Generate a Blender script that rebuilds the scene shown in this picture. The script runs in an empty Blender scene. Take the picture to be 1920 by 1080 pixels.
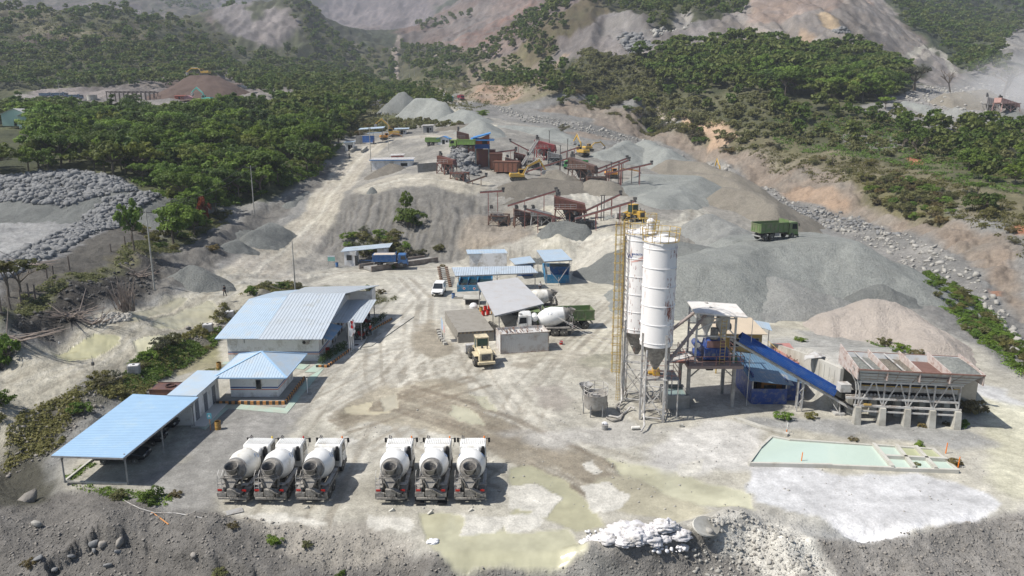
import bpy,math,random
import numpy as np
from mathutils import Vector,Matrix
PI=math.pi
scene=bpy.context.scene
# ------------------------------------------------------------------ camera, sky, sun, exposure
F=1400.0;CAMH=29.5;PITCH=math.radians(13.2)
cam_d=bpy.data.cameras.new("camera");cam=bpy.data.objects.new("camera",cam_d)
scene.collection.objects.link(cam);scene.camera=cam
cam.location=(0,0,CAMH);cam.rotation_euler=(math.pi/2-PITCH,0,0)
cam_d.sensor_width=36;cam_d.lens=F/1920*36
cam_d.clip_start=0.5;cam_d.clip_end=12000
world=bpy.data.worlds.new("World");scene.world=world;world.use_nodes=True
_wn=world.node_tree
_bg=_wn.nodes["Background"];_sky=_wn.nodes.new("ShaderNodeTexSky")
_sky.sky_type='NISHITA';_sky.sun_disc=False
SUN_EL=math.radians(54)
_sky.sun_elevation=SUN_EL;_sky.sun_rotation=math.radians(262)
_sky.air_density=1.0;_sky.dust_density=1.5
_wn.links.new(_sky.outputs[0],_bg.inputs[0]);_bg.inputs[1].default_value=0.078
sun_d=bpy.data.lights.new("sun",'SUN');sun_d.energy=4.1;sun_d.angle=math.radians(0.55)
sun_d.color=(1.0,0.95,0.87)
sun=bpy.data.objects.new("sun",sun_d);scene.collection.objects.link(sun)
_off=Vector((0.70,0.17,-1.0))
sun.rotation_euler=_off.to_track_quat('-Z','Y').to_euler()
sun.location=(-60,0,120)
scene.view_settings.view_transform='Standard';scene.view_settings.look='None'
HAZE=0.00014;scene.view_settings.exposure=0.62;scene.view_settings.gamma=1.0
scene.cycles.max_bounces=6;scene.cycles.volume_bounces=1
scene.cycles.transparent_max_bounces=6
# ------------------------------------------------------------------ pixel <-> world helpers (photo pixels, 1920 wide)
_cp,_sp=math.cos(PITCH),math.sin(PITCH)
def P(px,py,D):
 a=(px-960)/F;b=(540-py)/F
 t=D/(_cp+b*_sp)
 return(a*t,D,CAMH+t*(-_sp+b*_cp))
def G(px,py,h=0.0):
 a=(px-960)/F;b=(540-py)/F
 t=(CAMH-h)/(_sp-b*_cp)
 return(a*t,t*(_cp+b*_sp),h)
# ------------------------------------------------------------------ noise in numpy
def _h(ix,iy,s):
 n=(ix.astype(np.int64)*374761393+iy.astype(np.int64)*668265263+s*1442695041)&0xffffffff
 n=((n^(n>>13))*1274126177)&0xffffffff
 n=((n^(n>>16))*2246822519)&0xffffffff
 return((n^(n>>15))&0xffffff)/float(0xffffff)
def vn(x,y,s=0):
 x=np.asarray(x,float);y=np.asarray(y,float)
 fx=np.floor(x);fy=np.floor(y);tx=x-fx;ty=y-fy
 tx=tx*tx*tx*(tx*(tx*6-15)+10);ty=ty*ty*ty*(ty*(ty*6-15)+10)
 a=_h(fx,fy,s);b=_h(fx+1,fy,s);c=_h(fx,fy+1,s);d=_h(fx+1,fy+1,s)
 return(a*(1-tx)+b*tx)*(1-ty)+(c*(1-tx)+d*tx)*ty
def fbm(x,y,s=0,o=4,g=0.5):
 r=0;a=1;t=0
 for i in range(o):
  r=r+a*vn(np.asarray(x)*2**i+17.3*i,np.asarray(y)*2**i-9.1*i,s+i*7);t+=a;a*=g
 return r/t*2-1
def sm(a,b,x):
 t=np.clip((x-a)/(b-a),0,1);return t*t*(3-2*t)
# ------------------------------------------------------------------ tagging
LINK=scene.collection.objects.link
def tag(o,label=None,cat=None,group=None,kind=None):
 if label:o["label"]=label
 if cat:o["category"]=cat
 if group:o["group"]=group
 if kind:o["kind"]=kind
 return o
def thing(name,label,cat,loc=(0,0,0),rz=0.0,group=None,rx=0.0):
 o=bpy.data.objects.new(name,None);LINK(o)
 o.location=loc;o.rotation_euler=(rx,0,rz);o.empty_display_size=0.3
 return tag(o,label,cat,group)
def copy_tree(root,loc=None,rz=None,label=None,group=None,s=None):
 ch={}
 for o in bpy.data.objects:
  if o.parent:ch.setdefault(o.parent.name,[]).append(o)
 def rec(o,par):
  c=o.copy();LINK(c);c.parent=par
  for k in ch.get(o.name,[]):rec(k,c)
  return c
 r=rec(root,None)
 if loc is not None:r.location=loc
 if rz is not None:r.rotation_euler=(0,0,rz)
 if label:r["label"]=label
 if group:r["group"]=group
 if s:r.scale=(s,s,s)if not isinstance(s,tuple)else s
 return r
# ------------------------------------------------------------------ materials
MATS={}
def mat(name,col,rough=0.7,var=0.12,scale=1.5,metal=0.0,bump=0.0,dirt=None,dirtamt=0.35,dirtscale=0.7,spec=0.4,dirtstretch=1.0):
 if name in MATS:return MATS[name]
 m=bpy.data.materials.new(name);m.use_nodes=True;nt=m.node_tree;N=nt.nodes;L=nt.links
 bs=N["Principled BSDF"];bs.inputs["Roughness"].default_value=rough;bs.inputs["Metallic"].default_value=metal
 bs.inputs["Specular IOR Level"].default_value=spec
 tc0=N.new("ShaderNodeTexCoord");oi=N.new("ShaderNodeObjectInfo");om=N.new("ShaderNodeMath");om.operation='MULTIPLY';om.inputs[1].default_value=41;L.new(oi.outputs["Random"],om.inputs[0]);tc=N.new("ShaderNodeVectorMath");L.new(tc0.outputs["Object"],tc.inputs[0]);L.new(om.outputs[0],tc.inputs[1]);OC=tc.outputs[0]
 nz=N.new("ShaderNodeTexNoise");nz.inputs["Scale"].default_value=scale;nz.inputs["Detail"].default_value=6;nz.inputs["Roughness"].default_value=0.65
 L.new(OC,nz.inputs["Vector"])
 mr=N.new("ShaderNodeMapRange");mr.inputs[1].default_value=0.25;mr.inputs[2].default_value=0.75
 mr.inputs[3].default_value=1-var;mr.inputs[4].default_value=1+var;L.new(nz.outputs[0],mr.inputs[0])
 mx=N.new("ShaderNodeVectorMath");mx.operation='SCALE';mx.inputs[0].default_value=col[:3];L.new(mr.outputs[0],mx.inputs["Scale"])
 out=mx.outputs[0]
 if dirt:
  mp=N.new("ShaderNodeMapping");mp.inputs["Scale"].default_value=(1,1,dirtstretch);L.new(OC,mp.inputs[0])
  n2=N.new("ShaderNodeTexNoise");n2.inputs["Scale"].default_value=dirtscale;n2.inputs["Detail"].default_value=9;n2.inputs["Roughness"].default_value=0.72
  L.new(mp.outputs[0],n2.inputs["Vector"])
  r2=N.new("ShaderNodeMapRange");r2.inputs[1].default_value=0.62-dirtamt*0.45;r2.inputs[2].default_value=0.72-dirtamt*0.15;L.new(n2.outputs[0],r2.inputs[0])
  mm=N.new("ShaderNodeMix");mm.data_type='RGBA';L.new(r2.outputs[0],mm.inputs[0]);L.new(out,mm.inputs[6]);mm.inputs[7].default_value=(*dirt,1)
  out=mm.outputs[2]
 L.new(out,bs.inputs["Base Color"])
 if bump>0:
  bp=N.new("ShaderNodeBump");bp.inputs["Strength"].default_value=1.0;bp.inputs["Distance"].default_value=bump
  n3=N.new("ShaderNodeTexNoise");n3.inputs["Scale"].default_value=scale*4;n3.inputs["Detail"].default_value=5;L.new(OC,n3.inputs["Vector"])
  L.new(n3.outputs[0],bp.inputs["Height"]);L.new(bp.outputs[0],bs.inputs["Normal"])
 MATS[name]=m;return m
def corr_mat(name,col,period,axis=0,depth=0.03,rough=0.45,dirt=(0.35,0.33,0.3),dirtamt=0.2,var=0.06):
 """painted corrugated sheet: ribs run across 'axis'"""
 m=mat(name,col,rough,var,0.8,dirt=dirt,dirtamt=dirtamt,dirtscale=0.5)
 nt=m.node_tree;N=nt.nodes;L=nt.links;bs=N["Principled BSDF"]
 if "rib" in N:return m
 tc=N.new("ShaderNodeTexCoord");sx=N.new("ShaderNodeSeparateXYZ");sx.name="rib";L.new(tc.outputs["Object"],sx.inputs[0])
 mu=N.new("ShaderNodeMath");mu.operation='MULTIPLY';mu.inputs[1].default_value=2*PI/period;L.new(sx.outputs[axis],mu.inputs[0])
 sn=N.new("ShaderNodeMath");sn.operation='SINE';L.new(mu.outputs[0],sn.inputs[0])
 pw=N.new("ShaderNodeMapRange");pw.inputs[1].default_value=0.2;pw.inputs[2].default_value=0.8;L.new(sn.outputs[0],pw.inputs[0])
 bp=N.new("ShaderNodeBump");bp.inputs["Distance"].default_value=depth;L.new(pw.outputs[0],bp.inputs["Height"]);L.new(bp.outputs[0],bs.inputs["Normal"])
 return m
# ------------------------------------------------------------------ mesh builder
class MB:
 def __init__(s):s.v=[];s.f=[]
 def add(s,vs,fs):
  n=len(s.v);s.v+=[tuple(v)for v in vs];s.f+=[tuple(i+n for i in f)for f in fs];return s
 def box(s,x0,x1,y0,y1,z0,z1,M=None):
  vs=[Vector((x,y,z))for z in(z0,z1)for y in(y0,y1)for x in(x0,x1)]
  if M:vs=[M@v for v in vs]
  return s.add(vs,[(0,2,3,1),(4,5,7,6),(0,1,5,4),(2,6,7,3),(0,4,6,2),(1,3,7,5)])
 def boxc(s,c,d,rz=0):
  M=Matrix.Translation(c)@Matrix.Rotation(rz,4,'Z')
  return s.box(-d[0]/2,d[0]/2,-d[1]/2,d[1]/2,-d[2]/2,d[2]/2,M)
 def bar(s,a,b,w,h=None):
  a=Vector(a);b=Vector(b);d=b-a;L=d.length
  if L<1e-6:return s
  q=d.to_track_quat('Y','Z').to_matrix().to_4x4();M=Matrix.Translation(a)@q
  h=h or w
  return s.box(-w/2,w/2,0,L,-h/2,h/2,M)
 def cyl(s,a,b,r0,r1=None,n=12,cap=True):
  a=Vector(a);b=Vector(b);r1=r0 if r1 is None else r1;d=b-a
  q=d.to_track_quat('Z','Y').to_matrix()
  vs=[]
  for(c,r)in((a,r0),(b,r1)):
   for i in range(n):
    t=2*PI*i/n;vs.append(c+q@Vector((r*math.cos(t),r*math.sin(t),0)))
  fs=[(i,(i+1)%n,n+(i+1)%n,n+i)for i in range(n)]
  if cap:fs+=[tuple(range(n-1,-1,-1)),tuple(range(n,2*n))]
  return s.add(vs,fs)
 def tube(s,pts,r,n=8):
  for a,b in zip(pts[:-1],pts[1:]):s.cyl(a,b,r,r,n)
  return s
 def lathe(s,prof,a=(0,0,0),axis=(0,0,1),n=24,cap=True):
  """prof: (radius, height along axis)"""
  a=Vector(a);q=Vector(axis).normalized().to_track_quat('Z','Y').to_matrix();vs=[]
  for r,h in prof:
   for i in range(n):
    t=2*PI*i/n;vs.append(a+q@Vector((r*math.cos(t),r*math.sin(t),h)))
  fs=[]
  for k in range(len(prof)-1):
   for i in range(n):fs.append((k*n+i,k*n+(i+1)%n,(k+1)*n+(i+1)%n,(k+1)*n+i))
  if cap:fs+=[tuple(range(n-1,-1,-1)),tuple(range((len(prof)-1)*n,len(prof)*n))]
  return s.add(vs,fs)
 def prism(s,poly,a0,a1,axis='x'):
  """extrude 2D polygon along axis"""
  n=len(poly)
  def mk(u,v,w):
   return{'x':(w,u,v),'y':(u,w,v),'z':(u,v,w)}[axis]
  vs=[mk(u,v,a0)for u,v in poly]+[mk(u,v,a1)for u,v in poly]
  return s.add(vs,[(i,(i+1)%n,n+(i+1)%n,n+i)for i in range(n)]+[tuple(range(n-1,-1,-1)),tuple(range(n,2*n))])
 def slab(s,q,t):
  """quad (4 pts) thickened downward by t"""
  q=[Vector(p)for p in q];d=Vector((0,0,-t))
  vs=q+[p+d for p in q];return s.add(vs,[(0,1,2,3),(7,6,5,4),(0,4,5,1),(1,5,6,2),(2,6,7,3),(3,7,4,0)])
 def build(s,name,m,parent=None,smooth=False,bevel=0,label=None,cat=None,group=None,kind=None,fix=True,loc=None,rz=0):
  me=bpy.data.meshes.new(name);me.from_pydata(s.v,[],s.f);me.update()
  if fix:
   import bmesh
   bm=bmesh.new();bm.from_mesh(me);bmesh.ops.recalc_face_normals(bm,faces=bm.faces);bm.to_mesh(me);bm.free()
  o=bpy.data.objects.new(name,me);LINK(o)
  if m:me.materials.append(m)
  if smooth:
   me.polygons.foreach_set("use_smooth",[True]*len(me.polygons))
   try:me.set_sharp_from_angle(angle=math.radians(40))
   except Exception:pass
  if bevel:
   b=o.modifiers.new("bevel",'BEVEL');b.width=bevel;b.segments=2;b.limit_method='ANGLE'
  if parent:o.parent=parent
  if loc:o.location=loc
  if rz:o.rotation_euler=(0,0,rz)
  return tag(o,label,cat,group,kind)
def npmesh(name,V,Fq,m,parent=None,smooth=False,nper=4):
 """fast mesh from numpy arrays; Fq (n,nper)"""
 me=bpy.data.meshes.new(name);V=np.asarray(V,np.float32);Fq=np.asarray(Fq,np.int32)
 me.vertices.add(len(V));me.vertices.foreach_set("co",V.ravel())
 me.loops.add(Fq.size);me.loops.foreach_set("vertex_index",Fq.ravel())
 me.polygons.add(len(Fq));me.polygons.foreach_set("loop_start",np.arange(0,Fq.size,nper,dtype=np.int32))
 try:me.polygons.foreach_set("loop_total",np.full(len(Fq),nper,np.int32))
 except Exception:pass
 if smooth:me.polygons.foreach_set("use_smooth",np.ones(len(Fq),bool))
 me.update(calc_edges=True);me.validate()
 if m:me.materials.append(m)
 o=bpy.data.objects.new(name,me);LINK(o)
 if parent:o.parent=parent
 return o
# ------------------------------------------------------------------ terrain heights
CP=[]
def cp(px,py,D=None,z=None):
 w=P(px,py,D)if D is not None else G(px,py,z);CP.append(w)
for py in(950,860,770,700,640):
 for px in(560,760,960,1160,1360,1560,1760):cp(px,py,z=0)
for px in(700,850,1000,1150,1300):cp(px,590,z=0);cp(px,540,z=0)
for px,py in((300,920),(200,890),(330,800),(430,740),(1900,900),(1900,800),(1880,720),(1500,590),(1640,600),(620,560),(560,545),(700,500),(850,495),(1000,500),(1080,505),(480,650)):cp(px,py,z=0)
for px in(-300,0,250,500,800,1100,1400,1700,2000,2300):
 cp(px,1085,z=-1.6);x=(px-960)/1400
 for D,zz in((37,-5),(22,-10)):CP.append((x*D*1.2,D,zz))
for px in(0,200,380):cp(px,985,z=0.5)
for px,py in((0,880),(60,930),(-250,860)):cp(px,py,z=-1.6)
for px,py in((100,842),(240,745),(330,690),(410,640),(430,600)):cp(px,py,z=0.1)
for px,py in((-250,860),(0,770),(170,712),(300,640),(420,568),(500,545)):cp(px,py,z=2.6)
for px,py in((-250,760),(0,690),(100,655),(280,570),(360,530),(200,650),(400,540)):cp(px,py,z=2.6)
for px,py,z in((470,505,2.2),(530,500,1.5),(560,520,0.8)):cp(px,py,z=z)
for px,py,D in((520,460,153),(560,425,164),(600,390,178),(650,350,200),(665,300,238),(700,265,275),(480,440,160),(540,395,178),(600,350,200),(630,310,230)):cp(px,py,D=D)
for px,py,z in((-250,640,8.5),(0,582,8),(130,522,8),(250,458,8),(0,480,8.5),(-250,480,9),(100,430,8.5),(0,400,9),(200,400,9),(300,400,9),(380,425,7),(330,470,5)):cp(px,py,z=z)
for px,py,D in((450,380,180),(550,325,205),(600,285,240),(640,258,275),(0,330,172),(-300,330,172),(200,335,178),(350,300,205),(200,278,225),(300,235,285),(0,240,270),(-300,240,280),(400,255,270),(500,250,280),(470,205,350),(600,225,320),(380,222,365),(300,225,370),(200,222,365),(100,206,380),(-300,200,400),(300,187,430),(100,187,430),(440,180,440),(560,180,450)):cp(px,py,D=D)
for px,py,D in((200,155,560),(400,150,560),(0,150,560),(-400,150,560),(200,60,700),(0,20,760),(-400,-20,800),(100,30,760),(200,28,760),(300,50,760),(400,85,740),(470,140,700),(300,60,900),(100,60,950),(-400,60,1000),(300,20,1500),(100,12,1500),(-500,0,1500)):cp(px,py,D=D)
for px,py,D in((500,60,850),(560,-10,950),(600,60,900),(650,125,850),(450,20,900),(700,180,750),(560,150,650),(700,230,335),(620,190,500),(800,210,370),(760,180,500),(780,140,700),(745,100,1000),(700,75,1400),(800,60,1500),(700,0,2200),(500,0,2100),(850,0,1900),(600,-200,2900),(0,-200,2600),(1000,-220,2400),(-900,-200,2600),(1500,-220,2200),(2000,-240,2200),(2900,-240,2200)):cp(px,py,D=D)
for px,py,D in((850,60,1000),(950,10,1050),(1000,-100,1300),(870,110,700),(850,150,560),(960,100,560),(1020,50,600),(900,170,470),(1080,0,650),(1150,40,580),(1250,10,640),(1170,30,570),(1100,95,490),(1050,125,450),(1200,95,480),(1300,70,520),(1000,165,430),(930,200,430),(1350,90,480),(1280,20,600),(1300,-60,800),(1400,20,640)):cp(px,py,D=D)
for px,py,D in((1500,10,600),(1600,5,610),(1500,-60,700),(1440,60,540),(1560,60,530),(1650,90,520),(1500,110,470),(1700,140,500),(1780,140,520),(1400,110,450),(1600,140,430),(1300,130,430),(1850,60,900),(1800,120,640),(1900,150,560),(1900,90,620),(1700,0,900),(2300,60,800),(2400,150,500)):cp(px,py,D=D)
for px,py,D in((1100,180,430),(1200,165,400),(1300,180,370),(1400,190,345),(1550,200,330),(1680,195,330),(1850,195,350),(1900,230,310),(1700,240,300),(1500,250,310),(1350,225,350),(1250,215,385),(1800,260,280),(1900,290,245),(1700,300,250),(1550,290,275),(1450,270,300),(2300,260,260)):cp(px,py,D=D)
for px,py,z in((1900,620,-3),(1830,560,-3),(1760,530,-3),(1700,490,-2.6),(1640,450,-2.2),(1560,420,-2),(2200,760,-3.5)):cp(px,py,z=z)
for px,py,D in((1480,380,240),(1420,350,275),(1320,308,330),(1230,268,385),(1130,240,440),(1050,225,490),(960,200,560),(880,195,600)):cp(px,py,D=D)
for px,py,D in((1590,335,232),(1500,310,262),(1420,285,292),(1700,360,208),(1800,400,180),(1850,430,166),(1900,470,150),(1380,262,325),(1300,235,360),(1200,205,400),(1100,200,440),(2200,520,130)):cp(px,py,D=D)
for px,py,z in((1760,585,0.4),(1850,650,0.2),(1910,700,0.2),(1715,545,0.6),(1650,560,0.3),(2150,850,0.0),(2400,950,0.0)):cp(px,py,z=z)
for px,py,D in((600,470,155),(650,484,150),(800,484,150),(960,474,146),(1010,460,147),(1060,438,150),(1110,436,150),(1000,420,156)):cp(px,py,D=D)
for px,py,D in((650,362,181),(720,348,183),(800,345,184),(870,350,182),(920,375,176),(960,410,167),(1000,435,156),(600,400,172),(760,320,200),(860,310,205),(760,300,225),(840,275,228),(930,280,232),(740,262,265),(820,245,290),(950,240,290),(1000,252,290),(900,330,200),(960,350,185),(1060,410,158),(1130,410,158),(1000,380,172),(1100,350,190),(1200,415,152),(1050,450,146),(1150,445,145),(1100,300,230),(1060,270,270),(1150,290,250),(1250,330,215),(1350,340,230),(1300,400,165),(1400,400,172),(1480,440,160),(1200,480,136),(1550,470,150),(900,225,330),(840,200,380),(860,215,350)):cp(px,py,D=D)
CPA=np.array(CP)
def _warp(X,Y):return X/Y*1.6,np.log(Y)
_cu,_cv=_warp(CPA[:,0],CPA[:,1])
_n=len(CPA);_R=np.hypot(_cu[:,None]-_cu[None],_cv[:,None]-_cv[None])
_A=np.zeros((_n+3,_n+3));_A[:_n,:_n]=_R-0.004*np.eye(_n)
_A[:_n,_n]=1;_A[:_n,_n+1]=_cu;_A[:_n,_n+2]=_cv;_A[_n:,:_n]=_A[:_n,_n:].T
_W=np.linalg.solve(_A,np.concatenate([CPA[:,2],np.zeros(3)]))
def h_rbf(X,Y):
 u,v=_warp(X,Y);sh=u.shape;u=u.ravel();v=v.ravel();r=np.zeros(u.size)
 for s in range(0,u.size,60000):
  uu=u[s:s+60000];vv=v[s:s+60000]
  R=np.sqrt((uu[:,None]-_cu[None])**2+(vv[:,None]-_cv[None])**2)
  r[s:s+60000]=R@_W[:_n]+_W[_n]+_W[_n+1]*uu+_W[_n+2]*vv
 return r.reshape(sh)
NU,ND=1000,900
U0,U1,D0,D1=-1.0,1.0,20.0,3400.0
us=np.linspace(U0,U1,NU);ds=np.exp(np.linspace(math.log(D0),math.log(D1),ND))
_cus=np.linspace(U0,U1,251);_cds=np.exp(np.linspace(math.log(D0),math.log(D1),301))
_CX,_CY=np.meshgrid(_cus,_cds);_CH=h_rbf(_CX*_CY,_CY)
def bil(grid,nu,nd,X,Y):
 u=(np.asarray(X)/Y-U0)/(U1-U0)*(nu-1);v=(np.log(Y)-math.log(D0))/(math.log(D1)-math.log(D0))*(nd-1)
 u=np.clip(u,0,nu-1.001);v=np.clip(v,0,nd-1.001);i=u.astype(int);j=v.astype(int);a=u-i;b=v-j
 return(grid[j,i]*(1-a)+grid[j,i+1]*a)*(1-b)+(grid[j+1,i]*(1-a)+grid[j+1,i+1]*a)*b
UU,DD=np.meshgrid(us,ds);TX=UU*DD;TY=DD.copy()
TZ=bil(_CH,251,301,TX,TY)
def hcoarse(x,y):return float(bil(_CH,251,301,np.array([x]),np.array([y]))[0])
def _march(px,py,hf):
 a=(px-960)/F;b=(540-py)/F;k=_cp+b*_sp;s=(-_sp+b*_cp)/k
 Y=np.exp(np.linspace(math.log(22),math.log(3300),2600));X=a/k*Y;Z=CAMH+s*Y
 d=Z-hf(X,Y);idx=np.where(d<=0)[0]
 i=idx[0]if len(idx)else len(Y)-1
 if i==0:return(X[0],Y[0],Z[0])
 t=d[i-1]/(d[i-1]-d[i]+1e-9);y=Y[i-1]+(Y[i]-Y[i-1])*t
 return(a/k*y,y,CAMH+s*y)
_hc=lambda X,Y:bil(_CH,251,301,X,Y)
def W2(pts):return[_march(p[0],p[1],_hc)[:2]for p in pts]
def pmask(poly,soft=1.0,noise=0.0,nscale=0.2,seed=1,X=None,Y=None):
 """1 inside the ground polygon, fading over 'soft' metres, edge wobbled by noise"""
 X=TX if X is None else X;Y=TY if Y is None else Y
 p=np.array(poly);m=soft+abs(noise)*1.2
 bb=(X>p[:,0].min()-m)&(X<p[:,0].max()+m)&(Y>p[:,1].min()-m)&(Y<p[:,1].max()+m)
 out=np.zeros(X.shape);x=X[bb];y=Y[bb]
 if x.size==0:return out
 d2=np.full(x.shape,1e18);ins=np.zeros(x.shape,bool);n=len(p)
 for i in range(n):
  ax,ay=p[i];bx,by=p[(i+1)%n];dx,dy=bx-ax,by-ay
  t=np.clip(((x-ax)*dx+(y-ay)*dy)/(dx*dx+dy*dy+1e-12),0,1)
  d2=np.minimum(d2,(x-ax-t*dx)**2+(y-ay-t*dy)**2)
  c=((ay>y)!=(by>y))&(x<(bx-ax)*(y-ay)/(by-ay+1e-12)+ax);ins^=c
 sd=np.where(ins,1,-1)*np.sqrt(d2)
 if noise:sd=sd+noise*fbm(x*nscale,y*nscale,seed,4)
 out[bb]=sm(-soft/2,soft/2,sd);return out
def lmask(pts,w,soft=0.5,noise=0.0,nscale=0.3,seed=3,X=None,Y=None):
 X=TX if X is None else X;Y=TY if Y is None else Y
 p=np.array(pts);m=w+soft+noise*1.2
 bb=(X>p[:,0].min()-m)&(X<p[:,0].max()+m)&(Y>p[:,1].min()-m)&(Y<p[:,1].max()+m)
 out=np.zeros(X.shape);x=X[bb];y=Y[bb]
 if x.size==0:return out
 d2=np.full(x.shape,1e18)
 for i in range(len(p)-1):
  ax,ay=p[i];bx,by=p[i+1];dx,dy=bx-ax,by-ay
  t=np.clip(((x-ax)*dx+(y-ay)*dy)/(dx*dx+dy*dy+1e-12),0,1)
  d2=np.minimum(d2,(x-ax-t*dx)**2+(y-ay-t*dy)**2)
 d=np.sqrt(d2)
 if noise:d=d+noise*fbm(x*nscale,y*nscale,seed,3)
 out[bb]=1-sm(w-soft/2,w+soft/2,d);return out
YARD=[G(*p)[:2]for p in((118,905),(300,955),(430,975),(620,985),(770,1012),(800,1052),(1110,1054),(1300,1022),(1450,960),(1700,985),(1850,955),(2100,960),(2100,800),(1900,705),(1830,650),(1700,590),(1500,585),(1200,545),(1060,500),(900,492),(640,505),(570,535),(720,560),(700,590),(430,625),(330,705),(112,870))]
ym=pmask(YARD,2.2,0.5,0.15);TZ=TZ*(1-ym)
def berm(pts,h,w,z=0,seed=5):
 global TZ
 L=[G(p[0],p[1],z)[:2]for p in pts]
 TZ=TZ+h*lmask(L,w*0.3,w*1.4,w*0.5,0.35,seed)*(0.8+0.35*fbm(TX*0.5,TY*0.5,seed+3))
berm([(-60,975),(100,985),(250,970),(450,985),(640,1000),(750,1030)],0.7,1.3)
berm([(1120,1050),(1300,1010),(1390,985),(1450,1000),(1520,1060)],1.7,2.6,0,8)
berm([(1500,1010),(1640,1010),(1800,985),(1990,975)],0.9,1.6,0,9)
berm([(380,470),(440,435),(500,400),(560,370)],1.8,4,5,12)
berm([(300,560),(345,530),(385,515)],1.7,3.0,3,14)
berm([(0,660),(60,645),(140,600),(230,580)],1.2,2.5,3,15)
off=1-ym
_rx=sm(31.2,33.4,TX+0*(TY-71)*.2)*(1-sm(44.5,50,TX));_ry=np.clip((94-TY)/17,0,1)*(TY>71.6)
TZ+=4.15*sm(0,1,_ry)*_rx
_lg=pmask([G(*p)[:2]for p in((90,1035),(150,1012),(185,1000),(235,998),(280,1012),(335,1022),(420,1035),(480,1040),(520,1100),(60,1100))],0.35,0.6,0.8)
TZ-=0.95*_lg
near=np.exp(-TY/160.0)
TZ+=off*(0.35*fbm(TX*0.35,TY*0.35,21,4)+0.14*fbm(TX*1.4,TY*1.4,22,3))*np.clip(1.2-near*0.3,0,1.2)
TZ+=ym*0.05*fbm(TX*0.15,TY*0.15,23,3)
far=sm(250,520,TY)
gx=TX*0.035;gy=TY*0.012
ridged=1-np.abs(fbm(TX*0.03,TY*0.010,31,5))*2.2
TZ+=far*(5.0*fbm(TX*0.016,TY*0.011,32,4)+4.5*ridged*sm(300,600,TY)+2.2*(1-np.abs(fbm(TX*0.075,TY*0.03,38,4))*2.5)*sm(330,520,TY))
TZ+=sm(360,560,TY)*1.3*fbm(TX*0.22,TY*0.10,39,4)
TZ+=sm(900,1600,TY)*26*fbm(TX*0.005,TY*0.0035,35,5)
GUL=W2([(600,470),(660,365),(870,352),(950,395),(1010,450),(960,478),(800,484)])
gm=pmask(GUL,6)
TZ+=gm*1.1*fbm(TX*0.08,TY*0.08,44,3)
_gw=TX*0.95+1.6*fbm(TX*0.07,TY*0.12,46,3)
GV=np.clip(1-np.abs(fbm(_gw,TY*0.05+0.15*_gw,41,4))*3.6,0,1)*sm(-0.35,0.35,fbm(TX*0.09,TY*0.07,47,2)+0.1)
TZ-=gm*0.5*GV
BANK=W2([(1000,205),(1100,190),(1200,235),(1330,270),(1440,300),(1560,320),(1700,370),(1850,430),(1920,470),(1920,600),(1840,505),(1740,445),(1560,392),(1440,350),(1300,290),(1150,235)])
bm_=pmask(BANK,5)
TZ-=bm_*1.6*np.clip(1-np.abs(fbm(TX*0.16,TY*0.16,43,4))*2.6,0,1)
LB=W2([(0,585),(130,525),(250,462),(350,480),(420,480),(360,530),(280,568),(100,655),(0,690)])
lb=pmask(LB,3)
TZ+=lb*0.7*fbm(TX*0.45,TY*0.45,45,4)
for pts,dz in((((1100,110),(1130,45),(1180,35),(1225,80),(1215,108),(1150,108)),-7),(((1245,65),(1255,30),(1290,20),(1298,50),(1280,68)),-7)):
 TZ+=dz*pmask(W2(pts),10)
def hz(x,y):return float(bil(TZ,NU,ND,np.array([x]),np.array([y]))[0])
def hzv(X,Y):return bil(TZ,NU,ND,X,Y)
def GP(px,py):return _march(px,py,hzv)
def on(x,y,dz=0.0):return(x,y,hz(x,y)+dz)
# ------------------------------------------------------------------ what covers the ground (albedo, pebbles, wetness)
n1=fbm(TX*0.02,TY*0.02,51,5);n2=fbm(TX*0.12,TY*0.12,52,5);n3=fbm(TX*0.6,TY*0.6,53,4);n4=fbm(TX*2.2,TY*2.2,54,3)
COL=np.zeros(TX.shape+(3,));PEB=np.zeros(TX.shape);WET=np.zeros(TX.shape)
def lay(m,c,peb=None,wet=None,c2=None,nn=None):
 global COL,PEB,WET
 c=np.array(c)
 if c2 is not None:
  t=np.clip(0.5+0.9*(n2 if nn is None else nn),0,1)[...,None];cc=c*(1-t)+np.array(c2)*t
 else:cc=c
 COL=COL*(1-m[...,None])+cc*m[...,None]
 if peb is not None:PEB=PEB*(1-m)+peb*m
 if wet is not None:WET=WET*(1-m)+wet*m
ONE=np.ones(TX.shape)
DUST=(0.39,0.368,0.30);DUST2=(0.33,0.315,0.275);GREY=(0.225,0.225,0.215);GREY2=(0.165,0.16,0.15);TAN=(0.235,0.19,0.15);TAN2=(0.175,0.155,0.13)
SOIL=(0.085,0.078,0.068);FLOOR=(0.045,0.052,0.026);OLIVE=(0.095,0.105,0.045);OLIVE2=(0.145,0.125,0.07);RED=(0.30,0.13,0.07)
lay(ONE,GREY,0.5,0,GREY2)
farm=sm(480,620,TY)
lay(farm,(0.17,0.15,0.145),0.2,0,(0.22,0.175,0.16),n1)
lay(farm*sm(-0.15,0.15,fbm(TX*0.006,TY*0.0035,60,5)),(0.05,0.065,0.04),0.1,0,(0.08,0.085,0.05))
def area(pts,c,c2=None,soft=4,noise=4,ns=0.08,peb=None,seed=1,amt=1.0,nn=None):
 lay(pmask(W2(pts),soft,noise,ns,seed)*amt,c,peb,0,c2,nn)
area([(580,-40),(760,-40),(960,-40),(760,55),(745,48),(680,50),(610,45)],(0.17,0.15,0.155),(0.21,0.175,0.17),20,20,0.02)
area([(0,-20),(600,-20),(560,20),(300,30),(0,20)],(0.09,0.10,0.07),(0.17,0.14,0.12),20,30,0.02)
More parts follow.
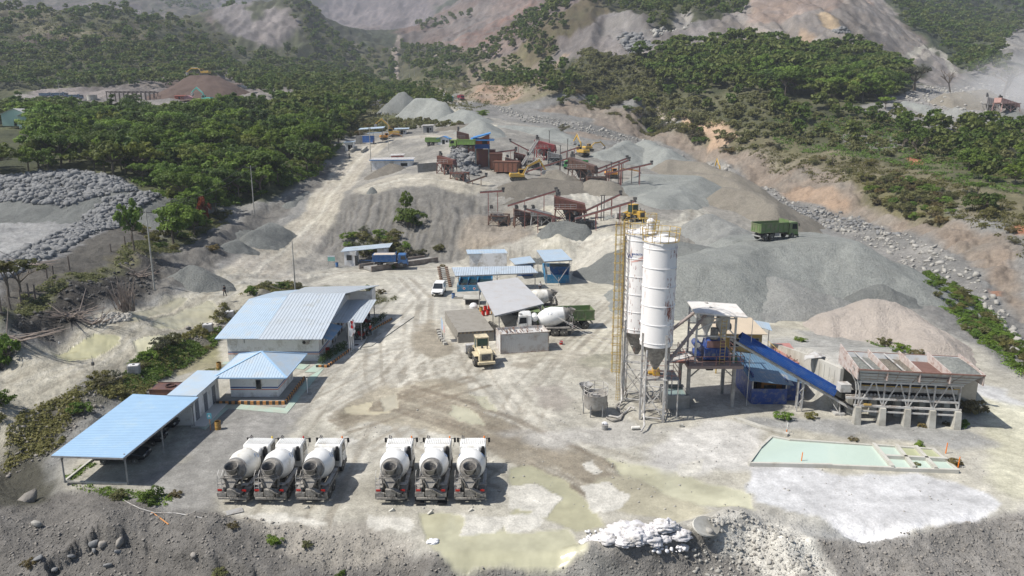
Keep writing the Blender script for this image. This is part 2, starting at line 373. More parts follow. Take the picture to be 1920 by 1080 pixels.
area([(0,6),(260,14),(270,24),(0,24)],(0.13,0.115,0.12),(0.17,0.14,0.13),10,8,0.02)
area([(760,50),(900,-30),(1080,-40),(1100,0),(1020,40),(960,100),(880,125),(830,100),(745,75)],(0.215,0.155,0.13),(0.18,0.16,0.15),12,14,0.03,nn=n1)
area([(830,90),(900,60),(1010,-10),(1060,-20),(980,60),(900,110),(850,115)],(0.24,0.15,0.12),(0.19,0.165,0.15),10,8,0.03)
area([(700,110),(740,85),(830,105),(1000,130),(900,175),(800,190),(660,180),(560,140),(600,110)],(0.06,0.068,0.035),(0.11,0.10,0.055),10,12,0.03)
area([(400,60),(430,10),(560,-10),(600,40),(650,90),(700,185),(560,165),(440,120)],(0.10,0.10,0.06),(0.07,0.08,0.04),8,10,0.03)
area([(470,60),(500,20),(545,20),(560,50),(530,90),(480,100)],(0.27,0.24,0.23),(0.20,0.18,0.17),8,8,0.04)
area([(400,5),(480,0),(470,80),(420,70),(400,40)],(0.24,0.22,0.215),(0.18,0.165,0.165),8,8,0.04)
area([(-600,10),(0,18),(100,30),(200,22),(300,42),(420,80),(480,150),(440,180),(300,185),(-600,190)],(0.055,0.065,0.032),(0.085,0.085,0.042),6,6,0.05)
area([(-600,20),(0,20),(110,34),(90,52),(0,60),(-600,60)],(0.13,0.115,0.075),(0.10,0.095,0.055),6,6,0.05)
area([(10,78),(90,55),(200,62),(280,75),(260,50),(240,52),(290,95),(170,80),(60,72)],(0.19,0.17,0.11),(0.15,0.14,0.085),5,5,0.05)
area([(40,78),(100,66),(140,78),(110,92),(60,88)],(0.15,0.11,0.095),(0.10,0.085,0.07),4,5,0.06)
area([(60,180),(180,176),(340,150),(430,145),(560,165),(560,185),(330,195),(200,195),(60,192)],(0.25,0.22,0.205),(0.18,0.16,0.15),6,4,0.06)
area([(-10,188),(240,190),(390,188),(560,178),(540,196),(380,205),(330,225),(250,200),(100,200),(0,200)],(0.21,0.195,0.185),(0.26,0.24,0.22),5,4,0.06)
area([(310,165),(345,146),(400,145),(420,158),(460,160),(440,172),(330,176)],(0.13,0.095,0.08),(0.20,0.16,0.14),5,3,0.08)
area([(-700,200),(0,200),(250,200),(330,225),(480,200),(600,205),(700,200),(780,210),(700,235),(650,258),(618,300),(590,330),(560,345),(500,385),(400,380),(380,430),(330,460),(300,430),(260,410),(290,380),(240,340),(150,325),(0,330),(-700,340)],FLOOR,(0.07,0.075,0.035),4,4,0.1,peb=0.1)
area([(580,215),(700,205),(820,215),(880,238),(760,240),(680,250),(620,240)],OLIVE,OLIVE2,5,4,0.06)
area([(880,130),(960,100),(1010,110),(1040,140),(1080,180),(1000,190),(930,200),(860,190)],TAN,(0.15,0.14,0.09),5,5,0.06)
area([(880,165),(920,145),(1000,150),(980,180),(900,200)],(0.32,0.22,0.15),(0.24,0.19,0.15),4,4,0.07)
area([(950,110),(1000,60),(1060,30),(1100,0),(1160,-10),(1180,25),(1120,60),(1050,80),(1040,110),(1000,130)],(0.15,0.12,0.075),(0.11,0.10,0.055),6,5,0.06)
area([(1040,20),(1120,20),(1170,-20),(1300,-30),(1400,-30),(1440,20),(1380,45),(1300,60),(1240,60),(1200,40),(1150,30)],(0.05,0.06,0.03),(0.085,0.085,0.045),6,6,0.05)
area([(1040,120),(1060,95),(1110,60),(1130,35),(1170,28),(1200,40),(1225,70),(1300,70),(1350,55),(1400,20),(1430,70),(1420,100),(1300,100),(1180,118),(1090,140)],(0.25,0.225,0.21),(0.19,0.175,0.17),5,5,0.06)
area([(1110,60),(1145,34),(1175,29),(1205,50),(1222,72),(1170,78)],(0.33,0.31,0.29),(0.20,0.19,0.19),3,4,0.1)
area([(1262,48),(1265,26),(1285,20),(1298,46),(1275,62)],(0.36,0.34,0.31),(0.24,0.23,0.22),3,3,0.1)
area([(1400,20),(1440,-30),(1560,-40),(1640,-30),(1700,50),(1745,95),(1730,118),(1640,118),(1560,105),(1400,120),(1300,110),(1330,80)],(0.26,0.225,0.195),(0.205,0.19,0.18),5,6,0.04,seed=7)
area([(1410,5),(1460,-10),(1540,-20),(1600,-20),(1640,10),(1560,25),(1480,50),(1400,60)],(0.33,0.25,0.20),(0.24,0.20,0.18),4,6,0.06)
area([(1535,45),(1565,38),(1575,65),(1550,70)],(0.35,0.27,0.18),None,4,4,0.08)
area([(1500,65),(1530,85),(1500,105),(1480,90)],(0.33,0.25,0.18),None,4,4,0.08)
area([(1620,-30),(1950,-60),(2600,-60),(2600,140),(1900,130),(1850,130),(1800,140),(1780,120),(1745,90),(1700,50)],(0.045,0.06,0.032),(0.07,0.08,0.042),8,8,0.04)
area([(1850,80),(1930,30),(2300,30),(2300,180),(1930,130),(1880,110)],(0.28,0.265,0.25),(0.20,0.195,0.185),6,5,0.05)
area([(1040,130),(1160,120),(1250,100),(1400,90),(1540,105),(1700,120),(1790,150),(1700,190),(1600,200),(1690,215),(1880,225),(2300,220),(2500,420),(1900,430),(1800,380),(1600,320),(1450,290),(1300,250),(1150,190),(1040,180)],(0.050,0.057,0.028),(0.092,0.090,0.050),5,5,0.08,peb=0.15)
area([(1200,250),(1330,250),(1500,270),(1700,310),(1900,360),(2300,400),(2300,520),(1900,430),(1700,370),(1500,320),(1350,290)],(0.13,0.12,0.065),(0.17,0.145,0.10),6,6,0.1,peb=0.3,amt=0.85)
area([(1690,170),(1760,160),(1850,150),(1960,150),(2200,190),(2200,240),(1900,232),(1800,245),(1720,235),(1650,215),(1620,205)],(0.27,0.26,0.245),(0.21,0.205,0.20),4,4,0.1,peb=0.9)
area([(1740,100),(1790,140),(1810,150),(1760,165),(1700,160),(1750,130)],(0.26,0.24,0.225),(0.22,0.2,0.19),4,2,0.1)
area([(1300,228),(1350,235),(1375,252),(1360,262),(1320,250)],(0.34,0.24,0.17),None,3,2,0.1)
area([(1555,255),(1620,250),(1690,258),(1700,285),(1640,280)],(0.20,0.19,0.18),None,3,3,0.15,peb=0.9)
for p in(((1700,296),(1725,292),(1728,308),(1705,310)),((1390,298),(1420,300),(1416,310),(1392,306)),((1898,425),(1935,420),(1940,440),(1905,440)),((1855,540),(1885,538),(1885,552),(1862,552)),((1340,258),(1370,258),(1372,266),(1344,266))):area(p,RED,(0.38,0.18,0.10),1.5,1.2,0.3)
lay(pmask(BANK,4,3,0.1,3),TAN,0.45,0,TAN2,n2)
area([(1060,250),(1130,215),(1190,245),(1180,265),(1110,262)],(0.26,0.215,0.175),(0.21,0.18,0.15),3,3,0.1)
area([(1440,362),(1500,345),(1560,350),(1590,385),(1540,392)],(0.33,0.24,0.17),(0.26,0.20,0.15),2,2,0.15)
area([(1590,330),(1680,335),(1780,365),(1800,400),(1760,420),(1700,405),(1640,385)],(0.085,0.09,0.04),(0.13,0.115,0.06),3,3,0.15,amt=0.9)
RIVER=W2([(860,190),(900,196),(1000,215),(1100,232),(1210,262),(1300,302),(1400,340),(1480,376),(1560,396),(1650,422),(1740,450),(1800,482),(1840,520),(1880,570),(1960,640),(2300,800),(2300,950),(1960,730),(1910,685),(1850,630),(1760,560),(1700,505),(1600,450),(1500,405),(1440,372),(1380,355),(1280,310),(1180,270),(1080,245),(980,228),(880,210)])
rv=pmask(RIVER,3,1.5,0.1,4);lay(rv,(0.19,0.187,0.177),0.95,0,(0.15,0.147,0.14),n2)
lay(rv*sm(0.05,0.35,fbm(TX*0.06,TY*0.06,71,3)),(0.215,0.208,0.195),0.35)
UP=W2([(560,420),(600,380),(640,320),(655,280),(700,250),(790,225),(830,200),(900,215),(1000,235),(1080,260),(1200,280),(1330,300),(1440,370),(1700,520),(1720,560),(1700,600),(1300,590),(1000,500),(640,490),(560,520),(500,520)])
lay(pmask(UP,3,2,0.1,8),(0.195,0.188,0.172),0.55,0,(0.26,0.247,0.218),n2)
area([(560,430),(600,480),(650,486),(960,478),(1015,452),(960,400),(870,352),(720,350),(650,365)],(0.165,0.158,0.143),(0.135,0.13,0.12),3,2,0.2,peb=0.4)
area([(900,400),(950,395),(1000,440),(960,470),(870,470),(860,430)],(0.25,0.215,0.17),(0.19,0.17,0.145),3,2,0.2,peb=0.3)
lay(gm*GV*0.45,(0.13,0.12,0.10))
yw=pmask(YARD,4,1.0,0.2);lay(yw,(0.355,0.338,0.285),0.45,0,(0.285,0.275,0.245),n2)
area([(-700,335),(0,330),(150,322),(240,345),(300,385),(255,410),(230,430),(120,500),(0,560),(-700,600)],(0.225,0.225,0.225),(0.19,0.19,0.19),3,2,0.2,peb=0.8)
area([(-500,395),(0,402),(180,395),(255,402),(140,430),(60,470),(0,500),(-500,560)],(0.27,0.272,0.268),(0.235,0.235,0.23),3,2,0.2,peb=0.4)
lay(pmask(LB,3,2.0,0.25,3),(0.045,0.041,0.036),0.6,0,(0.085,0.079,0.071),n2)
area([(0,520),(60,505),(130,470),(200,430),(262,405),(310,420),(250,462),(130,522),(0,582)],(0.10,0.092,0.08),(0.07,0.066,0.058),2,1.5,0.3,peb=0.7)
area([(330,480),(370,450),(420,430),(480,400),(560,360),(600,320),(630,300),(610,350),(560,385),(500,425),(440,470),(380,520),(300,560),(250,575)],(0.15,0.145,0.133),(0.105,0.10,0.092),2.5,2.0,0.25,peb=0.6)
area([(0,580),(120,520),(240,460),(300,440),(330,470),(240,500),(120,545),(0,600)],(0.10,0.11,0.05),(0.14,0.125,0.07),2,2,0.3,amt=0.8)
area([(0,770),(170,712),(300,640),(420,565),(560,520),(640,540),(740,560),(720,570),(560,545),(420,600),(405,640),(320,700),(100,845),(0,900)],(0.14,0.13,0.11),(0.09,0.095,0.055),2,1.5,0.3,peb=0.7)
area([(400,640),(420,690),(330,700),(350,660)],(0.15,0.15,0.075),(0.22,0.20,0.14),1,1.0,0.3)
FG=[G(*p)[:2]for p in((-400,870),(100,910),(240,925),(420,965),(500,985),(680,995),(770,1020),(850,1045),(1080,1042),(1300,1015),(1400,975),(1500,1000),(1600,1010),(1700,995),(1880,955),(2400,930),(3200,1700),(900,3500),(-1500,1700))]
lay(pmask(FG,1.2,0.5,0.4,5),(0.145,0.138,0.128),1.0,0,(0.10,0.094,0.086),n2)
area([(440,970),(700,990),(790,1030),(760,1070),(560,1060),(500,1010)],(0.29,0.27,0.235),(0.22,0.205,0.18),1.0,0.7,0.4,peb=0.9,amt=0.8)
area([(1280,1030),(1330,985),(1430,965),(1500,1010),(1560,1075),(1600,1120),(1450,1100),(1400,1060)],(0.42,0.41,0.37),(0.27,0.26,0.235),1.0,0.7,0.5,peb=0.9,amt=0.85)
area([(-300,860),(60,860),(110,900),(90,945),(-300,960)],(0.06,0.058,0.045),None,1.5,0.8,0.4)
def strip(pts,w,c,c2=None,amt=1.0,noise=1.0,z=None,seed=2,wet=None,peb=0.1,soft=1.5):
 L=[G(p[0],p[1],z)[:2]for p in pts]if z is not None else W2(pts)
 lay(lmask(L,w,soft,noise,0.2,seed)*amt,c,peb,wet,c2);return L
R1=strip([(-60,775),(30,725),(160,675),(260,620),(340,585),(420,545),(470,515)],5.0,(0.36,0.34,0.28),(0.29,0.27,0.22),noise=0.8,z=2.6)
R2=strip([(470,515),(510,480),(560,440),(600,400),(640,340),(670,300),(720,265),(800,255),(850,262)],4.6,(0.36,0.335,0.275),(0.29,0.27,0.235),noise=1.2)
R3=strip([(480,525),(560,528),(640,512),(760,506),(860,500),(1000,470),(1080,452),(1150,448),(1230,440)],4.6,(0.33,0.315,0.27),(0.28,0.265,0.235),noise=1.0)
R4=strip([(700,350),(760,335),(850,340),(880,345)],6,(0.34,0.315,0.26),(0.26,0.245,0.21),noise=2)
R5=strip([(1090,355),(1110,395),(1170,400),(1210,430),(1300,415),(1310,400),(1270,375)],3,(0.33,0.315,0.27),(0.26,0.25,0.22),noise=1)
R6=strip([(1060,470),(1110,520),(1160,560),(1100,600),(1000,640)],8,DUST,DUST2,noise=2,z=0)
strip([(740,165),(742,130),(739,100),(750,75)],3.0,(0.33,0.28,0.24),noise=2)
strip([(830,125),(838,118),(815,112)],2.5,(0.33,0.29,0.24),noise=1)
strip([(860,190),(820,185),(830,175)],2.5,(0.33,0.29,0.24),noise=1)
strip([(870,220),(850,205),(830,185),(822,178)],3.0,DUST2,noise=1)
strip([(1700,118),(1750,95),(1768,105),(1780,130),(1790,142)],2.6,(0.38,0.36,0.31),noise=.6)
strip([(1760,108),(1730,115),(1690,120)],2.0,(0.36,0.33,0.29),noise=.6)
strip([(1480,105),(1540,85),(1565,72),(1600,75),(1680,72)],2.2,(0.31,0.28,0.25),noise=.8)
strip([(1010,158),(1040,130),(1060,118)],3,(0.36,0.28,0.21),noise=1)
strip([(1105,180),(1160,195),(1230,210),(1270,222)],1.6,(0.33,0.29,0.25),noise=.5)
strip([(1290,228),(1340,242),(1370,262),(1340,268)],3.0,(0.36,0.26,0.18),noise=1)
strip([(900,230),(860,205),(880,225),(930,238)],3.0,DUST,noise=1)
strip([(1440,500),(1560,620),(1680,660),(1700,680)],5.0,(0.27,0.265,0.245),noise=1,z=0)
strip([(1500,600),(1400,590),(1280,610),(1150,640)],5.0,DUST,noise=1.5,z=0)
lay(pmask([(32.5,71),(46,71),(48,80),(44,96),(30,96)],3,1.5,.2,4),(0.27,0.27,0.255),0.4,0,(0.32,.31,.285),n2)
rng=random.Random(5)
def zline(pts,off,w,c,amt,noise=0.15,wet=None,z=0):
 L=[G(p[0],p[1],z)[:2]for p in pts];M=[]
 for i,(x,y)in enumerate(L):
  a=L[max(0,i-1)];b=L[min(len(L)-1,i+1)];dx,dy=b[0]-a[0],b[1]-a[1];k=math.hypot(dx,dy)+1e-6
  M.append((x-dy/k*off,y+dx/k*off))
 m=lmask(M,w,0.25,noise,0.8,rng.randint(1,999))
 lay(m*amt*(0.55+0.45*sm(-0.3,0.4,n3)),c,None,wet)
MUD=(0.175,0.15,0.115);PALE=(0.44,0.42,0.365)
base_tracks=[[(640,980),(700,830),(760,720),(800,640),(790,590),(830,540)],[(560,770),(700,700),(800,650),(900,680)],[(1150,650),(1000,640),(900,720),(850,800),(760,860)],[(1100,560),(1000,640),(820,660),(700,690),(560,760)],[(760,520),(800,560),(790,640),(740,700)],[(1200,900),(1050,850),(900,790),(820,700),(800,620)],[(1150,800),(1050,700),(1120,620),(1180,580)]]
for bt in base_tracks:
 for k in range(8):
  o=rng.uniform(-8,8);c,a=(PALE,0.5)if rng.random()<0.55 else((0.21,0.19,0.155),0.7)
  for s_ in(-0.95,0.95):zline(bt,o+s_,rng.uniform(0.12,0.34),c,a)
for L0,zz in(([(30,725),(160,675),(260,620),(340,585),(420,545),(470,515)],2.6),):
 for o in(-3,-1.5,0,1.4,2.8,3.8):zline(L0,o,0.3,(0.21,0.19,0.15)if rng.random()<.5 else PALE,0.6,z=zz)
for L0 in(R2,R3,R5,R4):
 for o in(-3,-1.2,0.3,1.8,3.2):
  M=[(x+o,y)for x,y in L0];lay(lmask(M,0.35,0.4,0.3,0.4,rng.randint(1,99))*0.5,(0.26,0.235,0.195)if rng.random()<.5 else(0.46,0.44,0.38))
def zarea(pts,c,c2=None,soft=0.5,noise=0.7,ns=0.5,peb=None,wet=None,z=0,seed=1,amt=1.0):
 lay(pmask([G(p[0],p[1],z)[:2]for p in pts],soft,noise,ns,seed)*amt,c,peb,wet,c2)
zarea([(780,610),(810,600),(835,640),(850,650),(860,665),(810,672),(775,650)],(0.25,0.225,0.175),(0.19,0.17,0.135),1.5,1.2)
zarea([(1000,600),(1060,640),(1120,690),(1080,700),(1010,650)],(0.27,0.25,0.205),(0.33,0.31,0.26),2,1.5,.3,amt=.7)
zarea([(960,680),(1010,672),(1015,690),(960,695)],(0.24,0.22,0.18),None,1,1)
zarea([(1080,670),(1150,660),(1160,690),(1100,690)],(0.23,0.22,0.17),(0.28,0.27,0.22),1,1)
zarea([(640,760),(700,735),(760,720),(830,710),(870,720),(900,760),(960,790),(1000,830),(1080,860),(1140,890),(1130,920),(1060,890),(990,850),(900,830),(800,810),(720,790),(650,800),(620,780)],(0.22,0.195,0.15),(0.29,0.265,0.21),1.2,1.6,seed=4)
for k in range(16):
 o=rng.uniform(-3.2,3.2);zline([(740,740),(840,770),(920,800),(1010,845),(1080,880),(1140,915)],o,0.28,(0.14,0.118,0.09),0.7)
for k in range(7):
 o=rng.uniform(-2.5,2.5);zline([(640,800),(720,775),(800,745),(900,715)],o,0.25,(0.16,0.135,0.10),0.7)
zarea([(870,820),(980,815),(1100,845),(1180,900),(1150,920),(1040,880),(930,850)],(0.235,0.21,0.165),(0.18,0.155,0.12),1.2,1.2,seed=8,amt=0.8)
PUD=(0.33,0.32,0.22);PUD2=(0.375,0.365,0.27);PUDM=(0.43,0.385,0.27)
zarea([(642,765),(700,752),(690,770),(730,772),(700,778),(672,778),(648,774)],PUDM,None,.25,.35,.8,0,1)
zarea([(712,745),(742,738),(745,765),(720,770)],(0.36,0.33,0.25),None,.25,.35,.8,0,1)
zarea([(850,760),(890,770),(905,795),(860,790),(840,775)],(0.34,0.325,0.24),None,.3,.5,.8,0,.9)
zarea([(880,740),(910,745),(930,770),(905,765)],(0.34,0.325,0.24),None,.3,.5,.8,0,.9)
zarea([(780,960),(860,965),(920,990),(1000,1000),(1060,990),(1080,1000),(1100,1040),(980,1050),(860,1050),(800,1010)],PUD,PUD2,.4,.7,.4,0,1)
zarea([(960,880),(1000,870),(1060,900),(1110,950),(1130,985),(1080,1000),(1020,960),(950,990),(960,930)],PUD,(0.31,0.295,0.20),.4,.7,.4,0,1,seed=3)
zarea([(1140,860),(1200,868),(1260,880),(1330,905),(1410,925),(1420,958),(1330,948),(1240,942),(1200,920),(1160,890)],PUD2,(0.43,0.42,0.31),.4,.7,.4,0,1,seed=6)
zarea([(1120,890),(1200,900),(1290,940),(1330,965),(1260,985),(1150,960),(1110,920)],(0.29,0.27,0.205),(0.35,0.33,0.25),.8,1.0,.4,0.2,0.4,seed=9)
zarea([(95,672),(130,655),(180,640),(225,637),(225,645),(180,665),(130,676)],(0.37,0.355,0.225),None,.3,.4,.4,0,1,z=2.6)
zarea([(250,640),(290,628),(330,615),(340,622),(290,640),(260,655)],(0.42,0.40,0.28),None,.3,.4,.4,0,1,z=2.6)
zarea([(290,598),(330,583),(390,560),(410,575),(370,595),(320,610),(290,615)],(0.38,0.36,0.25),(0.31,0.29,0.21),.5,.8,.3,0,.9,z=2.6)
zarea([(230,612),(290,578),(350,558),(340,568),(280,600),(240,622)],(0.35,0.33,0.23),(0.27,0.25,0.19),.5,.8,.3,0,.8,z=2.6)
SL=(0.44,0.44,0.445);SL2=(0.36,0.365,0.37)
zarea([(1405,870),(1500,865),(1560,890),(1620,895),(1720,888),(1790,905),(1840,925),(1875,945),(1840,965),(1740,985),(1650,1003),(1600,1000),(1550,970),(1480,955),(1420,940),(1400,900)],SL,SL2,.5,.9,.4,0.05,0.15,seed=11)
zarea([(1210,830),(1300,800),(1370,790),(1430,800),(1460,860),(1400,880),(1330,890),(1240,890),(1190,870)],(0.48,0.47,0.45),(0.36,0.35,0.33),2.0,1.6,.25,0.15,seed=12,amt=.85)
zarea([(1780,700),(1880,730),(1920,760),(1900,770),(1830,740)],SL,SL2,.8,1.0,.4,0.1,seed=13,amt=.8)
zarea([(1820,740),(2000,780),(2100,900),(1900,950),(1840,900),(1860,820)],(0.34,0.33,0.24),(0.40,0.39,0.30),1.5,1.5,.3,0.1,seed=14,amt=.7)
for pts in(((950,915),(1010,905),(1055,935),(1020,968),(1000,960),(955,950)),((955,965),(1010,962),(1018,975),(1000,1000),(950,995),(940,975)),((1090,912),(1140,905),(1180,928),(1170,950),(1140,958),(1110,960)),((690,965),(760,965),(778,985),(770,998),(720,992),(684,985)),((870,965),(960,970),(930,1000),(868,1002)),((1092,870),(1110,865),(1130,885),(1115,890),(1095,882)),((1270,870),(1320,858),(1320,880),(1290,895),(1270,890)),((420,960),(560,968),(640,985),(600,980),(500,978)),((610,835),(650,815),(670,825),(640,850))):
 zarea(pts,(0.47,0.455,0.41),(0.40,0.39,0.355),.2,.45,.8,0.05,0,seed=rng.randint(1,99))
zarea([(420,760),(560,760),(520,830),(430,900),(420,960),(300,960),(280,900),(400,800)],(0.235,0.23,0.215),(0.20,0.195,0.185),2,2,.3,0.6)
zarea([(1100,800),(1180,790),(1260,800),(1240,830),(1120,840),(980,830),(900,810)],(0.26,0.255,0.24),(0.31,0.30,0.28),2,2,.3,0.5,amt=.8)
zarea([(1400,780),(1830,800),(1860,830),(1800,850),(1640,820),(1480,805),(1400,800)],(0.26,0.26,0.25),(0.22,0.22,0.215),1.5,1.5,.3,0.5)
zarea([(1000,725),(1050,718),(1070,750),(1050,775),(1010,760)],(0.21,0.19,0.165),(0.29,0.27,0.24),1.5,1.0,.5,0.2)
zarea([(1630,640),(1760,670),(1800,690),(1780,650),(1700,630)],(0.30,0.29,0.26),(0.36,0.35,0.31),2,1.5,.3,0.3)
_b=np.clip(ym*1.0-pmask(FG,2.0,0.5,0.4,5),0,1);COL*=(1+0.01*_b)[...,None]
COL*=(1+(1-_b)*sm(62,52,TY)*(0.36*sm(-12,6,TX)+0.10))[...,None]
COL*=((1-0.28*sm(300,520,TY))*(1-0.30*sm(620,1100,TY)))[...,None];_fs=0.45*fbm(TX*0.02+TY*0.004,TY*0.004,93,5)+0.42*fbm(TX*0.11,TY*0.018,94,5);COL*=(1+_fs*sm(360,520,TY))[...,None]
COL*=(1+0.16*fbm(TX*0.1,TY*1.1,91,4)*pmask([G(*p)[:2]for p in((1405,870),(1790,880),(1875,945),(1650,1003),(1400,940))],1.0))[...,None]
COL*=(1+0.16*n1+0.22*n2+0.16*n3+0.10*n4)[...,None]
streak=fbm(TX*0.9+TY*0.25,TY*0.12-TX*0.05,77,4)
COL*=(1+0.14*streak*yw*(1-WET))[...,None]
fs=far*(1-np.abs(fbm(TX*0.05,TY*0.012,31,5))*1.5);COL*=(1+0.18*fs)[...,None]
COL=np.clip(COL,0.015,0.75)
TZ=TZ-0.03*WET*ym
lay(pmask([G(*p)[:2]for p in((500,1060),(800,1052),(900,1052),(1080,1050),(1120,1044),(1500,1075),(1900,1300),(900,3000),(0,1500))],0.4,0.4,0.7,5),(0.20,0.195,0.18),1.0,0)
V=np.stack([TX,TY,TZ],-1).reshape(-1,3)
idx=np.arange(NU*ND).reshape(ND,NU)
FQ=np.stack([idx[:-1,:-1],idx[:-1,1:],idx[1:,1:],idx[1:,:-1]],-1).reshape(-1,4)
def ground_material():
 m=bpy.data.materials.new("ground");m.use_nodes=True;nt=m.node_tree;N=nt.nodes;L=nt.links;bs=N["Principled BSDF"]
 at=N.new("ShaderNodeAttribute");at.attribute_name="cov";am=N.new("ShaderNodeAttribute");am.attribute_name="msk"
 sp=N.new("ShaderNodeSeparateXYZ");L.new(am.outputs["Vector"],sp.inputs[0])
 tc=N.new("ShaderNodeTexCoord")
 def noise(sc,det=5,rough=0.6):
  n=N.new("ShaderNodeTexNoise");n.inputs["Scale"].default_value=sc;n.inputs["Detail"].default_value=det;n.inputs["Roughness"].default_value=rough
  L.new(tc.outputs["Object"],n.inputs["Vector"]);return n.outputs[0]
 def math_(op,a,b=None,c=None):
  n=N.new("ShaderNodeMath");n.operation=op
  for i,v in enumerate((a,b,c)):
   if v is None:continue
   if isinstance(v,(int,float)):n.inputs[i].default_value=v
   else:L.new(v,n.inputs[i])
  return n.outputs[0]
 def rng_(v,a,b,c,d):
  n=N.new("ShaderNodeMapRange");L.new(v,n.inputs[0])
  for i,q in enumerate((a,b,c,d)):n.inputs[i+1].default_value=q
  return n.outputs[0]
 dry=math_('SUBTRACT',1.0,sp.outputs[1])
 f1=rng_(noise(1.1,8,0.7),0.32,0.68,0.78,1.22);f2=rng_(noise(6,7,0.75),0.32,0.68,0.76,1.24)
 f=math_('MULTIPLY',math_('MULTIPLY',f1,f2),rng_(noise(0.13,10,0.72),0.32,0.68,0.80,1.2))
 def stones(sc,lo,hi):
  v=N.new("ShaderNodeTexVoronoi");v.inputs["Scale"].default_value=sc;L.new(tc.outputs["Object"],v.inputs["Vector"])
  s=N.new("ShaderNodeSeparateColor");L.new(v.outputs["Color"],s.inputs[0])
  body=rng_(v.outputs["Distance"],0.18,0.34,1,0);pick=rng_(s.outputs[0],0.45,0.55,0,1)
  k=math_('MULTIPLY',body,pick);tone=rng_(s.outputs[1],0,1,lo,hi)
  return k,tone,body
 k1,t1,b1=stones(3.0,0.55,1.75);k2,t2,b2=stones(8.5,0.5,1.65)
 def apply(f,k,t,amt):
  kk=math_('MULTIPLY',k,math_('MULTIPLY',sp.outputs[0],amt));return math_('MULTIPLY',f,math_('ADD',1.0,math_('MULTIPLY',kk,math_('SUBTRACT',t,1.0))))
 fa=apply(apply(f,k2,t2,0.9),k1,t1,0.75)
 ff=math_('ADD',math_('MULTIPLY',fa,dry),math_('MULTIPLY',rng_(noise(0.6,3),0.3,0.7,0.93,1.07),sp.outputs[1]))
 sc=N.new("ShaderNodeVectorMath");sc.operation='SCALE';L.new(at.outputs["Color"],sc.inputs[0]);L.new(ff,sc.inputs["Scale"])
 L.new(sc.outputs[0],bs.inputs["Base Color"])
 L.new(rng_(sp.outputs[1],0,1,0.92,0.17),bs.inputs["Roughness"]);bs.inputs["Specular IOR Level"].default_value=0.3
 hh=math_('ADD',math_('MULTIPLY',noise(1.7,8,0.65),0.5),math_('MULTIPLY',noise(6,5),0.16))
 hh=math_('ADD',hh,math_('MULTIPLY',math_('ADD',math_('MULTIPLY',b1,0.22),math_('MULTIPLY',b2,0.08)),sp.outputs[0]))
 hh=math_('MULTIPLY',hh,math_('MULTIPLY',dry,sp.outputs[2]))
 bp=N.new("ShaderNodeBump");bp.inputs["Distance"].default_value=0.42;bp.inputs["Strength"].default_value=1.0
 L.new(hh,bp.inputs["Height"]);L.new(bp.outputs[0],bs.inputs["Normal"])
 return m
GM=ground_material()
ROUGHK=np.clip(1.0-ym*0.72,0.2,1)+sm(200,600,TY)*1.5
ground=npmesh("ground",V,FQ,GM,smooth=True)
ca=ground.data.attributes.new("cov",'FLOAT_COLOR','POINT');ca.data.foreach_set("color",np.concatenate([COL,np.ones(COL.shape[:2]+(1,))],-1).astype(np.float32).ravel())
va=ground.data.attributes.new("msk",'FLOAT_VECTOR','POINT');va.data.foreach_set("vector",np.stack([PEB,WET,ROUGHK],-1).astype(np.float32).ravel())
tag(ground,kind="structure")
# ------------------------------------------------------------------ stockpiles, boulders
def pile_mat(name,col,peb=0.5,rough=0.95):
 m=bpy.data.materials.new(name);m.use_nodes=True;nt=m.node_tree;N=nt.nodes;L=nt.links;bs=N["Principled BSDF"];bs.inputs["Roughness"].default_value=rough;bs.inputs["Specular IOR Level"].default_value=0.2
 tc=N.new("ShaderNodeTexCoord")
 def nz(sc,d,lo,hi):
  n=N.new("ShaderNodeTexNoise");n.inputs["Scale"].default_value=sc;n.inputs["Detail"].default_value=d;n.inputs["Roughness"].default_value=0.7;L.new(tc.outputs["Object"],n.inputs["Vector"])
  r=N.new("ShaderNodeMapRange");r.inputs[1].default_value=0.28;r.inputs[2].default_value=0.72;r.inputs[3].default_value=lo;r.inputs[4].default_value=hi;L.new(n.outputs[0],r.inputs[0]);return n.outputs[0],r.outputs[0]
 h1,a=nz(0.12,6,0.85,1.13);h2,b=nz(3.4,9,1-0.5*peb,1+0.55*peb)
 mu=N.new("ShaderNodeMath");mu.operation='MULTIPLY';mu2=N.new("ShaderNodeMath");mu2.operation='MULTIPLY';h4,c4=nz(0.8,10,1-0.28*peb,1+0.3*peb);L.new(a,mu2.inputs[0]);L.new(c4,mu2.inputs[1]);L.new(mu2.outputs[0],mu.inputs[0]);L.new(b,mu.inputs[1])
 sc=N.new("ShaderNodeVectorMath");sc.operation='SCALE';sc.inputs[0].default_value=col;L.new(mu.outputs[0],sc.inputs["Scale"]);L.new(sc.outputs[0],bs.inputs["Base Color"])
 bp=N.new("ShaderNodeBump");bp.inputs["Distance"].default_value=0.55;L.new(h2,bp.inputs["Height"]);L.new(bp.outputs[0],bs.inputs["Normal"])
 return m
PM={'grey':pile_mat("crushed stone",(0.272,0.283,0.266)),'dark':pile_mat("wet crushed stone",(0.185,0.193,0.184)),'lite':pile_mat("fine chippings",(0.28,0.283,0.268)),'tan':pile_mat("tan aggregate",(0.235,0.215,0.18)),'brown':pile_mat("brown sand",(0.18,0.165,0.14)),'pink':pile_mat("pale sand",(0.45,0.40,0.355),0.25),'earth':pile_mat("dark red earth",(0.115,0.082,0.068)),'dust':pile_mat("lime dust",(0.43,0.415,0.37),0.4)}
_ps=[0]
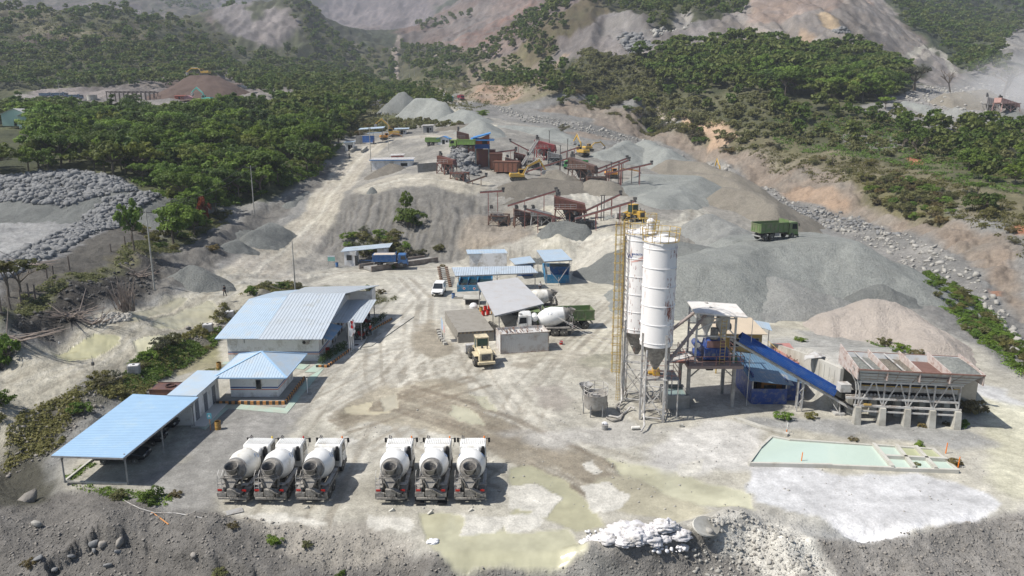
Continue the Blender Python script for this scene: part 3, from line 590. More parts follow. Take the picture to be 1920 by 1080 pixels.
def pile(pts,kind,label,slope=0.6,r0=0.3,rough=0.5,cat="stockpile",name="gravel_stockpile",res=None,group=None,rill=0.0):
 _ps[0]+=1;s=_ps[0]*13
 A=[P(*p)for p in pts]
 hmin=min(hz(a[0],a[1])for a in A);hm=max(a[2]for a in A)-hmin
 R=max(2.0,hm/slope*1.35+r0+3)
 x0=min(a[0]for a in A)-R;x1=max(a[0]for a in A)+R;y0=min(a[1]for a in A)-R;y1=max(a[1]for a in A)+R
 D=sum(a[1]for a in A)/len(A);res=res or max(0.22,D/380)
 nx=int((x1-x0)/res)+2;ny=int((y1-y0)/res)+2
 X,Y=np.meshgrid(np.linspace(x0,x1,nx),np.linspace(y0,y1,ny))
 wx=X+R*0.10*fbm(X*3/R,Y*3/R,s,3);wy=Y+R*0.10*fbm(X*3/R,Y*3/R,s+1,3)
 Z=np.full(X.shape,-1e9)
 segs=list(zip(A[:-1],A[1:]))if len(A)>1 else[(A[0],A[0])]
 for a,b in segs:
  dx,dy=b[0]-a[0],b[1]-a[1];t=np.clip(((wx-a[0])*dx+(wy-a[1])*dy)/(dx*dx+dy*dy+1e-9),0,1)
  d=np.sqrt((wx-a[0]-t*dx)**2+(wy-a[1]-t*dy)**2);h=a[2]+(b[2]-a[2])*t
  ang=np.arctan2(wy-a[1]-t*dy,wx-a[0]-t*dx);z=h-slope*np.sqrt(np.maximum(0,d-r0)**2+0.03)+slope*0.17+hm*0.085*rough*fbm(ang*2.6+s+t*2,d*0.5/R,s+8,4)*np.clip(d/(R*.35),0,1)
  Z=np.maximum(Z,z)
 k=hm*0.05*rough
 Z=Z+k*fbm(X*5/R,Y*5/R,s+3,4)+0.16*rough*fbm(X*0.9,Y*0.9,s+4,4)
 if rill:Z=Z-rill*np.clip(1-np.abs(fbm(X*0.8,Y*0.15,s+6,3))*4,0,1)
 GZ=hzv(X,Y);keep=Z>GZ-0.25
 Vv=np.stack([X,Y,np.maximum(Z,GZ-0.4)],-1).reshape(-1,3);ix=np.arange(nx*ny).reshape(ny,nx)
 kk=keep[:-1,:-1]|keep[:-1,1:]|keep[1:,:-1]|keep[1:,1:]
 Fq=np.stack([ix[:-1,:-1],ix[:-1,1:],ix[1:,1:],ix[1:,:-1]],-1)[kk]
 used=np.unique(Fq);mp=np.zeros(nx*ny,int);mp[used]=np.arange(len(used))
 c=np.array([A[0][0],A[0][1],hmin]);
 o=npmesh(name,Vv[used]-c,mp[Fq],PM[kind],smooth=True);o.location=c
 PILES.append((X[0,0],X[0,-1],Y[0,0],Y[-1,0],Z,nx,ny))
 return tag(o,label,cat,group)
PILES=[]
def top(x,y):
 """height of pile or ground at a point"""
 z=hz(x,y)
 for(a,b,c,d,Z,nx,ny)in PILES:
  if a<x<b and c<y<d:
   i=int((x-a)/(b-a)*(nx-1));j=int((y-c)/(d-c)*(ny-1));z=max(z,float(Z[j,i]))
 return z
pile([(1310,486,119),(1350,470,124),(1430,455,129),(1510,446,131),(1572,448,130),(1530,442,138),(1450,442,140),(1390,446,136)],'grey',"huge grey gravel stockpile with the green tipper truck on its top",0.52,3.0,0.5)
pile([(1190,466,137),(1262,455,134),(1335,468,128)],'dark',"dark grey gravel slope directly behind the two cement silos",0.55,2.0)
pile([(1270,432,152),(1332,402,152),(1380,425,148),(1350,445,140)],'lite',"pale peaked gravel pile behind the silos, left of the green tipper truck",0.5,0.8)
pile([(1180,350,186),(1215,328,198),(1290,330,200),(1260,345,190),(1235,372,172)],'grey',"large flat topped grey pile in front of the stacking conveyors",0.5,3.0)
pile([(1120,285,238),(1150,276,242),(1178,264,250)],'grey',"left of the twin dark grey piles beyond the long stacking conveyors",0.6,1.0)
pile([(1205,262,262),(1255,280,240)],'grey',"right of the twin grey piles beyond the long stacking conveyors",0.55,1.0)
pile([(1262,300,226),(1320,305,222),(1370,325,208)],'tan',"long low tan gravel bank running down towards the river",0.6,1.0)
pile([(1285,322,214),(1340,328,205),(1385,348,196)],'tan',"tan gravel bank left of the small yellow digger at the river",0.6,1.0)
pile([(1360,352,182),(1410,360,176),(1445,382,168)],'tan',"brown sand bank in front of the small yellow digger at the river",0.8,0.8)
pile([(1035,418,152),(1060,414,152),(1092,420,151)],'dark',"dark crescent gravel pile below the front crushing plant",1.0,0.5)
pile([(1145,404,158),(1160,402,158)],'grey',"small round pile beneath the long front stacking conveyor",0.6,0.4)
pile([(1170,386,168)],'dark',"small dark cone beside the tip of the front stacking conveyor",0.6,0.4)
pile([(1030,320,193),(1048,318,193)],'tan',"pointed tan cone right of the yellow excavator in the crushing yard",0.62,0.3)
pile([(975,340,186),(1010,335,188),(1080,340,188),(1120,345,188)],'brown',"wide brown heap around the yellow excavator in the crushing yard",0.4,2.0)
pile([(1110,337,186),(1140,340,184)],'tan',"tan heap under the orange excavator by the stacking conveyors",0.6,0.8)
pile([(732,306,205),(742,308,204)],'brown',"brown pointed heap in front of the long white site office",0.6,0.4)
pile([(900,222,275),(915,235,268)],'grey',"grey cone above the red control tower",0.6,0.6)
pile([(835,238,292),(870,234,292),(900,238,288)],'brown',"brown flat heap behind the blue roofed hut",0.6,2)
pile([(915,318,205),(935,322,203)],'brown',"brown heap at the foot of the red control tower",0.6,0.8)
pile([(960,236,300),(1010,240,296),(1045,262,280)],'grey',"flat grey gravel terrace behind the crushing plants",0.5,6)
pile([(785,184,352),(808,184,350),(826,192,340)],'grey',"grey heap beside the truck road up the valley",0.9,1)
pile([(745,174,370),(760,172,370)],'dark',"small dark heap at the edge of the trees up the valley",1.0,.5)
pile([(865,205,330),(880,208,325)],'grey',"grey slope of gravel left of the lone round bush",0.5,1)
pile([(697,350,180.5)],'dark',"small dark pointed heap on the edge of the big mound",1.3,0.1)
pile([(1560,590,101),(1600,574,102),(1646,562,101),(1672,568,100),(1710,592,97),(1760,640,88)],'pink',"pale pinkish sand pile behind the aggregate bins",0.55,0.5,0.8,name="sand_stockpile",rill=0.12)
pile([(1560,575,112),(1610,548,114),(1655,533,115),(1700,556,114)],'dark',"dark grey sand ridge behind the pale sand pile",0.55,0.5,0.8,name="sand_stockpile",rill=0.1)
pile([(1290,545,113),(1340,532,115),(1400,522,116),(1450,520,116),(1560,556,112)],'lite',"low rumpled gravel ridge along the foot of the huge stockpile",0.35,0.5,1.2)
pile([(1740,560,118),(1790,600,107),(1850,640,97),(1905,690,87),(1990,760,76)],'dust',"pale dusty berm along the green river bank",0.5,0.6,1.0,cat="berm",name="dust_berm")
pile([(345,504,116),(360,497,117),(385,508,115)],'dark',"dark grey sand heap beside the tall pole on the left road",0.75,0.2,name="sand_stockpile")
pile([(410,464,139),(440,450,143)],'dark',"grey sand heap at the bend of the haul road",0.7,0.3,name="sand_stockpile")
pile([(470,436,151),(510,418,159)],'dark',"long grey sand heap left of the rising haul road",0.7,0.4,name="sand_stockpile")
pile([(545,378,182),(575,358,192)],'dark',"grey heap under the trees left of the rising haul road",0.6,0.5,name="sand_stockpile")
pile([(615,278,268),(640,272,268)],'grey',"small grey heap by the gate huts",0.6,0.5)
pile([(1040,728,80.5)],'dust',"low earth heap left of the round wash tank",0.3,0.5,1.0,name="earth_heap",cat="heap")
pile([(1700,190,335),(1730,196,330)],'grey',"grey rubble heap below the bare tree in the right quarry",0.5,1,1.2)
pile([(1795,200,325)],'lite',"central grey cone in the right quarry",0.5,0.6)
pile([(1893,204,318)],'dark',"small dark cone beside the pink crusher in the right quarry",0.6,0.3)
pile([(1780,175,350),(1840,168,350)],'tan',"tan rubble bank below the white hut in the right quarry",0.6,2,1.2)
pile([(470,182,430),(490,180,430)],'grey',"grey heap at the right end of the far left terrace",0.5,2)
pile([(372,142,455),(392,141,455)],'earth',"brown hump with an orange digger on the far left terrace",0.5,3)
_ico=[]
def _mkico():
 t=(1+5**.5)/2;v=np.array([(-1,t,0),(1,t,0),(-1,-t,0),(1,-t,0),(0,-1,t),(0,1,t),(0,-1,-t),(0,1,-t),(t,0,-1),(t,0,1),(-t,0,-1),(-t,0,1)])/math.sqrt(1+t*t)
 f=np.array([(0,11,5),(0,5,1),(0,1,7),(0,7,10),(0,10,11),(1,5,9),(5,11,4),(11,10,2),(10,7,6),(7,1,8),(3,9,4),(3,4,2),(3,2,6),(3,6,8),(3,8,9),(4,9,5),(2,4,11),(6,2,10),(8,6,7),(9,8,1)])
 return v,f
IV,IF=_mkico()
def rot_rand(n,R):
 q=R.normal(size=(n,4));q/=np.linalg.norm(q,axis=1)[:,None];w,x,y,z=q.T
 return np.stack([np.stack([1-2*(y*y+z*z),2*(x*y-z*w),2*(x*z+y*w)],-1),np.stack([2*(x*y+z*w),1-2*(x*x+z*z),2*(y*z-x*w)],-1),np.stack([2*(x*z-y*w),2*(y*z+x*w),1-2*(x*x+y*y)],-1)],1)
def rocks_mesh(cs,sz,R):
 n=len(cs);v=IV[None]*(1+R.uniform(-0.42,0.34,(n,12,1)))*R.uniform(0.45,1.3,(n,1,3))
 v=np.einsum('nij,nkj->nki',rot_rand(n,R),v)*np.array(sz)[:,None,None];v[...,2]*=0.8;v+=np.array(cs)[:,None]
 f=IF[None]+(np.arange(n)*12)[:,None,None];return v.reshape(-1,3),f.reshape(-1,3)
ROCKM={}
def rock_mat(name,col,var=0.3):
 m=mat(name,col,0.9,var,0.9,bump=0.06,spec=0.2);return m
RK1=rock_mat("broken grey rock",(0.185,0.188,0.19));RK2=rock_mat("weathered brown rock",(0.23,0.215,0.195));RK3=rock_mat("pale rubble",(0.32,0.31,0.285));RK4=rock_mat("dark rock",(0.09,0.088,0.085))
def in_poly(x,y,p):
 c=False;n=len(p)
 for i in range(n):
  ax,ay=p[i];bx,by=p[(i+1)%n]
  if(ay>y)!=(by>y)and x<(bx-ax)*(y-ay)/(by-ay+1e-12)+ax:c=not c
 return c
def scatter_poly(poly,n,R):
 xs=[p[0]for p in poly];ys=[p[1]for p in poly];out=[];k=0
 while len(out)<n and k<n*40:
  k+=1;x=R.uniform(min(xs),max(xs));y=R.uniform(min(ys),max(ys))
  if in_poly(x,y,poly):out.append((x,y))
 return out
def rock_field(name,polypx,n,s0,s1,m,label,seed,z=None,sink=0.25,usetop=False,powr=2.5):
 R=np.random.RandomState(seed);poly=W2(polypx)if z is None else[G(p[0],p[1],z)[:2]for p in polypx]
 pts=scatter_poly(poly,n,R);sz=s0+(s1-s0)*R.uniform(0,1,len(pts))**powr
 X=np.array([p[0]for p in pts]);Y=np.array([p[1]for p in pts]);Z=hzv(X,Y)if not usetop else np.array([top(a,b)for a,b in pts])
 cs=np.stack([X,Y,Z+sz*(0.5-sink)],-1);V_,F_=rocks_mesh(cs,sz,R)
 o=npmesh(name,V_,F_,m,nper=3);return tag(o,label,"rocks",kind="stuff")
pile([(-160,345,166),(60,336,168),(130,327,168),(200,350,162),(240,372,156)],'dark',"dark core of the broad boulder heap on the left plateau",0.32,1.5,1.5,name="rubble_heap",cat="heap")
rock_field("boulder_heap",[(-200,352),(0,335),(60,325),(150,321),(230,342),(262,385),(200,398),(120,402),(0,402),(-200,400)],11000,0.13,.95,RK1,"heap of broken grey boulders on the left plateau below the wood",3,usetop=True)
rock_field("boulder_row",[(240,395),(310,378),(270,408),(170,440),(60,500),(0,530),(-60,560),(-60,520),(60,460),(150,415),(200,400)],4200,0.13,.8,RK1,"row of dark boulders along the edge of the pale gravel pad",4,usetop=True)
RB=[(900,198),(1000,216),(1100,234),(1210,264),(1300,304),(1400,342),(1480,378),(1560,398),(1650,424),(1740,452),(1800,484),(1840,522),(1900,600),(1920,680),(1850,620),(1760,555),(1700,500),(1600,448),(1500,402),(1440,370),(1280,308),(1080,243),(980,226)]
rock_field("river_boulders",RB,2600,0.12,0.85,RK3,"pale boulders strewn along the dry river bed",5,powr=4)
rock_field("river_boulders",[(1440,372),(1490,385),(1580,395),(1650,425),(1700,440),(1640,440),(1560,430),(1500,412)],400,0.2,.8,RK1,"grey boulders at the foot of the brown river bank",6)
rock_field("rock_slope",[(848,278),(900,275),(898,330),(870,325),(845,300)],450,0.5,1.3,RK1,"tumbled grey rocks below the red control tower",7,usetop=True)
rock_field("quarry_rubble",[(1155,70),(1200,62),(1225,80),(1225,92),(1180,90)],260,0.8,3.0,RK1,"rubble at the foot of the rounded quarry face",8)
rock_field("quarry_rubble",[(1560,75),(1590,68),(1605,80),(1570,82)],90,0.8,2.2,RK1,"grey rubble heap on the quarry spoil slope",9)
rock_field("quarry_rubble",[(1220,60),(1290,55),(1300,66),(1230,72)],90,0.8,2.6,RK3,"white rubble under the small quarry pit",10)
rock_field("quarry_rubble",[(1700,165),(1860,160),(1920,185),(1860,235),(1760,240),(1690,200)],1400,0.2,1.1,RK3,"loose rubble over the floor of the right quarry",11,usetop=True,powr=3)
rock_field("ridge_rocks",[(175,24),(270,20),(275,26),(180,28)],90,1,3.2,RK3,"pale rocks on the crest behind the left hill",12)
rock_field("foreground_stones",[(-100,965),(400,965),(700,995),(850,1048),(1150,1050),(1400,985),(1560,1010),(1850,965),(2000,960),(2000,1150),(-100,1150)],8000,0.025,0.14,RK2,"small stones littering the foreground gravel slope",13,z=0,powr=4)
rock_field("foreground_stones",[(1280,1030),(1350,985),(1450,975),(1520,1020),(1560,1080),(1400,1080)],900,0.03,0.22,RK3,"white rubble on the pale foreground mound",14,z=0,powr=3)
rock_field("kerb_rubble",[(170,600),(225,588),(250,595),(240,605),(175,612)],380,0.1,0.38,RK3,"small pale rubble at the foot of the left bank",15)
rock_field("bank_stones",[(60,780),(300,650),(420,590),(420,620),(300,710),(100,850),(0,900),(0,860)],900,0.05,0.25,RK2,"stones on the bank between the left road and the offices",16,powr=3)
rock_field("bank_stones",[(0,590),(130,530),(250,470),(330,500),(280,560),(100,645),(0,680)],700,0.05,0.38,RK4,"stones on the dark bank left of the road",17,powr=3)
rock_field("yard_stones",[(1000,700),(1400,780),(1900,820),(1850,960),(1300,960),(1000,960),(700,960),(640,800)],1300,0.02,0.11,RK3,"loose stones over the concrete yard",18,z=0,powr=3)
_rp=[("rounded grey boulder in the eroded hollow, left one of the top three",176,1022,.42),("lower rounded grey boulder in the eroded hollow",177,1036,.40),("brown boulder in the middle of the eroded hollow",193,1023,.40),("largest brown boulder in the eroded hollow",225,1020,.55),("small grey boulder under the largest brown one",222,1037,.32),("grey angular boulder near the bottom left corner",102,1072,.38),("grey boulder beside scraps of red litter",203,1063,.38),("tan boulder lying on the foreground slope",364,1043,.42),("pale slab on the upper left berm",68,985,.36),("grey boulder low on the left berm",72,1050,.36),("grey boulder with flat face on the left berm",134,1045,.36),("round boulder in the dark hollow left of the carport",58,940,.75),("flat pale slab on the white mound",1325,1000,.7),("boulder under the shrubs by the left kerb",352,617,.5),("pale rock below the first white tank cage",246,690,.35)]
RS=np.random.RandomState(77)
for lb_,px,py,s in _rp:
 x,y,z=GP(px,py);V_,F_=rocks_mesh([(0,0,s*0.35)],[s],RS)
 o=npmesh("boulder",V_,F_,RK1 if 'grey' in lb_ else(RK3 if 'pale' in lb_ else RK2),nper=3);o.location=(x,y,z);o.modifiers.new("round",'BEVEL').width=s*0.12;tag(o,lb_,"boulder")
# ------------------------------------------------------------------ plants
def leaf_mat(name,c1,c2,var=0.3,trans=0.4):
 m=bpy.data.materials.new(name);m.use_nodes=True;nt=m.node_tree;N=nt.nodes;L=nt.links;bs=N["Principled BSDF"]
 bs.inputs["Roughness"].default_value=0.6;bs.inputs["Specular IOR Level"].default_value=0.25
 tc=N.new("ShaderNodeTexCoord");oi=N.new("ShaderNodeObjectInfo");gp=N.new("ShaderNodeNewGeometry")
 nz=N.new("ShaderNodeTexNoise");nz.inputs["Scale"].default_value=0.45;nz.inputs["Detail"].default_value=4;L.new(tc.outputs["Object"],nz.inputs["Vector"])
 mx=N.new("ShaderNodeMix");mx.data_type='RGBA';mx.inputs[6].default_value=(*c1,1);mx.inputs[7].default_value=(*c2,1)
 ad=N.new("ShaderNodeMath");ad.operation='MULTIPLY_ADD';L.new(gp.outputs["Random Per Island"],ad.inputs[0]);ad.inputs[1].default_value=0.5;
 mr=N.new("ShaderNodeMapRange");mr.inputs[1].default_value=0.35;mr.inputs[2].default_value=0.65;mr.inputs[3].default_value=-0.2;mr.inputs[4].default_value=0.7;L.new(nz.outputs[0],mr.inputs[0]);L.new(mr.outputs[0],ad.inputs[2])
 L.new(ad.outputs[0],mx.inputs[0])
 m3=N.new("ShaderNodeMix");m3.data_type='RGBA';m3.blend_type='MULTIPLY';m3.inputs[7].default_value=(1.3,1.15,0.88,1);m5=N.new("ShaderNodeMath");m5.operation='FRACT';m6=N.new("ShaderNodeMath");m6.operation='MULTIPLY';m6.inputs[1].default_value=7.3;L.new(oi.outputs["Random"],m6.inputs[0]);L.new(m6.outputs[0],m5.inputs[0]);L.new(m5.outputs[0],m3.inputs[0]);L.new(mx.outputs[2],m3.inputs[6])
 sc=N.new("ShaderNodeVectorMath");sc.operation='SCALE';r2=N.new("ShaderNodeMapRange");r2.inputs[3].default_value=1-var;r2.inputs[4].default_value=1+var;L.new(oi.outputs["Random"],r2.inputs[0])
 L.new(m3.outputs[2],sc.inputs[0]);L.new(r2.outputs[0],sc.inputs["Scale"]);L.new(sc.outputs[0],bs.inputs["Base Color"])
 tr=N.new("ShaderNodeBsdfTranslucent");L.new(sc.outputs[0],tr.inputs[0]);ms=N.new("ShaderNodeMixShader");ms.inputs[0].default_value=trans
 out=N["Material Output"];L.new(bs.outputs[0],ms.inputs[1]);L.new(tr.outputs[0],ms.inputs[2]);L.new(ms.outputs[0],out.inputs[0])
 return m
LFG=leaf_mat("green leaves",(0.07,0.125,0.025),(0.15,0.235,0.046));LFD=leaf_mat("dark leaves",(0.05,0.09,0.024),(0.10,0.155,0.042))
LFB=leaf_mat("bright leaves",(0.075,0.13,0.026),(0.15,0.225,0.045));LFO=leaf_mat("olive leaves",(0.10,0.11,0.045),(0.165,0.17,0.075));LFY=leaf_mat("dry leaves",(0.12,0.105,0.055),(0.17,0.15,0.08))
LFR=leaf_mat("red brown leaves",(0.13,0.035,0.02),(0.19,0.06,0.03));LFGY=leaf_mat("grey green leaves",(0.075,0.085,0.055),(0.13,0.135,0.095));LFBK=leaf_mat("far leaves",(0.064,0.10,0.03),(0.125,0.16,0.052))
BARK=mat("bark",(0.14,0.115,0.09),0.9,0.25,3)
def leaf_cloud(R,clumps,per,size,flat=0.7):
 """clumps: list of (centre, radius); leaves sit on each clump, facing out and up"""
 Vs=[]
 for c,r in clumps:
  n=max(5,int(per));d=R.normal(size=(n,3));d/=np.linalg.norm(d,axis=1)[:,None];d[:,2]=np.where(d[:,2]<-0.35,-d[:,2],d[:,2])
  p=np.array(c)+d*r*R.uniform(0.55,1.08,(n,1))*np.array([1,1,flat])
  nn=d+R.normal(size=(n,3))*0.55+np.array([0,0,0.35]);nn/=np.linalg.norm(nn,axis=1)[:,None]
  a=np.cross(nn,R.normal(size=(n,3)));a/=np.linalg.norm(a,axis=1)[:,None]+1e-9;b=np.cross(nn,a)
  s=size*R.uniform(0.6,1.35,(n,1));w=R.uniform(0.45,0.8,(n,1))
  Vs.append(np.stack([p-a*s,p-b*s*w,p+a*s,p+b*s*w],1))
 V_=np.concatenate(Vs).reshape(-1,3);return V_,np.arange(len(V_)).reshape(-1,4)
def tree_geo(seed,H=8.0,R0=3.2,nc=34,per=60,leaf=0.26,shape='round',trunk=0.25,stems=1):
 R=np.random.RandomState(seed);cl=[];mb=MB()
 base=H*0.30 if shape!='low' else 0.1
 for i in range(nc):
  while True:
   q=R.uniform(-1,1,3)
   if np.linalg.norm(q)<1 and np.linalg.norm(q)>0.35:break
  lob=1+0.28*math.sin(math.atan2(q[1],q[0])*3+seed)
  if shape=='flat':c=np.array([q[0]*R0*lob,q[1]*R0*lob,H*0.78+q[2]*H*0.13]);r=R0*R.uniform(0.2,0.34)
  elif shape=='tall':c=np.array([q[0]*R0*0.6*lob,q[1]*R0*0.6*lob,H*0.55+q[2]*H*0.42]);r=R0*R.uniform(0.2,0.33)*(1.2-0.5*(q[2]+1)/2)
  elif shape=='low':c=np.array([q[0]*R0*lob,q[1]*R0*lob,H*0.42+q[2]*H*0.38]);r=R0*R.uniform(0.2,0.36)
  else:c=np.array([q[0]*R0*lob,q[1]*R0*lob,H*0.62+q[2]*H*0.30]);r=R0*R.uniform(0.22,0.38)
  cl.append((c,r))
 V_,F_=leaf_cloud(R,cl,per,leaf)
 for s in range(stems):
  ox,oy=(R.uniform(-1,1,2)*0.25*R0 if stems>1 else(0,0));t0=Vector((ox,oy,-0.4));t1=Vector((ox*1.3+R.uniform(-.3,.3),oy*1.3+R.uniform(-.3,.3),H*0.38))
  mb.cyl(t0,t1,trunk,trunk*0.65,8)
  for c,r in cl[s::max(1,stems)][:12]:
   m_=t1.lerp(Vector(c),0.5)+Vector((R.uniform(-.3,.3),R.uniform(-.3,.3),-0.2));mb.cyl(t1,m_,trunk*0.45,trunk*0.3,6,False);mb.cyl(m_,c,trunk*0.3,trunk*0.1,5,False)
 return V_,F_,mb
PROTO={}
def proto(key,name,cat,leafm,**k):
 V_,F_,mb=tree_geo(**k);root=thing(name,"x",cat)
 cr=npmesh("foliage" if cat=="bush" else "crown",V_,F_,leafm,root);tr=mb.build("stem" if cat=="bush" else "trunk",BARK,root,smooth=True)
 PROTO[key]=[root,cr,tr,False];return root
proto('a',"broadleaf_tree","tree",LFG,seed=1,H=8,R0=3.3,nc=36,per=70,leaf=0.27)
proto('b',"broadleaf_tree","tree",LFB,seed=2,H=7.2,R0=3.0,nc=30,per=70,leaf=0.27)
proto('c',"broadleaf_tree","tree",LFD,seed=3,H=8.6,R0=3.4,nc=38,per=65,leaf=0.28)
proto('d',"broadleaf_tree","tree",LFG,seed=4,H=7.5,R0=3.9,nc=32,per=70,leaf=0.27,shape='flat')
proto('e',"broadleaf_tree","tree",LFD,seed=5,H=9.5,R0=3.0,nc=32,per=65,leaf=0.28,shape='tall')
proto('f',"broadleaf_tree","tree",leaf_mat("yellow green leaves",(0.09,0.12,0.03),(0.16,0.20,0.055)),seed=15,H=6.6,R0=3.1,nc=18,per=55,leaf=0.3)
proto('g',"broadleaf_tree","tree",LFD,seed=16,H=7.4,R0=4.4,nc=44,per=60,leaf=0.24)
proto('s',"shrub","bush",LFO,seed=6,H=2.6,R0=2.0,nc=22,per=50,leaf=0.17,shape='low',trunk=0.07,stems=3)
proto('t',"shrub","bush",LFG,seed=7,H=2.4,R0=1.9,nc=22,per=50,leaf=0.17,shape='low',trunk=0.07,stems=3)
proto('u',"shrub","bush",LFY,seed=8,H=2.0,R0=1.8,nc=20,per=40,leaf=0.16,shape='low',trunk=0.06,stems=3)
proto('v',"shrub","bush",LFGY,seed=9,H=2.8,R0=1.8,nc=20,per=40,leaf=0.15,shape='low',trunk=0.07,stems=3)
def put(key,x,y,z,s,label,group=None,rz=None,R=random):
 pr=PROTO[key];rz=R.uniform(0,6.28)if rz is None else rz
 if not pr[3]:
  pr[3]=True;r=pr[0]
 else:
  r=pr[0].copy();LINK(r)
  for c in pr[1:3]:
   c2=c.copy();LINK(c2);c2.parent=r
 r.location=(x,y,z);r.rotation_euler=(0,0,rz);r.scale=(s,s,s*R.uniform(0.85,1.15))if not isinstance(s,tuple)else s
 r["label"]=label
 if group:r["group"]=group
 elif "group" in r:del r["group"]
 return r
LOW={}
for i,(k,kw)in enumerate({'a':dict(H=8,R0=3.3),'c':dict(H=8.6,R0=3.4),'d':dict(H=7.5,R0=3.9,shape='flat'),'s':dict(H=2.6,R0=2.0,shape='low'),'e':dict(H=9.5,R0=3.0,shape='tall')}.items()):
 LOW[k]=tree_geo(seed=30+i,nc=20,per=12,leaf=0.72 if k!='s' else 0.42,**kw)[:2]
def merged(name,items,m,label,cat,seed=1,inst_tint=True):
 R=np.random.RandomState(seed);Vs=[];Fs=[];n0=0
 for(k,x,y,z,s)in items:
  V_,F_=LOW[k];a=R.uniform(0,6.28);c,s_=math.cos(a),math.sin(a)
  W=np.stack([V_[:,0]*c-V_[:,1]*s_,V_[:,0]*s_+V_[:,1]*c,V_[:,2]],-1)*s+np.array([x,y,z]);Vs.append(W);Fs.append(F_+n0);n0+=len(V_)
 if not Vs:return
 o=npmesh(name,np.concatenate(Vs),np.concatenate(Fs),m);return tag(o,label,cat,kind="stuff")
TREES=[];SHRUBS=[];FARW=[]
def hides_house(x,y):px=x/y*1400*.985+960;return-16<px<96 and 186<y<280
def wood(polypx,spacing,keys,smin,smax,label,group,seed,store,dmin=0,n=None,usetop=False):
 R=random.Random(seed);poly=W2(polypx);xs=[p[0]for p in poly];ys=[p[1]for p in poly];cell={};cnt=0
 A=(max(xs)-min(xs))*(max(ys)-min(ys));tries=int(A/spacing**2*6)
 for _ in range(min(tries,90000)):
  x=R.uniform(min(xs),max(xs));y=R.uniform(min(ys),max(ys))
  if not in_poly(x,y,poly)or hides_house(x,y):continue
  ci,cj=int(x//spacing),int(y//spacing)
  if any((x-a)**2+(y-b)**2<(spacing*0.8)**2 for i in(-1,0,1)for j in(-1,0,1)for a,b in cell.get((ci+i,cj+j),())):continue
  cell.setdefault((ci,cj),[]).append((x,y));s=R.uniform(smin,smax)
  store.append((R.choice(keys),x,y,None,s,label,group));cnt+=1
  if n and cnt>=n:break
W_L="leafy tree in the dense wood left of the haul road";G_L="trees of the wood left of the haul road"
wood([(-120,225),(0,218),(110,222),(240,232),(330,232),(400,225),(480,210),(600,208),(690,212),(650,255),(612,300),(585,335),(520,350),(470,380),(420,372),(400,395),(340,400),(290,372),(240,338),(150,322),(0,328),(-120,335)],5.2,'aabbcdeffg',0.6,1.35,W_L,G_L,1,TREES)
W_R="leafy tree in the wood on the shelf right of the river";G_R="trees of the wood right of the river"
wood([(1190,125),(1260,100),(1330,90),(1440,95),(1540,110),(1620,112),(1690,135),(1700,165),(1660,190),(1580,195),(1460,185),(1330,175),(1230,165)],6.0,'aabcdfgg',0.8,1.55,W_R,G_R,2,TREES)
wood([(1240,165),(1460,190),(1690,215),(1680,240),(1500,235),(1330,215),(1220,195)],6.5,'abst',0.7,1.1,"green scrub bush below the wood right of the river","bushes below the right wood",3,SHRUBS)
wood([(1700,245),(1800,240),(1900,232),(2100,230),(2150,330),(1950,345),(1850,350),(1750,290),(1680,265)],5.5,'aabbt',0.5,0.95,"bright leafy tree on the slope at the right edge","trees on the right edge slope",4,TREES)
wood([(900,140),(960,120),(1040,140),(1090,175),(1060,200),(990,175),(920,165)],7.5,'ace',0.7,1.2,"dark tree above the tan cliff right of the valley","trees above the tan cliff",5,TREES)
wood([(1000,165),(1100,180),(1200,200),(1300,225),(1390,265),(1480,285),(1400,285),(1300,262),(1200,225),(1100,200)],6.0,'sstuv',0.9,1.9,"olive scrub bush on the terrace above the river","bushes on the terrace above the river",6,SHRUBS)
wood([(1600,330),(1680,335),(1780,368),(1800,400),(1750,418),(1690,400),(1640,380)],3.0,'stu',0.6,1.2,"olive bush on the river bank face","bushes on the river bank face",7,SHRUBS)
wood([(1450,290),(1600,300),(1800,360),(1950,400),(2000,480),(1930,470),(1850,430),(1700,365),(1560,320)],6.5,'suvs',0.5,1.1,"dry scrub on the shelf above the river bank","scrub above the river bank",8,SHRUBS)
wood([(1725,515),(1790,545),(1870,610),(1940,690),(1940,720),(1900,690),(1850,650),(1790,590),(1740,560)],1.7,'tst',0.35,0.6,"green bush on the bank beside the right river","bushes on the bank beside the right river",9,SHRUBS)
wood([(190,712),(260,680),(335,645),(430,585),(540,535),(560,542),(460,555),(410,600),(330,655),(250,720),(190,735)],2.6,'sstv',0.5,0.85,"leafy shrub on the bank behind the office buildings","shrubs on the bank behind the offices",10,SHRUBS)
wood([(20,770),(170,725),(240,740),(140,800),(60,850),(0,880),(-40,800)],4.2,'sst',0.35,0.7,"low shrub on the stony bank left of the carport","shrubs on the bank left of the carport",11,SHRUBS)
wood([(260,440),(320,420),(400,400),(430,410),(370,450),(350,470),(300,470)],3.2,'ssta',0.5,1.0,"shrub at the field edge above the left road","shrubs above the left road",12,SHRUBS)
wood([(640,450),(690,425),(740,440),(790,470),(750,485),(680,480)],2.8,'sstv',0.55,1.0,"shrub behind the weighbridge at the foot of the mound","shrubs at the foot of the mound",13,SHRUBS)
wood([(620,240),(680,225),(760,225),(850,228),(870,240),(800,240),(700,248),(640,262)],5.0,'suv',0.6,1.1,"olive scrub above the top huts","scrub above the top huts",14,SHRUBS)
wood([(700,205),(770,205),(850,200),(800,175),(740,165),(680,170),(620,185)],7.0,'aaces',0.6,1.1,"tree in the wood at the mouth of the valley","trees at the mouth of the valley",15,TREES)
wood([(60,200),(250,205),(260,225),(80,222)],6.0,'ad',0.5,0.9,"tree around the mint green house","trees around the mint green house",16,TREES)
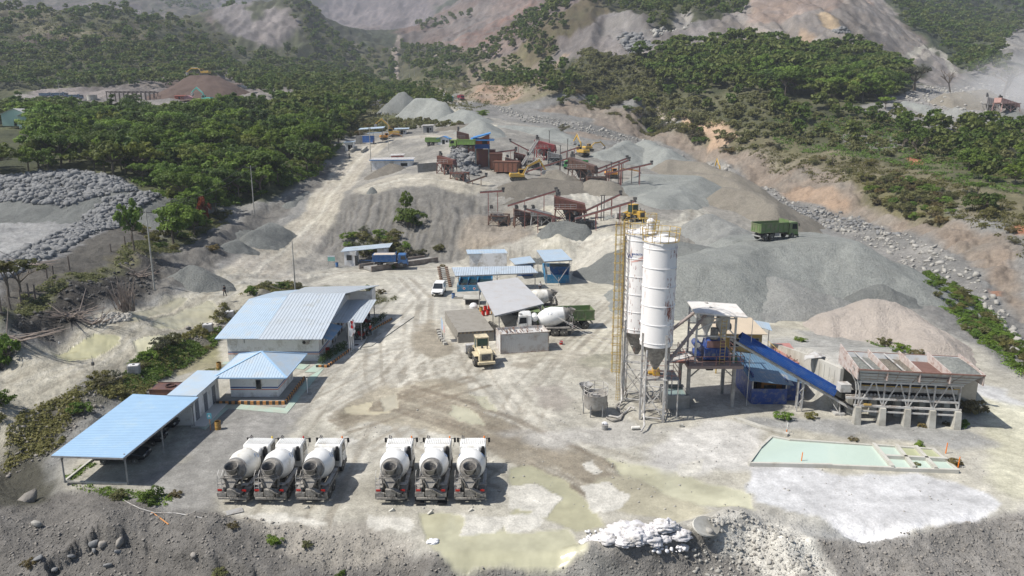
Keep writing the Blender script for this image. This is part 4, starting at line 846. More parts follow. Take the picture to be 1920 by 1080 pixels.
wood([(-60,90),(60,88),(200,85),(330,95),(430,115),(480,155),(520,175),(430,150),(330,172),(60,176),(-60,178)],8.5,'acd',0.8,1.3,0,0,20,FARW)
wood([(0,50),(100,35),(200,28),(300,50),(420,85),(400,120),(300,90),(200,60),(150,75),(90,55),(0,75)],15,'acs',0.8,1.3,0,0,21,FARW)
wood([(480,120),(540,130),(660,150),(720,185),(700,205),(600,205),(500,185),(440,170)],9,'ace',0.8,1.3,0,0,22,FARW)
wood([(560,-10),(600,35),(660,95),(710,160),(640,150),(590,105),(560,60),(530,10)],9,'acs',0.8,1.3,0,0,23,FARW)
wood([(400,60),(430,90),(540,110),(600,110),(640,150),(520,130),(440,120),(400,90)],11,'acss',0.8,1.3,0,0,36,FARW)
wood([(1030,125),(1100,150),(1200,150),(1260,200),(1330,240),(1200,215),(1090,180)],8,'sss',0.8,1.8,0,0,37,FARW)
wood([(0,20),(120,40),(260,40),(420,110),(300,110),(0,90)],15,'ssa',0.9,1.8,0,0,38,FARW)
wood([(1090,110),(1200,110),(1230,160),(1300,190),(1460,190),(1500,260),(1400,270),(1300,225),(1180,190),(1090,165)],4.6,'s',0.7,1.7,0,0,39,FARW)
wood([(1450,190),(1700,215),(1880,240),(1880,300),(1700,280),(1500,270)],6,'ssa',0.6,1.2,0,0,40,FARW)
wood([(600,95),(680,95),(745,110),(740,160),(690,150),(640,125)],12,'ac',0.9,1.4,0,0,24,FARW)
wood([(750,85),(790,95),(860,100),(870,130),(900,150),(840,160),(790,150),(760,130)],11,'ac',0.8,1.3,0,0,25,FARW)
wood([(780,55),(870,30),(885,20),(880,35),(840,50),(790,70)],13,'ac',0.9,1.4,0,0,26,FARW)
wood([(870,120),(930,85),(1000,40),(1060,10),(1080,20),(1010,70),(960,100),(900,130)],9.5,'ac',0.8,1.4,0,0,27,FARW)
wood([(980,95),(1010,60),(1050,40),(1060,60),(1035,90),(1050,115),(1010,125),(990,110)],8.5,'ac',0.8,1.3,0,0,28,FARW)
wood([(1080,5),(1160,0),(1280,-10),(1380,-10),(1410,20),(1350,55),(1300,45),(1270,20),(1245,60),(1222,65),(1190,30),(1150,25),(1100,20)],9.5,'ac',0.8,1.4,0,0,29,FARW)
wood([(1640,-20),(1760,-20),(1960,-20),(1960,60),(1900,70),(1870,110),(1800,120),(1760,90),(1740,85),(1700,50)],10.5,'aacd',0.9,1.5,0,0,30,FARW)
wood([(1780,120),(1860,110),(1900,140),(1850,150),(1810,148)],9,'ac',0.8,1.2,0,0,31,FARW)
wood([(300,-5),(560,-5),(430,30),(380,22),(300,22)],26,'ac',1.1,1.8,0,0,32,FARW)
wood([(560,165),(650,160),(700,185),(660,200),(560,195)],8.5,'ace',0.8,1.2,0,0,33,FARW)
wood([(1400,240),(1700,260),(1880,290),(1900,340),(1700,300),(1500,270)],7,'s',0.7,1.4,0,0,34,FARW)
wood([(1100,130),(1190,105),(1200,130),(1150,160),(1080,160)],9,'s',0.9,1.6,0,0,35,FARW)
R_=random.Random(9)
def sizekey(t):return-t[4]*(8 if t[0]in 'abcdefg' else 2.5)/t[2]
def flush(store,lim):
 global FARW
 store.sort(key=sizekey)
 vis=[t for t in store]
 for t in vis[:lim]:
  k,x,y,z,s,lb_,g=t;put(k,x,y,(top(x,y)if z is None else z)-0.1,s,lb_,g,R=R_)
 for t in vis[lim:]:FARW.append(t)
_all=[t for t in TREES+SHRUBS if abs(t[1]/t[2])<0.78]
flush([t for t in _all if t[0]in 'abcdefg'],285);flush([t for t in _all if t[0]not in 'abcdefg'],285)
_lk={'a':'a','b':'a','c':'c','d':'d','e':'e','f':'a','g':'d','s':'s','t':'s','u':'s','v':'s'}
FW=[(_lk[t[0]],t[1],t[2],hz(t[1],t[2])-0.3,t[4])for t in FARW]
PLNOTE=len(FW)
merged("distant_wood",[t for i,t in enumerate(FW)if t[0]!='s' and i%2],LFBK,"dark green woods covering the far hills","woodland",1)
merged("distant_wood",[t for i,t in enumerate(FW)if t[0]!='s' and not i%2],LFG,"lighter green trees mixed through the far woods","woodland",2)
merged("distant_scrub",[t for t in FW if t[0]=='s'],LFO,"olive scrub scattered over the far slopes","scrub",3)
def lone(key,px,py,s,label,m=None,gp=None):
 x,y,z=GP(px,py);r=put(key,x,y,top(x,y)-0.1,s,label,R=R_);r["group"]="";del r["group"]
 if m:
  for c in r.children:pass
  for o in bpy.data.objects:
   if o.parent is r and o.name.startswith(("crown","foliage")):o.data=o.data.copy();o.data.materials[0]=m
 return r
lone('t',765,426,(1.75,1.6,2.2),"bright green bushy tree growing on the face of the big mound",LFB)
lone('b',762,406,(0.5,0.5,0.85),"slender top shoot of the tree on the big mound",LFB)
lone('s',824,470,0.7,"small round bush right of the weighbridge shrubs")
lone('s',790,478,0.6,"small dark bush behind the front of the blue truck")
lone('b',252,470,(0.62,0.62,1.25),"tall thin tree with bare trunk on the edge of the left plateau")
lone('t',380,412,(0.85,0.85,2.6),"rust red dying shrub in the hedge above the left road",LFR)
lone('c',340,425,0.7,"dark green tree left of the rust red shrub")
lone('a',905,222,(0.95,0.8,0.5),"lone round dark bush beside the river gravel")
lone('t',1845,395,(2.4,2.0,2.3),"large dark green bush on the river bank at the right edge",LFD)
lone('d',1832,368,0.55,"small flat topped tree above the large dark bush")
lone('c',540,108,(1.0,1.0,1.9),"tall dark spire tree in front of the left rocky ridge")
lone('e',288,34,1.7,"large lone tree on the crest of the left hill",LFD)
lone('e',145,20,0.8,"small lone tree on the left hill crest",LFD)
lone('d',1712,170,(1.5,1.5,1.7),"wide grey green rain tree beside the right quarry",LFGY)
lone('d',1660,205,0.8,"small tree at the lip of the right quarry")
lone('c',250,208,1.0,"solitary tree at the foot of the far terrace")
lone('u',400,470,0.7,"dry shrub on the grey sand bank by the road")
lone('s',5,690,(0.9,0.9,1.6),"dark shrub at the left edge of the road",LFG)
lone('s',3,760,0.6,"small shrub at the left frame edge below the road",LFG)
lone('v',1055,262,1.2,"bush on the river side of the gravel terrace")
for i,(px,py,s,lb_)in enumerate([(512,1020,.32,"green weed tuft on the foreground slope"),(575,1024,.22,"small dark weed on the foreground slope"),(437,988,.28,"flat weed tuft at the end of the fallen cord"),(280,940,.5,"weeds in front of the carport"),(225,935,.35,"weeds by the front carport post"),(330,930,.3,"thin weeds beside the carport shadow"),(640,1078,.2,"yellow weed at the bottom edge"),(410,1078,.3,"green weed at the bottom edge left"),(55,1060,.3,"weed tuft in the lower left corner"),(1470,788,.45,"weeds under the blue conveyor foot"),(1520,785,.35,"weeds at the aggregate bin corner"),(1728,800,.25,"small weed between the concrete piers"),(1808,800,.35,"bushy weed by the last concrete pier"),(1775,797,.25,"dry weed before the last concrete pier"),(1788,872,.4,"green weed at the pond corner"),(1722,838,.3,"weed growing on the far pond wall"),(1715,876,.25,"weed growing on the near pond wall"),(1600,826,.28,"creeping weed on the pond rim"),(733,503,.6,"shrub in front of the weighbridge wall"),(830,500,.35,"dry shrub at the weighbridge ramp"),(1822,775,.8,"bush behind the aggregate bins"),(1690,660,.5,"green strip bush behind the aggregate bins, middle"),(1660,650,.5,"green strip bush behind the aggregate bins, left"),(1720,668,.5,"green strip bush behind the aggregate bins, right"),(1500,640,.4,"weeds on the top of the concrete wall"),(640,545,.4,"shrub in the grass patch behind the office"),(715,550,.5,"grassy bush in the patch behind the office"),(690,545,.5,"weedy bush nearest the office porch roof"),(150,840,.35,"small shrub behind the carport roof")]):
 lone('tsu'[i%3]if 'dry' not in lb_ else 'u',px,py,s,lb_)
for px,py,h in((1040+740,193,15),):
 pass
def palm(px,py,H,label,seed):
 x,y,z=GP(px,py);R=random.Random(seed);root=thing("palm_tree",label,"palm tree",(x,y,top(x,y)));m=MB();m.cyl((0,0,-.3),(.4,0,H),.2,.13,8);m.build("trunk",BARK,root,smooth=True);m=MB()
 for k in range(15):
  a=k*2.4;L=R.uniform(2.8,3.8);pr=None
  for i in range(7):
   f=i/6;c=Vector((.4+math.cos(a)*L*f,math.sin(a)*L*f,H+.9*math.sin(f*2.2)*1.2-f*f*2.0));s=Vector((-math.sin(a),math.cos(a),-.25))*(.55*math.sin(min(1,f+.12)*2.7)+.05);q=(c-s,c,c+Vector((-s.x,-s.y,s.z))*-1)
   q=(c+s,c+Vector((0,0,.12)),c+Vector((-s.x,-s.y,s.z)))
   if pr:m.add([pr[0],pr[1],q[1],q[0],pr[2],q[2]],[(0,1,2,3),(1,4,5,2)])
   pr=q
 m.build("fronds",LFG,root,fix=False)
palm(246,322,8,"coconut palm in the left wood above the boulder heap",1);palm(122,236,6,"coconut palm behind the mint green house",2);palm(300,232,7,"coconut palm under the far terrace",3)
def bare_tree(px,py,H,label,seed,spread=0.8,leaf=None):
 x,y,z=GP(px,py);R=random.Random(seed);mb=MB();tips=[]
 def br(a,d,L,r,k):
  b=a+d*L;mb.cyl(a,b,r,r*0.68,7,False)
  if k==0:tips.append(b);return
  for _ in range(R.choice((2,3))):
   dd=(d+Vector((R.uniform(-1,1),R.uniform(-1,1),R.uniform(-0.3,0.6)))*spread).normalized();br(b,dd,L*R.uniform(0.6,0.8),r*0.62,k-1)
 br(Vector((0,0,-0.5)),Vector((R.uniform(-.1,.1),0,1)),H*0.32,H*0.035,4)
 root=thing("bare_tree",label,"tree",(x,y,top(x,y)));mb.build("trunk",BARK,root,smooth=True)
 if leaf:
  RR=np.random.RandomState(seed);V_,F_=leaf_cloud(RR,[(t,H*0.08)for t in tips],16,0.22);npmesh("crown",V_,F_,leaf,root)
 return root
bare_tree(1780,192,17,"gnarled bare tree in the middle of the right quarry",3,0.9)
bare_tree(1880,195,20,"gnarled half leafless tree at the dusty quarry edge",5,0.9,LFGY)
bare_tree(1715,170,15,"bare forked trunk under the wide rain tree",8,0.9,LFGY)
bare_tree(1200,228,6,"small leafless tree on the slope right of the river",9,0.7);bare_tree(1250,215,6,"small leafless tree by the slope path",10,0.7)
bare_tree(1560,312,4.5,"stunted bare tree above the river bank",12,0.8)
for px,py in((1690,285),(1718,290),(1725,285)):bare_tree(px,py,6,"stumpy bare tree of the cluster by the red earth patch",px,0.8)["group"]="stumpy bare trees by the red earth"
for px,py in((38,548),(15,556)):bare_tree(px,py,5.5,"leaning bare tree at the left end of the field fence",px,0.8,LFO)["group"]="bare trees at the end of the field fence"
def turf(name,polypx,n,size,m,label,seed,hh=0.35,rad=0.4,z=None):
 R=np.random.RandomState(seed);poly=W2(polypx)if z is None else[G(p[0],p[1],z)[:2]for p in polypx];pts=scatter_poly(poly,n,R)
 X=np.array([p[0]for p in pts]);Y=np.array([p[1]for p in pts]);keep=fbm(X*0.25,Y*0.25,seed,3)>-0.12;X=X[keep];Y=Y[keep];Z=hzv(X,Y)
 V_,F_=leaf_cloud(R,[((a,b,c+hh*0.4),rad*R.uniform(0.5,1.3))for a,b,c in zip(X,Y,Z)],9,size,0.5);o=npmesh(name,V_,F_,m);return tag(o,label,"ground cover",kind="stuff")
turf("bank_undergrowth",[(30,770),(170,720),(300,650),(420,570),(540,528),(700,560),(600,545),(430,610),(400,650),(330,690),(220,770),(110,840),(0,890)],3600,0.13,LFO,"tangled undergrowth on the bank behind the offices",41)
turf("bank_undergrowth",[(230,690),(330,640),(420,600),(400,650),(330,700),(240,745)],1500,0.13,LFG,"green creepers below the first white tank cage",42)
turf("slope_scrub",[(1340,285),(1500,290),(1700,310),(1900,380),(2000,450),(1920,480),(1850,430),(1700,370),(1500,320)],3500,0.22,LFO,"olive scrub cover on the shelf above the river bank",43,0.5,0.9)
turf("slope_scrub",[(1100,195),(1300,230),(1400,280),(1330,262),(1180,225),(1100,205)],1800,0.3,LFO,"scrub cover on the terrace left of the orange track",44,0.6,1.1)
turf("slope_scrub",[(1450,220),(1690,225),(1900,300),(2000,380),(1800,350),(1650,300),(1450,275)],3500,0.28,LFG,"green scrub cover below the right wood",45,0.6,1.2)
turf("valley_scrub",[(560,150),(700,195),(900,150),(1000,170),(900,200),(850,230),(620,250)],3000,0.4,LFO,"scrub cover at the mouth of the valley",46,0.7,1.5)
turf("field_grass",[(40,560),(150,510),(260,455),(330,440),(400,400),(430,420),(350,470),(250,480),(130,545),(20,600)],2600,0.14,LFO,"grass and weeds along the field fence on the left",47)
turf("wood_undergrowth",[(240,335),(300,372),(340,400),(470,382),(590,335),(640,270),(600,300),(500,350),(400,345)],2200,0.28,LFG,"undergrowth along the front of the left wood",48,0.8,1.2)
turf("river_bank_grass",[(1700,512),(1790,540),(1880,600),(1960,690),(1960,740),(1900,700),(1840,640),(1760,575)],2400,0.11,LFG,"green creepers over the bank beside the right river",49,0.3,0.5)
turf("yard_weeds",[(1620,638),(1680,648),(1760,672),(1750,680),(1660,660)],260,0.09,LFG,"strip of weeds behind the aggregate bins",50,0.2,0.3,z=0)
turf("yard_weeds",[(415,690),(440,690),(400,700),(370,695)],90,0.07,LFO,"weeds beside the small office",51,0.1,0.2,z=0)
turf("yard_weeds",[(690,545),(740,555),(745,566),(700,570),(640,552)],260,0.1,LFO,"patch of weeds behind the office porch",52,0.2,0.3)
turf("yard_weeds",[(130,905),(330,930),(310,950),(240,940),(150,915),(120,890),(170,865),(180,870)],330,0.07,LFG,"weeds around the front of the carport",53,0.1,0.2,z=0)
turf("cliff_scrub",[(900,150),(960,130),(1040,150),(1090,190),(1000,185)],900,0.35,LFO,"scrub on top of the tan cliff",54,0.6,1.2)
turf("slope_scrub",[(1040,125),(1160,130),(1300,190),(1400,230),(1340,240),(1200,205),(1090,170)],3200,0.4,LFO,"scrub cover on the slope left of the right wood",56,0.7,1.6)
turf("hill_scrub",[(0,40),(100,45),(250,60),(400,120),(350,150),(100,110),(0,100)],2600,0.55,LFO,"scrub over the open left hill",55,0.8,1.6)
# ------------------------------------------------------------------ paints and metals
WHITE=mat("white paint",(0.72,0.72,0.70),0.4,0.05,1.0,dirt=(0.40,0.37,0.31),dirtamt=0.25,dirtscale=0.8)
CREAM=mat("cream drum paint",(0.66,0.645,0.60),0.45,0.05,0.8,dirt=(0.42,0.39,0.33),dirtamt=0.35,dirtscale=0.7)
DRUMW=mat("white drum paint",(0.70,0.70,0.685),0.38,0.04,0.8,dirt=(0.45,0.43,0.38),dirtamt=0.2,dirtscale=0.7)
CONC=mat("cement crusted steel",(0.30,0.285,0.26),0.85,0.25,3,dirt=(0.14,0.13,0.12),dirtamt=0.5,dirtscale=2,bump=0.02)
DKMET=mat("dark steel",(0.055,0.055,0.058),0.55,0.3,3,dirt=(0.20,0.185,0.16),dirtamt=0.35,dirtscale=2)
GRMET=mat("grey steel",(0.30,0.30,0.295),0.55,0.15,2,dirt=(0.16,0.13,0.11),dirtamt=0.3,dirtscale=1.5)
LTMET=mat("light grey steel",(0.47,0.465,0.45),0.5,0.12,2,dirt=(0.24,0.20,0.17),dirtamt=0.35,dirtscale=1.3)
TYRE=mat("tyre rubber",(0.035,0.034,0.033),0.85,0.3,6,dirt=(0.20,0.19,0.165),dirtamt=0.4,dirtscale=3)
HUB=mat("dusty hub",(0.42,0.41,0.38),0.6,0.2,6)
GLASS=mat("dark glass",(0.018,0.022,0.026),0.08,0.05,1,spec=0.6)
BLACK=mat("black plastic",(0.02,0.02,0.021),0.5,0.2,3)
ORANGE=mat("orange lens",(0.75,0.20,0.02),0.3,0.05,1);REDL=mat("red lens",(0.45,0.02,0.015),0.3,0.1,1);YELL=mat("yellow lens",(0.75,0.52,0.04),0.3,0.05,1)
def rustmat(name,c,amt=0.35,sc=1.3):return mat(name,c,0.6,0.15,2,dirt=(0.16,0.075,0.045),dirtamt=amt,dirtscale=sc,bump=0.004)
TGREEN=mat("green truck paint",(0.25,0.42,0.10),0.5,0.1,1,dirt=(0.24,0.22,0.15),dirtamt=0.4,dirtscale=1.5)
TGREEN2=mat("dark green truck paint",(0.12,0.20,0.07),0.5,0.12,1,dirt=(0.2,0.19,0.13),dirtamt=0.45,dirtscale=1.5)
YELM=mat("yellow machine paint",(0.52,0.32,0.05),0.45,0.1,1,dirt=(0.3,0.25,0.16),dirtamt=0.3,dirtscale=1.5);CRYEL=mat("faded cream yellow paint",(0.58,0.50,0.34),0.5,0.08,1,dirt=(0.34,0.29,0.2),dirtamt=0.35,dirtscale=1.3)
BLUEP=mat("blue paint",(0.035,0.12,0.30),0.45,0.1,1,dirt=(0.22,0.22,0.2),dirtamt=0.25,dirtscale=1.2)
def wheel(parent,x,y,r,w,name="wheel",axis='x',hub=HUB):
 d=Vector((1,0,0))if axis=='x' else Vector((0,1,0))
 mb=MB();a=Vector((x,y,r))-d*w/2
 mb.lathe([(r*0.62,0),(r*0.9,0),(r,w*0.14),(r,w*0.86),(r*0.9,w),(r*0.62,w)],a,d,18)
 o=mb.build(name,TYRE,parent,smooth=True)
 m2=MB();m2.lathe([(r*0.15,-0.01),(r*0.2,0.05),(r*0.6,0.03),(r*0.62,w*0.5),(r*0.6,w-0.03),(r*0.2,w-0.05),(r*0.15,w+0.01)],a,d,14);m2.build("rim",hub,o,smooth=True);return o
def grid_quad(mb,p,n):pass
# ------------------------------------------------------------------ concrete mixer truck (rear at y=0, nose at +y)
def make_mixer(drumm,label,loc,rz=0,chute=True):
 t=thing("mixer_truck",label,"mixer truck",loc,rz,"white concrete mixer trucks")
 mb=MB();mb.box(-0.45,-0.32,0.35,6.2,0.78,1.0).box(0.32,0.45,0.35,6.2,0.78,1.0)
 for y in(0.5,1.4,2.2,3.2,4.2,5.2):mb.box(-0.32,0.32,y,y+0.1,0.8,0.98)
 mb.box(-0.2,0.2,3.4,5.2,0.6,0.8).box(-0.5,0.5,5.2,6.7,0.62,1.0);mb.build("chassis",DKMET,t)
 for y in(1.25,2.35):
  for sx in(-1,1):wheel(t,sx*0.98,y,0.48,0.46)
 for sx in(-1,1):wheel(t,sx*0.97,5.75,0.48,0.28)
 for y in(1.25,2.35,5.75):MB().cyl((-.7,y,.48),(.7,y,.48),.08,n=8).build("axle",DKMET,t)
 cab=MB();prof=[(5.15,0.62),(5.15,2.42),(5.28,2.58),(6.55,2.60),(6.72,2.48),(6.93,1.62),(6.98,0.62)]
 cab.prism(prof,-1.08,1.08,'x');cb=cab.build("cab",WHITE,t,bevel=0.07)
 rb=MB()
 for i in range(13):x=-0.9+i*0.15;rb.box(x-0.035,x+0.035,5.38,6.5,2.59,2.635)
 rb.build("roof_rib",WHITE,cb,bevel=0.012)
 g=MB();g.add([(-0.95,6.742,2.40),(0.95,6.742,2.40),(1.0,6.935,1.66),(-1.0,6.935,1.66)],[(0,1,2,3)]);g.build("windscreen",GLASS,cb)
 for sx in(-1,1):
  g=MB();x=sx*1.085;g.add([(x,5.75,1.62),(x,6.72,1.55),(x,6.55,2.32),(x,5.78,2.34)],[(0,1,2,3)]);g.build("side_window",GLASS,cb)
  d=MB();x=sx*1.083;d.box(min(x,x+sx*.012),max(x,x+sx*.012),5.66,5.69,0.85,2.4);d.box(min(x,x+sx*.03),max(x,x+sx*.03),5.8,5.95,1.42,1.46);d.build("door_seam",BLACK,cb)
  mm=MB();mm.bar((sx*1.05,6.75,2.45),(sx*1.33,6.9,2.42),0.04).box(sx*1.33-0.09,sx*1.33+0.09,6.86,6.93,2.05,2.45).bar((sx*1.33,6.9,2.42),(sx*1.2,6.85,1.7),0.03);mm.build("mirror",BLACK,cb)
  hl=MB();hl.box(sx*0.8-0.18,sx*0.8+0.18,6.97,7.01,0.82,1.02);hl.build("headlight",LTMET,cb)
  st=MB();st.box(min(sx*0.85,sx*1.12),max(sx*0.85,sx*1.12),6.1,6.95,0.32,0.62);st.build("step",DKMET,cb)
 bm=MB();bm.box(-1.1,1.1,6.9,7.06,0.4,0.78);bm.build("front_bumper",WHITE,t,bevel=0.03)
 gr=MB();gr.box(-0.75,0.75,6.975,7.0,1.05,1.4);gr.build("grille",BLACK,cb)
 bc=MB();bc.lathe([(0.06,0),(0.07,0.02),(0.065,0.16),(0.03,0.2)],(0.93,6.5,2.6),(0,0,1),10);be=bc.build("beacon",ORANGE,t,smooth=True)
 hn=MB();hn.cyl((-0.95,6.3,2.68),(-0.95,6.75,2.72),0.03,0.06,8).cyl((-0.8,6.3,2.68),(-0.8,6.65,2.72),0.03,0.05,8);hn.build("air_horn",DKMET,cb)
 tk=MB();tk.lathe([(0.05,0),(0.3,0.03),(0.38,0.12),(0.38,1.48),(0.3,1.57),(0.05,1.6)],(-0.98,4.78,2.12),(1,0,0),20);tk.build("water_tank",DRUMW,t,smooth=True)
 m=MB();m.box(-0.9,-0.75,4.5,5.05,0.98,1.8).box(0.3,0.45,4.5,5.05,0.98,1.8);m.build("tank_bracket",DKMET,t)
 ai=MB();ai.box(0.70,1.02,4.85,5.12,1.3,2.35).cyl((0.86,4.98,2.3),(0.86,4.98,2.55),0.13,n=10);ai.build("air_intake",BLACK,t,bevel=0.04)
 bt=MB();bt.box(0.55,1.05,3.75,4.45,0.55,1.05).cyl((-0.8,3.5,0.75),(-0.8,4.4,0.75),0.25,n=14);bt.build("fuel_tank",DKMET,t,bevel=0.03)
 A=Vector((0,4.35,1.72));B=Vector((0,0.62,2.62));ax=(B-A).normalized();L=(B-A).length
 pr=[(0.12,0),(0.55,0.02),(0.80,0.28),(1.0,0.75),(1.13,1.25),(1.17,1.6),(1.16,1.95),(1.06,2.4),(0.93,2.85),(0.80,3.3)]
 dm=MB();dm.lathe(pr,A,ax,36);dr=dm.build("drum",drumm,t,smooth=True)
 rg=MB();rg.lathe([(0.80,3.24),(0.87,3.25),(0.87,3.36),(0.80,3.37)],A,ax,36,cap=False);rg.build("drum_ring",GRMET,dr,smooth=False)
 tl=MB();tl.lathe([(0.80,3.34),(0.70,3.55),(0.56,3.78),(0.50,3.84),(0.44,3.84),(0.44,3.55)],A,ax,28);tl.build("drum_mouth",CONC,dr,smooth=True)
 ht=MB();c=A+ax*1.25;up=Vector((0.25,-ax.z,-ax.y*-1));
 nrm=Vector((0.18,0,1));nrm=(nrm-ax*nrm.dot(ax)).normalized();hp=c+nrm*1.11;ht.cyl(hp-nrm*0.02,hp+nrm*0.035,0.24,0.24,16);ht.build("drum_hatch",drumm,dr,smooth=True)
 for sx in(-1,1):
  e=MB();
  for k in range(14):
   th=k/14*2*PI
  q=Vector((sx,0,0.75));q=(q-ax*q.dot(ax)).normalized();side=ax.cross(q).normalized();cc=A+ax*1.6+q*1.172
  ring=[]
  for k in range(20):
   th=2*PI*k/20;p0=cc+side*math.cos(th)*0.2+ax*math.sin(th)*0.24;rad=(p0-(A+ax*((p0-A).dot(ax)))).normalized();rr=1.174;pj=A+ax*((p0-A).dot(ax))+rad*rr;ring.append(pj)
  for k in range(20):
   if k%10<7:e.bar(ring[k],ring[(k+1)%20],0.03,0.012)
  e.build("drum_emblem",BLUEP,dr)
 m=MB()
 for sx in(-1,1):
  m.bar((sx*0.55,0.55,1.0),(sx*0.72,0.5,2.15),0.1).bar((sx*0.42,0.9,1.0),(sx*0.5,0.7,1.95),0.1).bar((sx*0.72,0.5,2.15),(sx*0.62,0.1,2.2),0.07)
  m.bar((sx*0.62,0.1,2.2),(sx*0.15,0.0,1.45),0.07).bar((sx*0.72,0.3,2.17),(sx*0.42,0.3,2.95),0.045)
  m.box(sx*0.95-0.28,sx*0.95+0.28,0.25,0.6,1.55,1.6)
 m.bar((-0.85,0.12,2.2),(0.85,0.12,2.2),0.07).bar((-0.72,0.5,2.15),(0.72,0.5,2.15),0.08).box(-0.3,0.3,0.55,0.75,1.75,1.95)
 m.build("rear_frame",CONC,t)
 hp=MB();hc=Vector((0,0.42,2.72));hax=Vector((0,-0.28,1))
 hp.lathe([(0.20,-0.28),(0.33,0.05),(0.50,0.42),(0.53,0.42),(0.36,0.0),(0.23,-0.30)],hc,hax,24,cap=False);hp.lathe([(0.53,0.40),(0.55,0.40),(0.55,0.45),(0.53,0.45)],hc,hax,24,cap=False);hp.build("charge_hopper",CONC,t,smooth=True)
 hi=MB();hi.lathe([(0.01,-0.22),(0.19,-0.22),(0.3,0.05),(0.44,0.34)],hc,hax,20,cap=False);hi.build("hopper_lining",DKMET,t,smooth=True)
 ch=MB();ch.add([(-0.5,0.35,2.1),(0.5,0.35,2.1),(0.16,-0.02,1.45),(-0.16,-0.02,1.45),(-0.5,0.05,2.12),(-0.16,-0.22,1.5),(0.5,0.05,2.12),(0.16,-0.22,1.5)],[(0,1,2,3),(0,3,5,4),(1,6,7,2)]);ch.build("discharge_funnel",CONC,t)
 fc=MB()
 fc.add([(-0.05,-0.02,1.42),(0.1,-0.25,1.36),(0.98,-0.2,0.86),(0.9,0.1,0.9),(-0.09,0.05,1.58),(0.15,-0.33,1.5),(1.03,-0.28,1.0),(0.88,0.16,1.06)],[(0,1,2,3),(0,3,7,4),(1,5,6,2)]);fo=fc.build("swing_chute",CONC,t);so=fo.modifiers.new("thick",'SOLIDIFY');so.thickness=0.025
 fm=MB();fm.bar((0.82,-0.3,0.98),(0.9,0.16,1.0),0.16,0.3);
 if chute:fm.build("chute_flap",BLACK,t)
 md=MB()
 for sx in(-1,1):
  md.prism([(0.45,1.0),(0.6,1.12),(3.3,1.12),(3.45,1.0),(3.45,0.95),(0.45,0.95)],min(sx*0.72,sx*1.24),max(sx*0.72,sx*1.24),'x')
  md.box(min(sx*0.72,sx*1.24),max(sx*0.72,sx*1.24),0.3,0.34,0.35,1.0)
 md.build("fender",CONC,t)
 dk=MB();dk.box(0.95,1.24,1.0,3.6,1.3,1.34).bar((1.2,1.0,1.34),(1.2,1.0,1.1),0.05).bar((1.2,3.5,1.34),(1.2,3.5,1.1),0.05);dk.build("side_deck",GRMET,t)
 bp=MB();bp.box(-1.22,-0.5,0.1,0.32,0.62,0.95).box(0.5,1.22,0.1,0.32,0.62,0.95).box(-1.1,1.1,0.0,0.12,0.45,0.6).box(-0.4,0.4,0.05,0.35,0.7,1.25);
 for k in range(6):bp.cyl((-0.3+k*0.12,0.0,0.7+0.1*(k%3)),(-0.25+k*0.12,-0.1,0.6+0.15*(k%2)),0.03,n=6)
 bp.build("rear_bumper",CONC,t,bevel=0.02)
 for sx in(-1,1):
  tlm=MB();tlm.box(sx*0.95-0.17,sx*0.95+0.17,0.07,0.1,1.12,1.28);tlm.build("tail_light",REDL,t)
 ld=MB()
 for sx in(-1.15,-0.82):ld.bar((sx,0.15,0.7),(sx,0.3,2.3),0.035)
 for k in range(6):ld.bar((-1.15,0.17+k*0.025,0.85+k*0.25),(-0.82,0.17+k*0.025,0.85+k*0.25),0.03)
 ld.bar((-1.15,0.3,2.3),(-1.15,0.7,2.6),0.03).bar((-0.82,0.3,2.3),(-0.82,0.7,2.6),0.03);ld.build("ladder",LTMET,t)
 return t
MX=[(434,CREAM,"leftmost of the six parked mixer trucks, with a creamier drum and yellow beacon"),(504,DRUMW,"second from left of the six parked mixer trucks, red beacon on its cab"),(582,DRUMW,"third parked mixer truck, right end of the left group of three"),(732,DRUMW,"first mixer truck right of the gap, black flap on its chute"),(807,DRUMW,"second mixer truck right of the gap, with black mud flaps hanging at its rear"),(881,DRUMW,"rightmost of the six parked mixer trucks beside the muddy tracks")]
for i,(px,dmat,lb_)in enumerate(MX):
 x=(px-960)/1400*57.4;t=make_mixer(dmat,lb_,(x,52.3,0.02),math.radians([-2.6,-0.6,-1.4,0.9,-0.5,0.4][i]),chute=i not in(4,5))
 if i<2:
  for o in list(t.children):pass
  for o in bpy.data.objects:
   if o.parent is t and o.name.startswith("beacon"):o.data.materials[0]=(YELL,REDL)[i]
 if i==4:
  mf=MB();mf.box(-1.25,-0.5,-0.1,0.3,0.12,0.16).box(0.5,1.25,-0.1,0.3,0.12,0.16).box(-1.25,-0.5,0.26,0.3,0.14,0.6).box(0.5,1.25,0.26,0.3,0.14,0.6);mf.build("mud_flap",BLACK,t)
x,y,z=G(1062,628,0);a=make_mixer(DRUMW,"mixer truck standing sideways half under the big grey canopy, nose to the left",(x+1.0,y+0.5,0.02),math.radians(91));a.scale=(1.12,1.12,1.15)
x,y,z=G(1040,590,0);a=make_mixer(CREAM,"mixer truck behind the other under the grey canopy, only its rear drum sticking out",(x+0.3,y+1.0,0.02),math.radians(93));a.scale=(1.1,1.1,1.1)
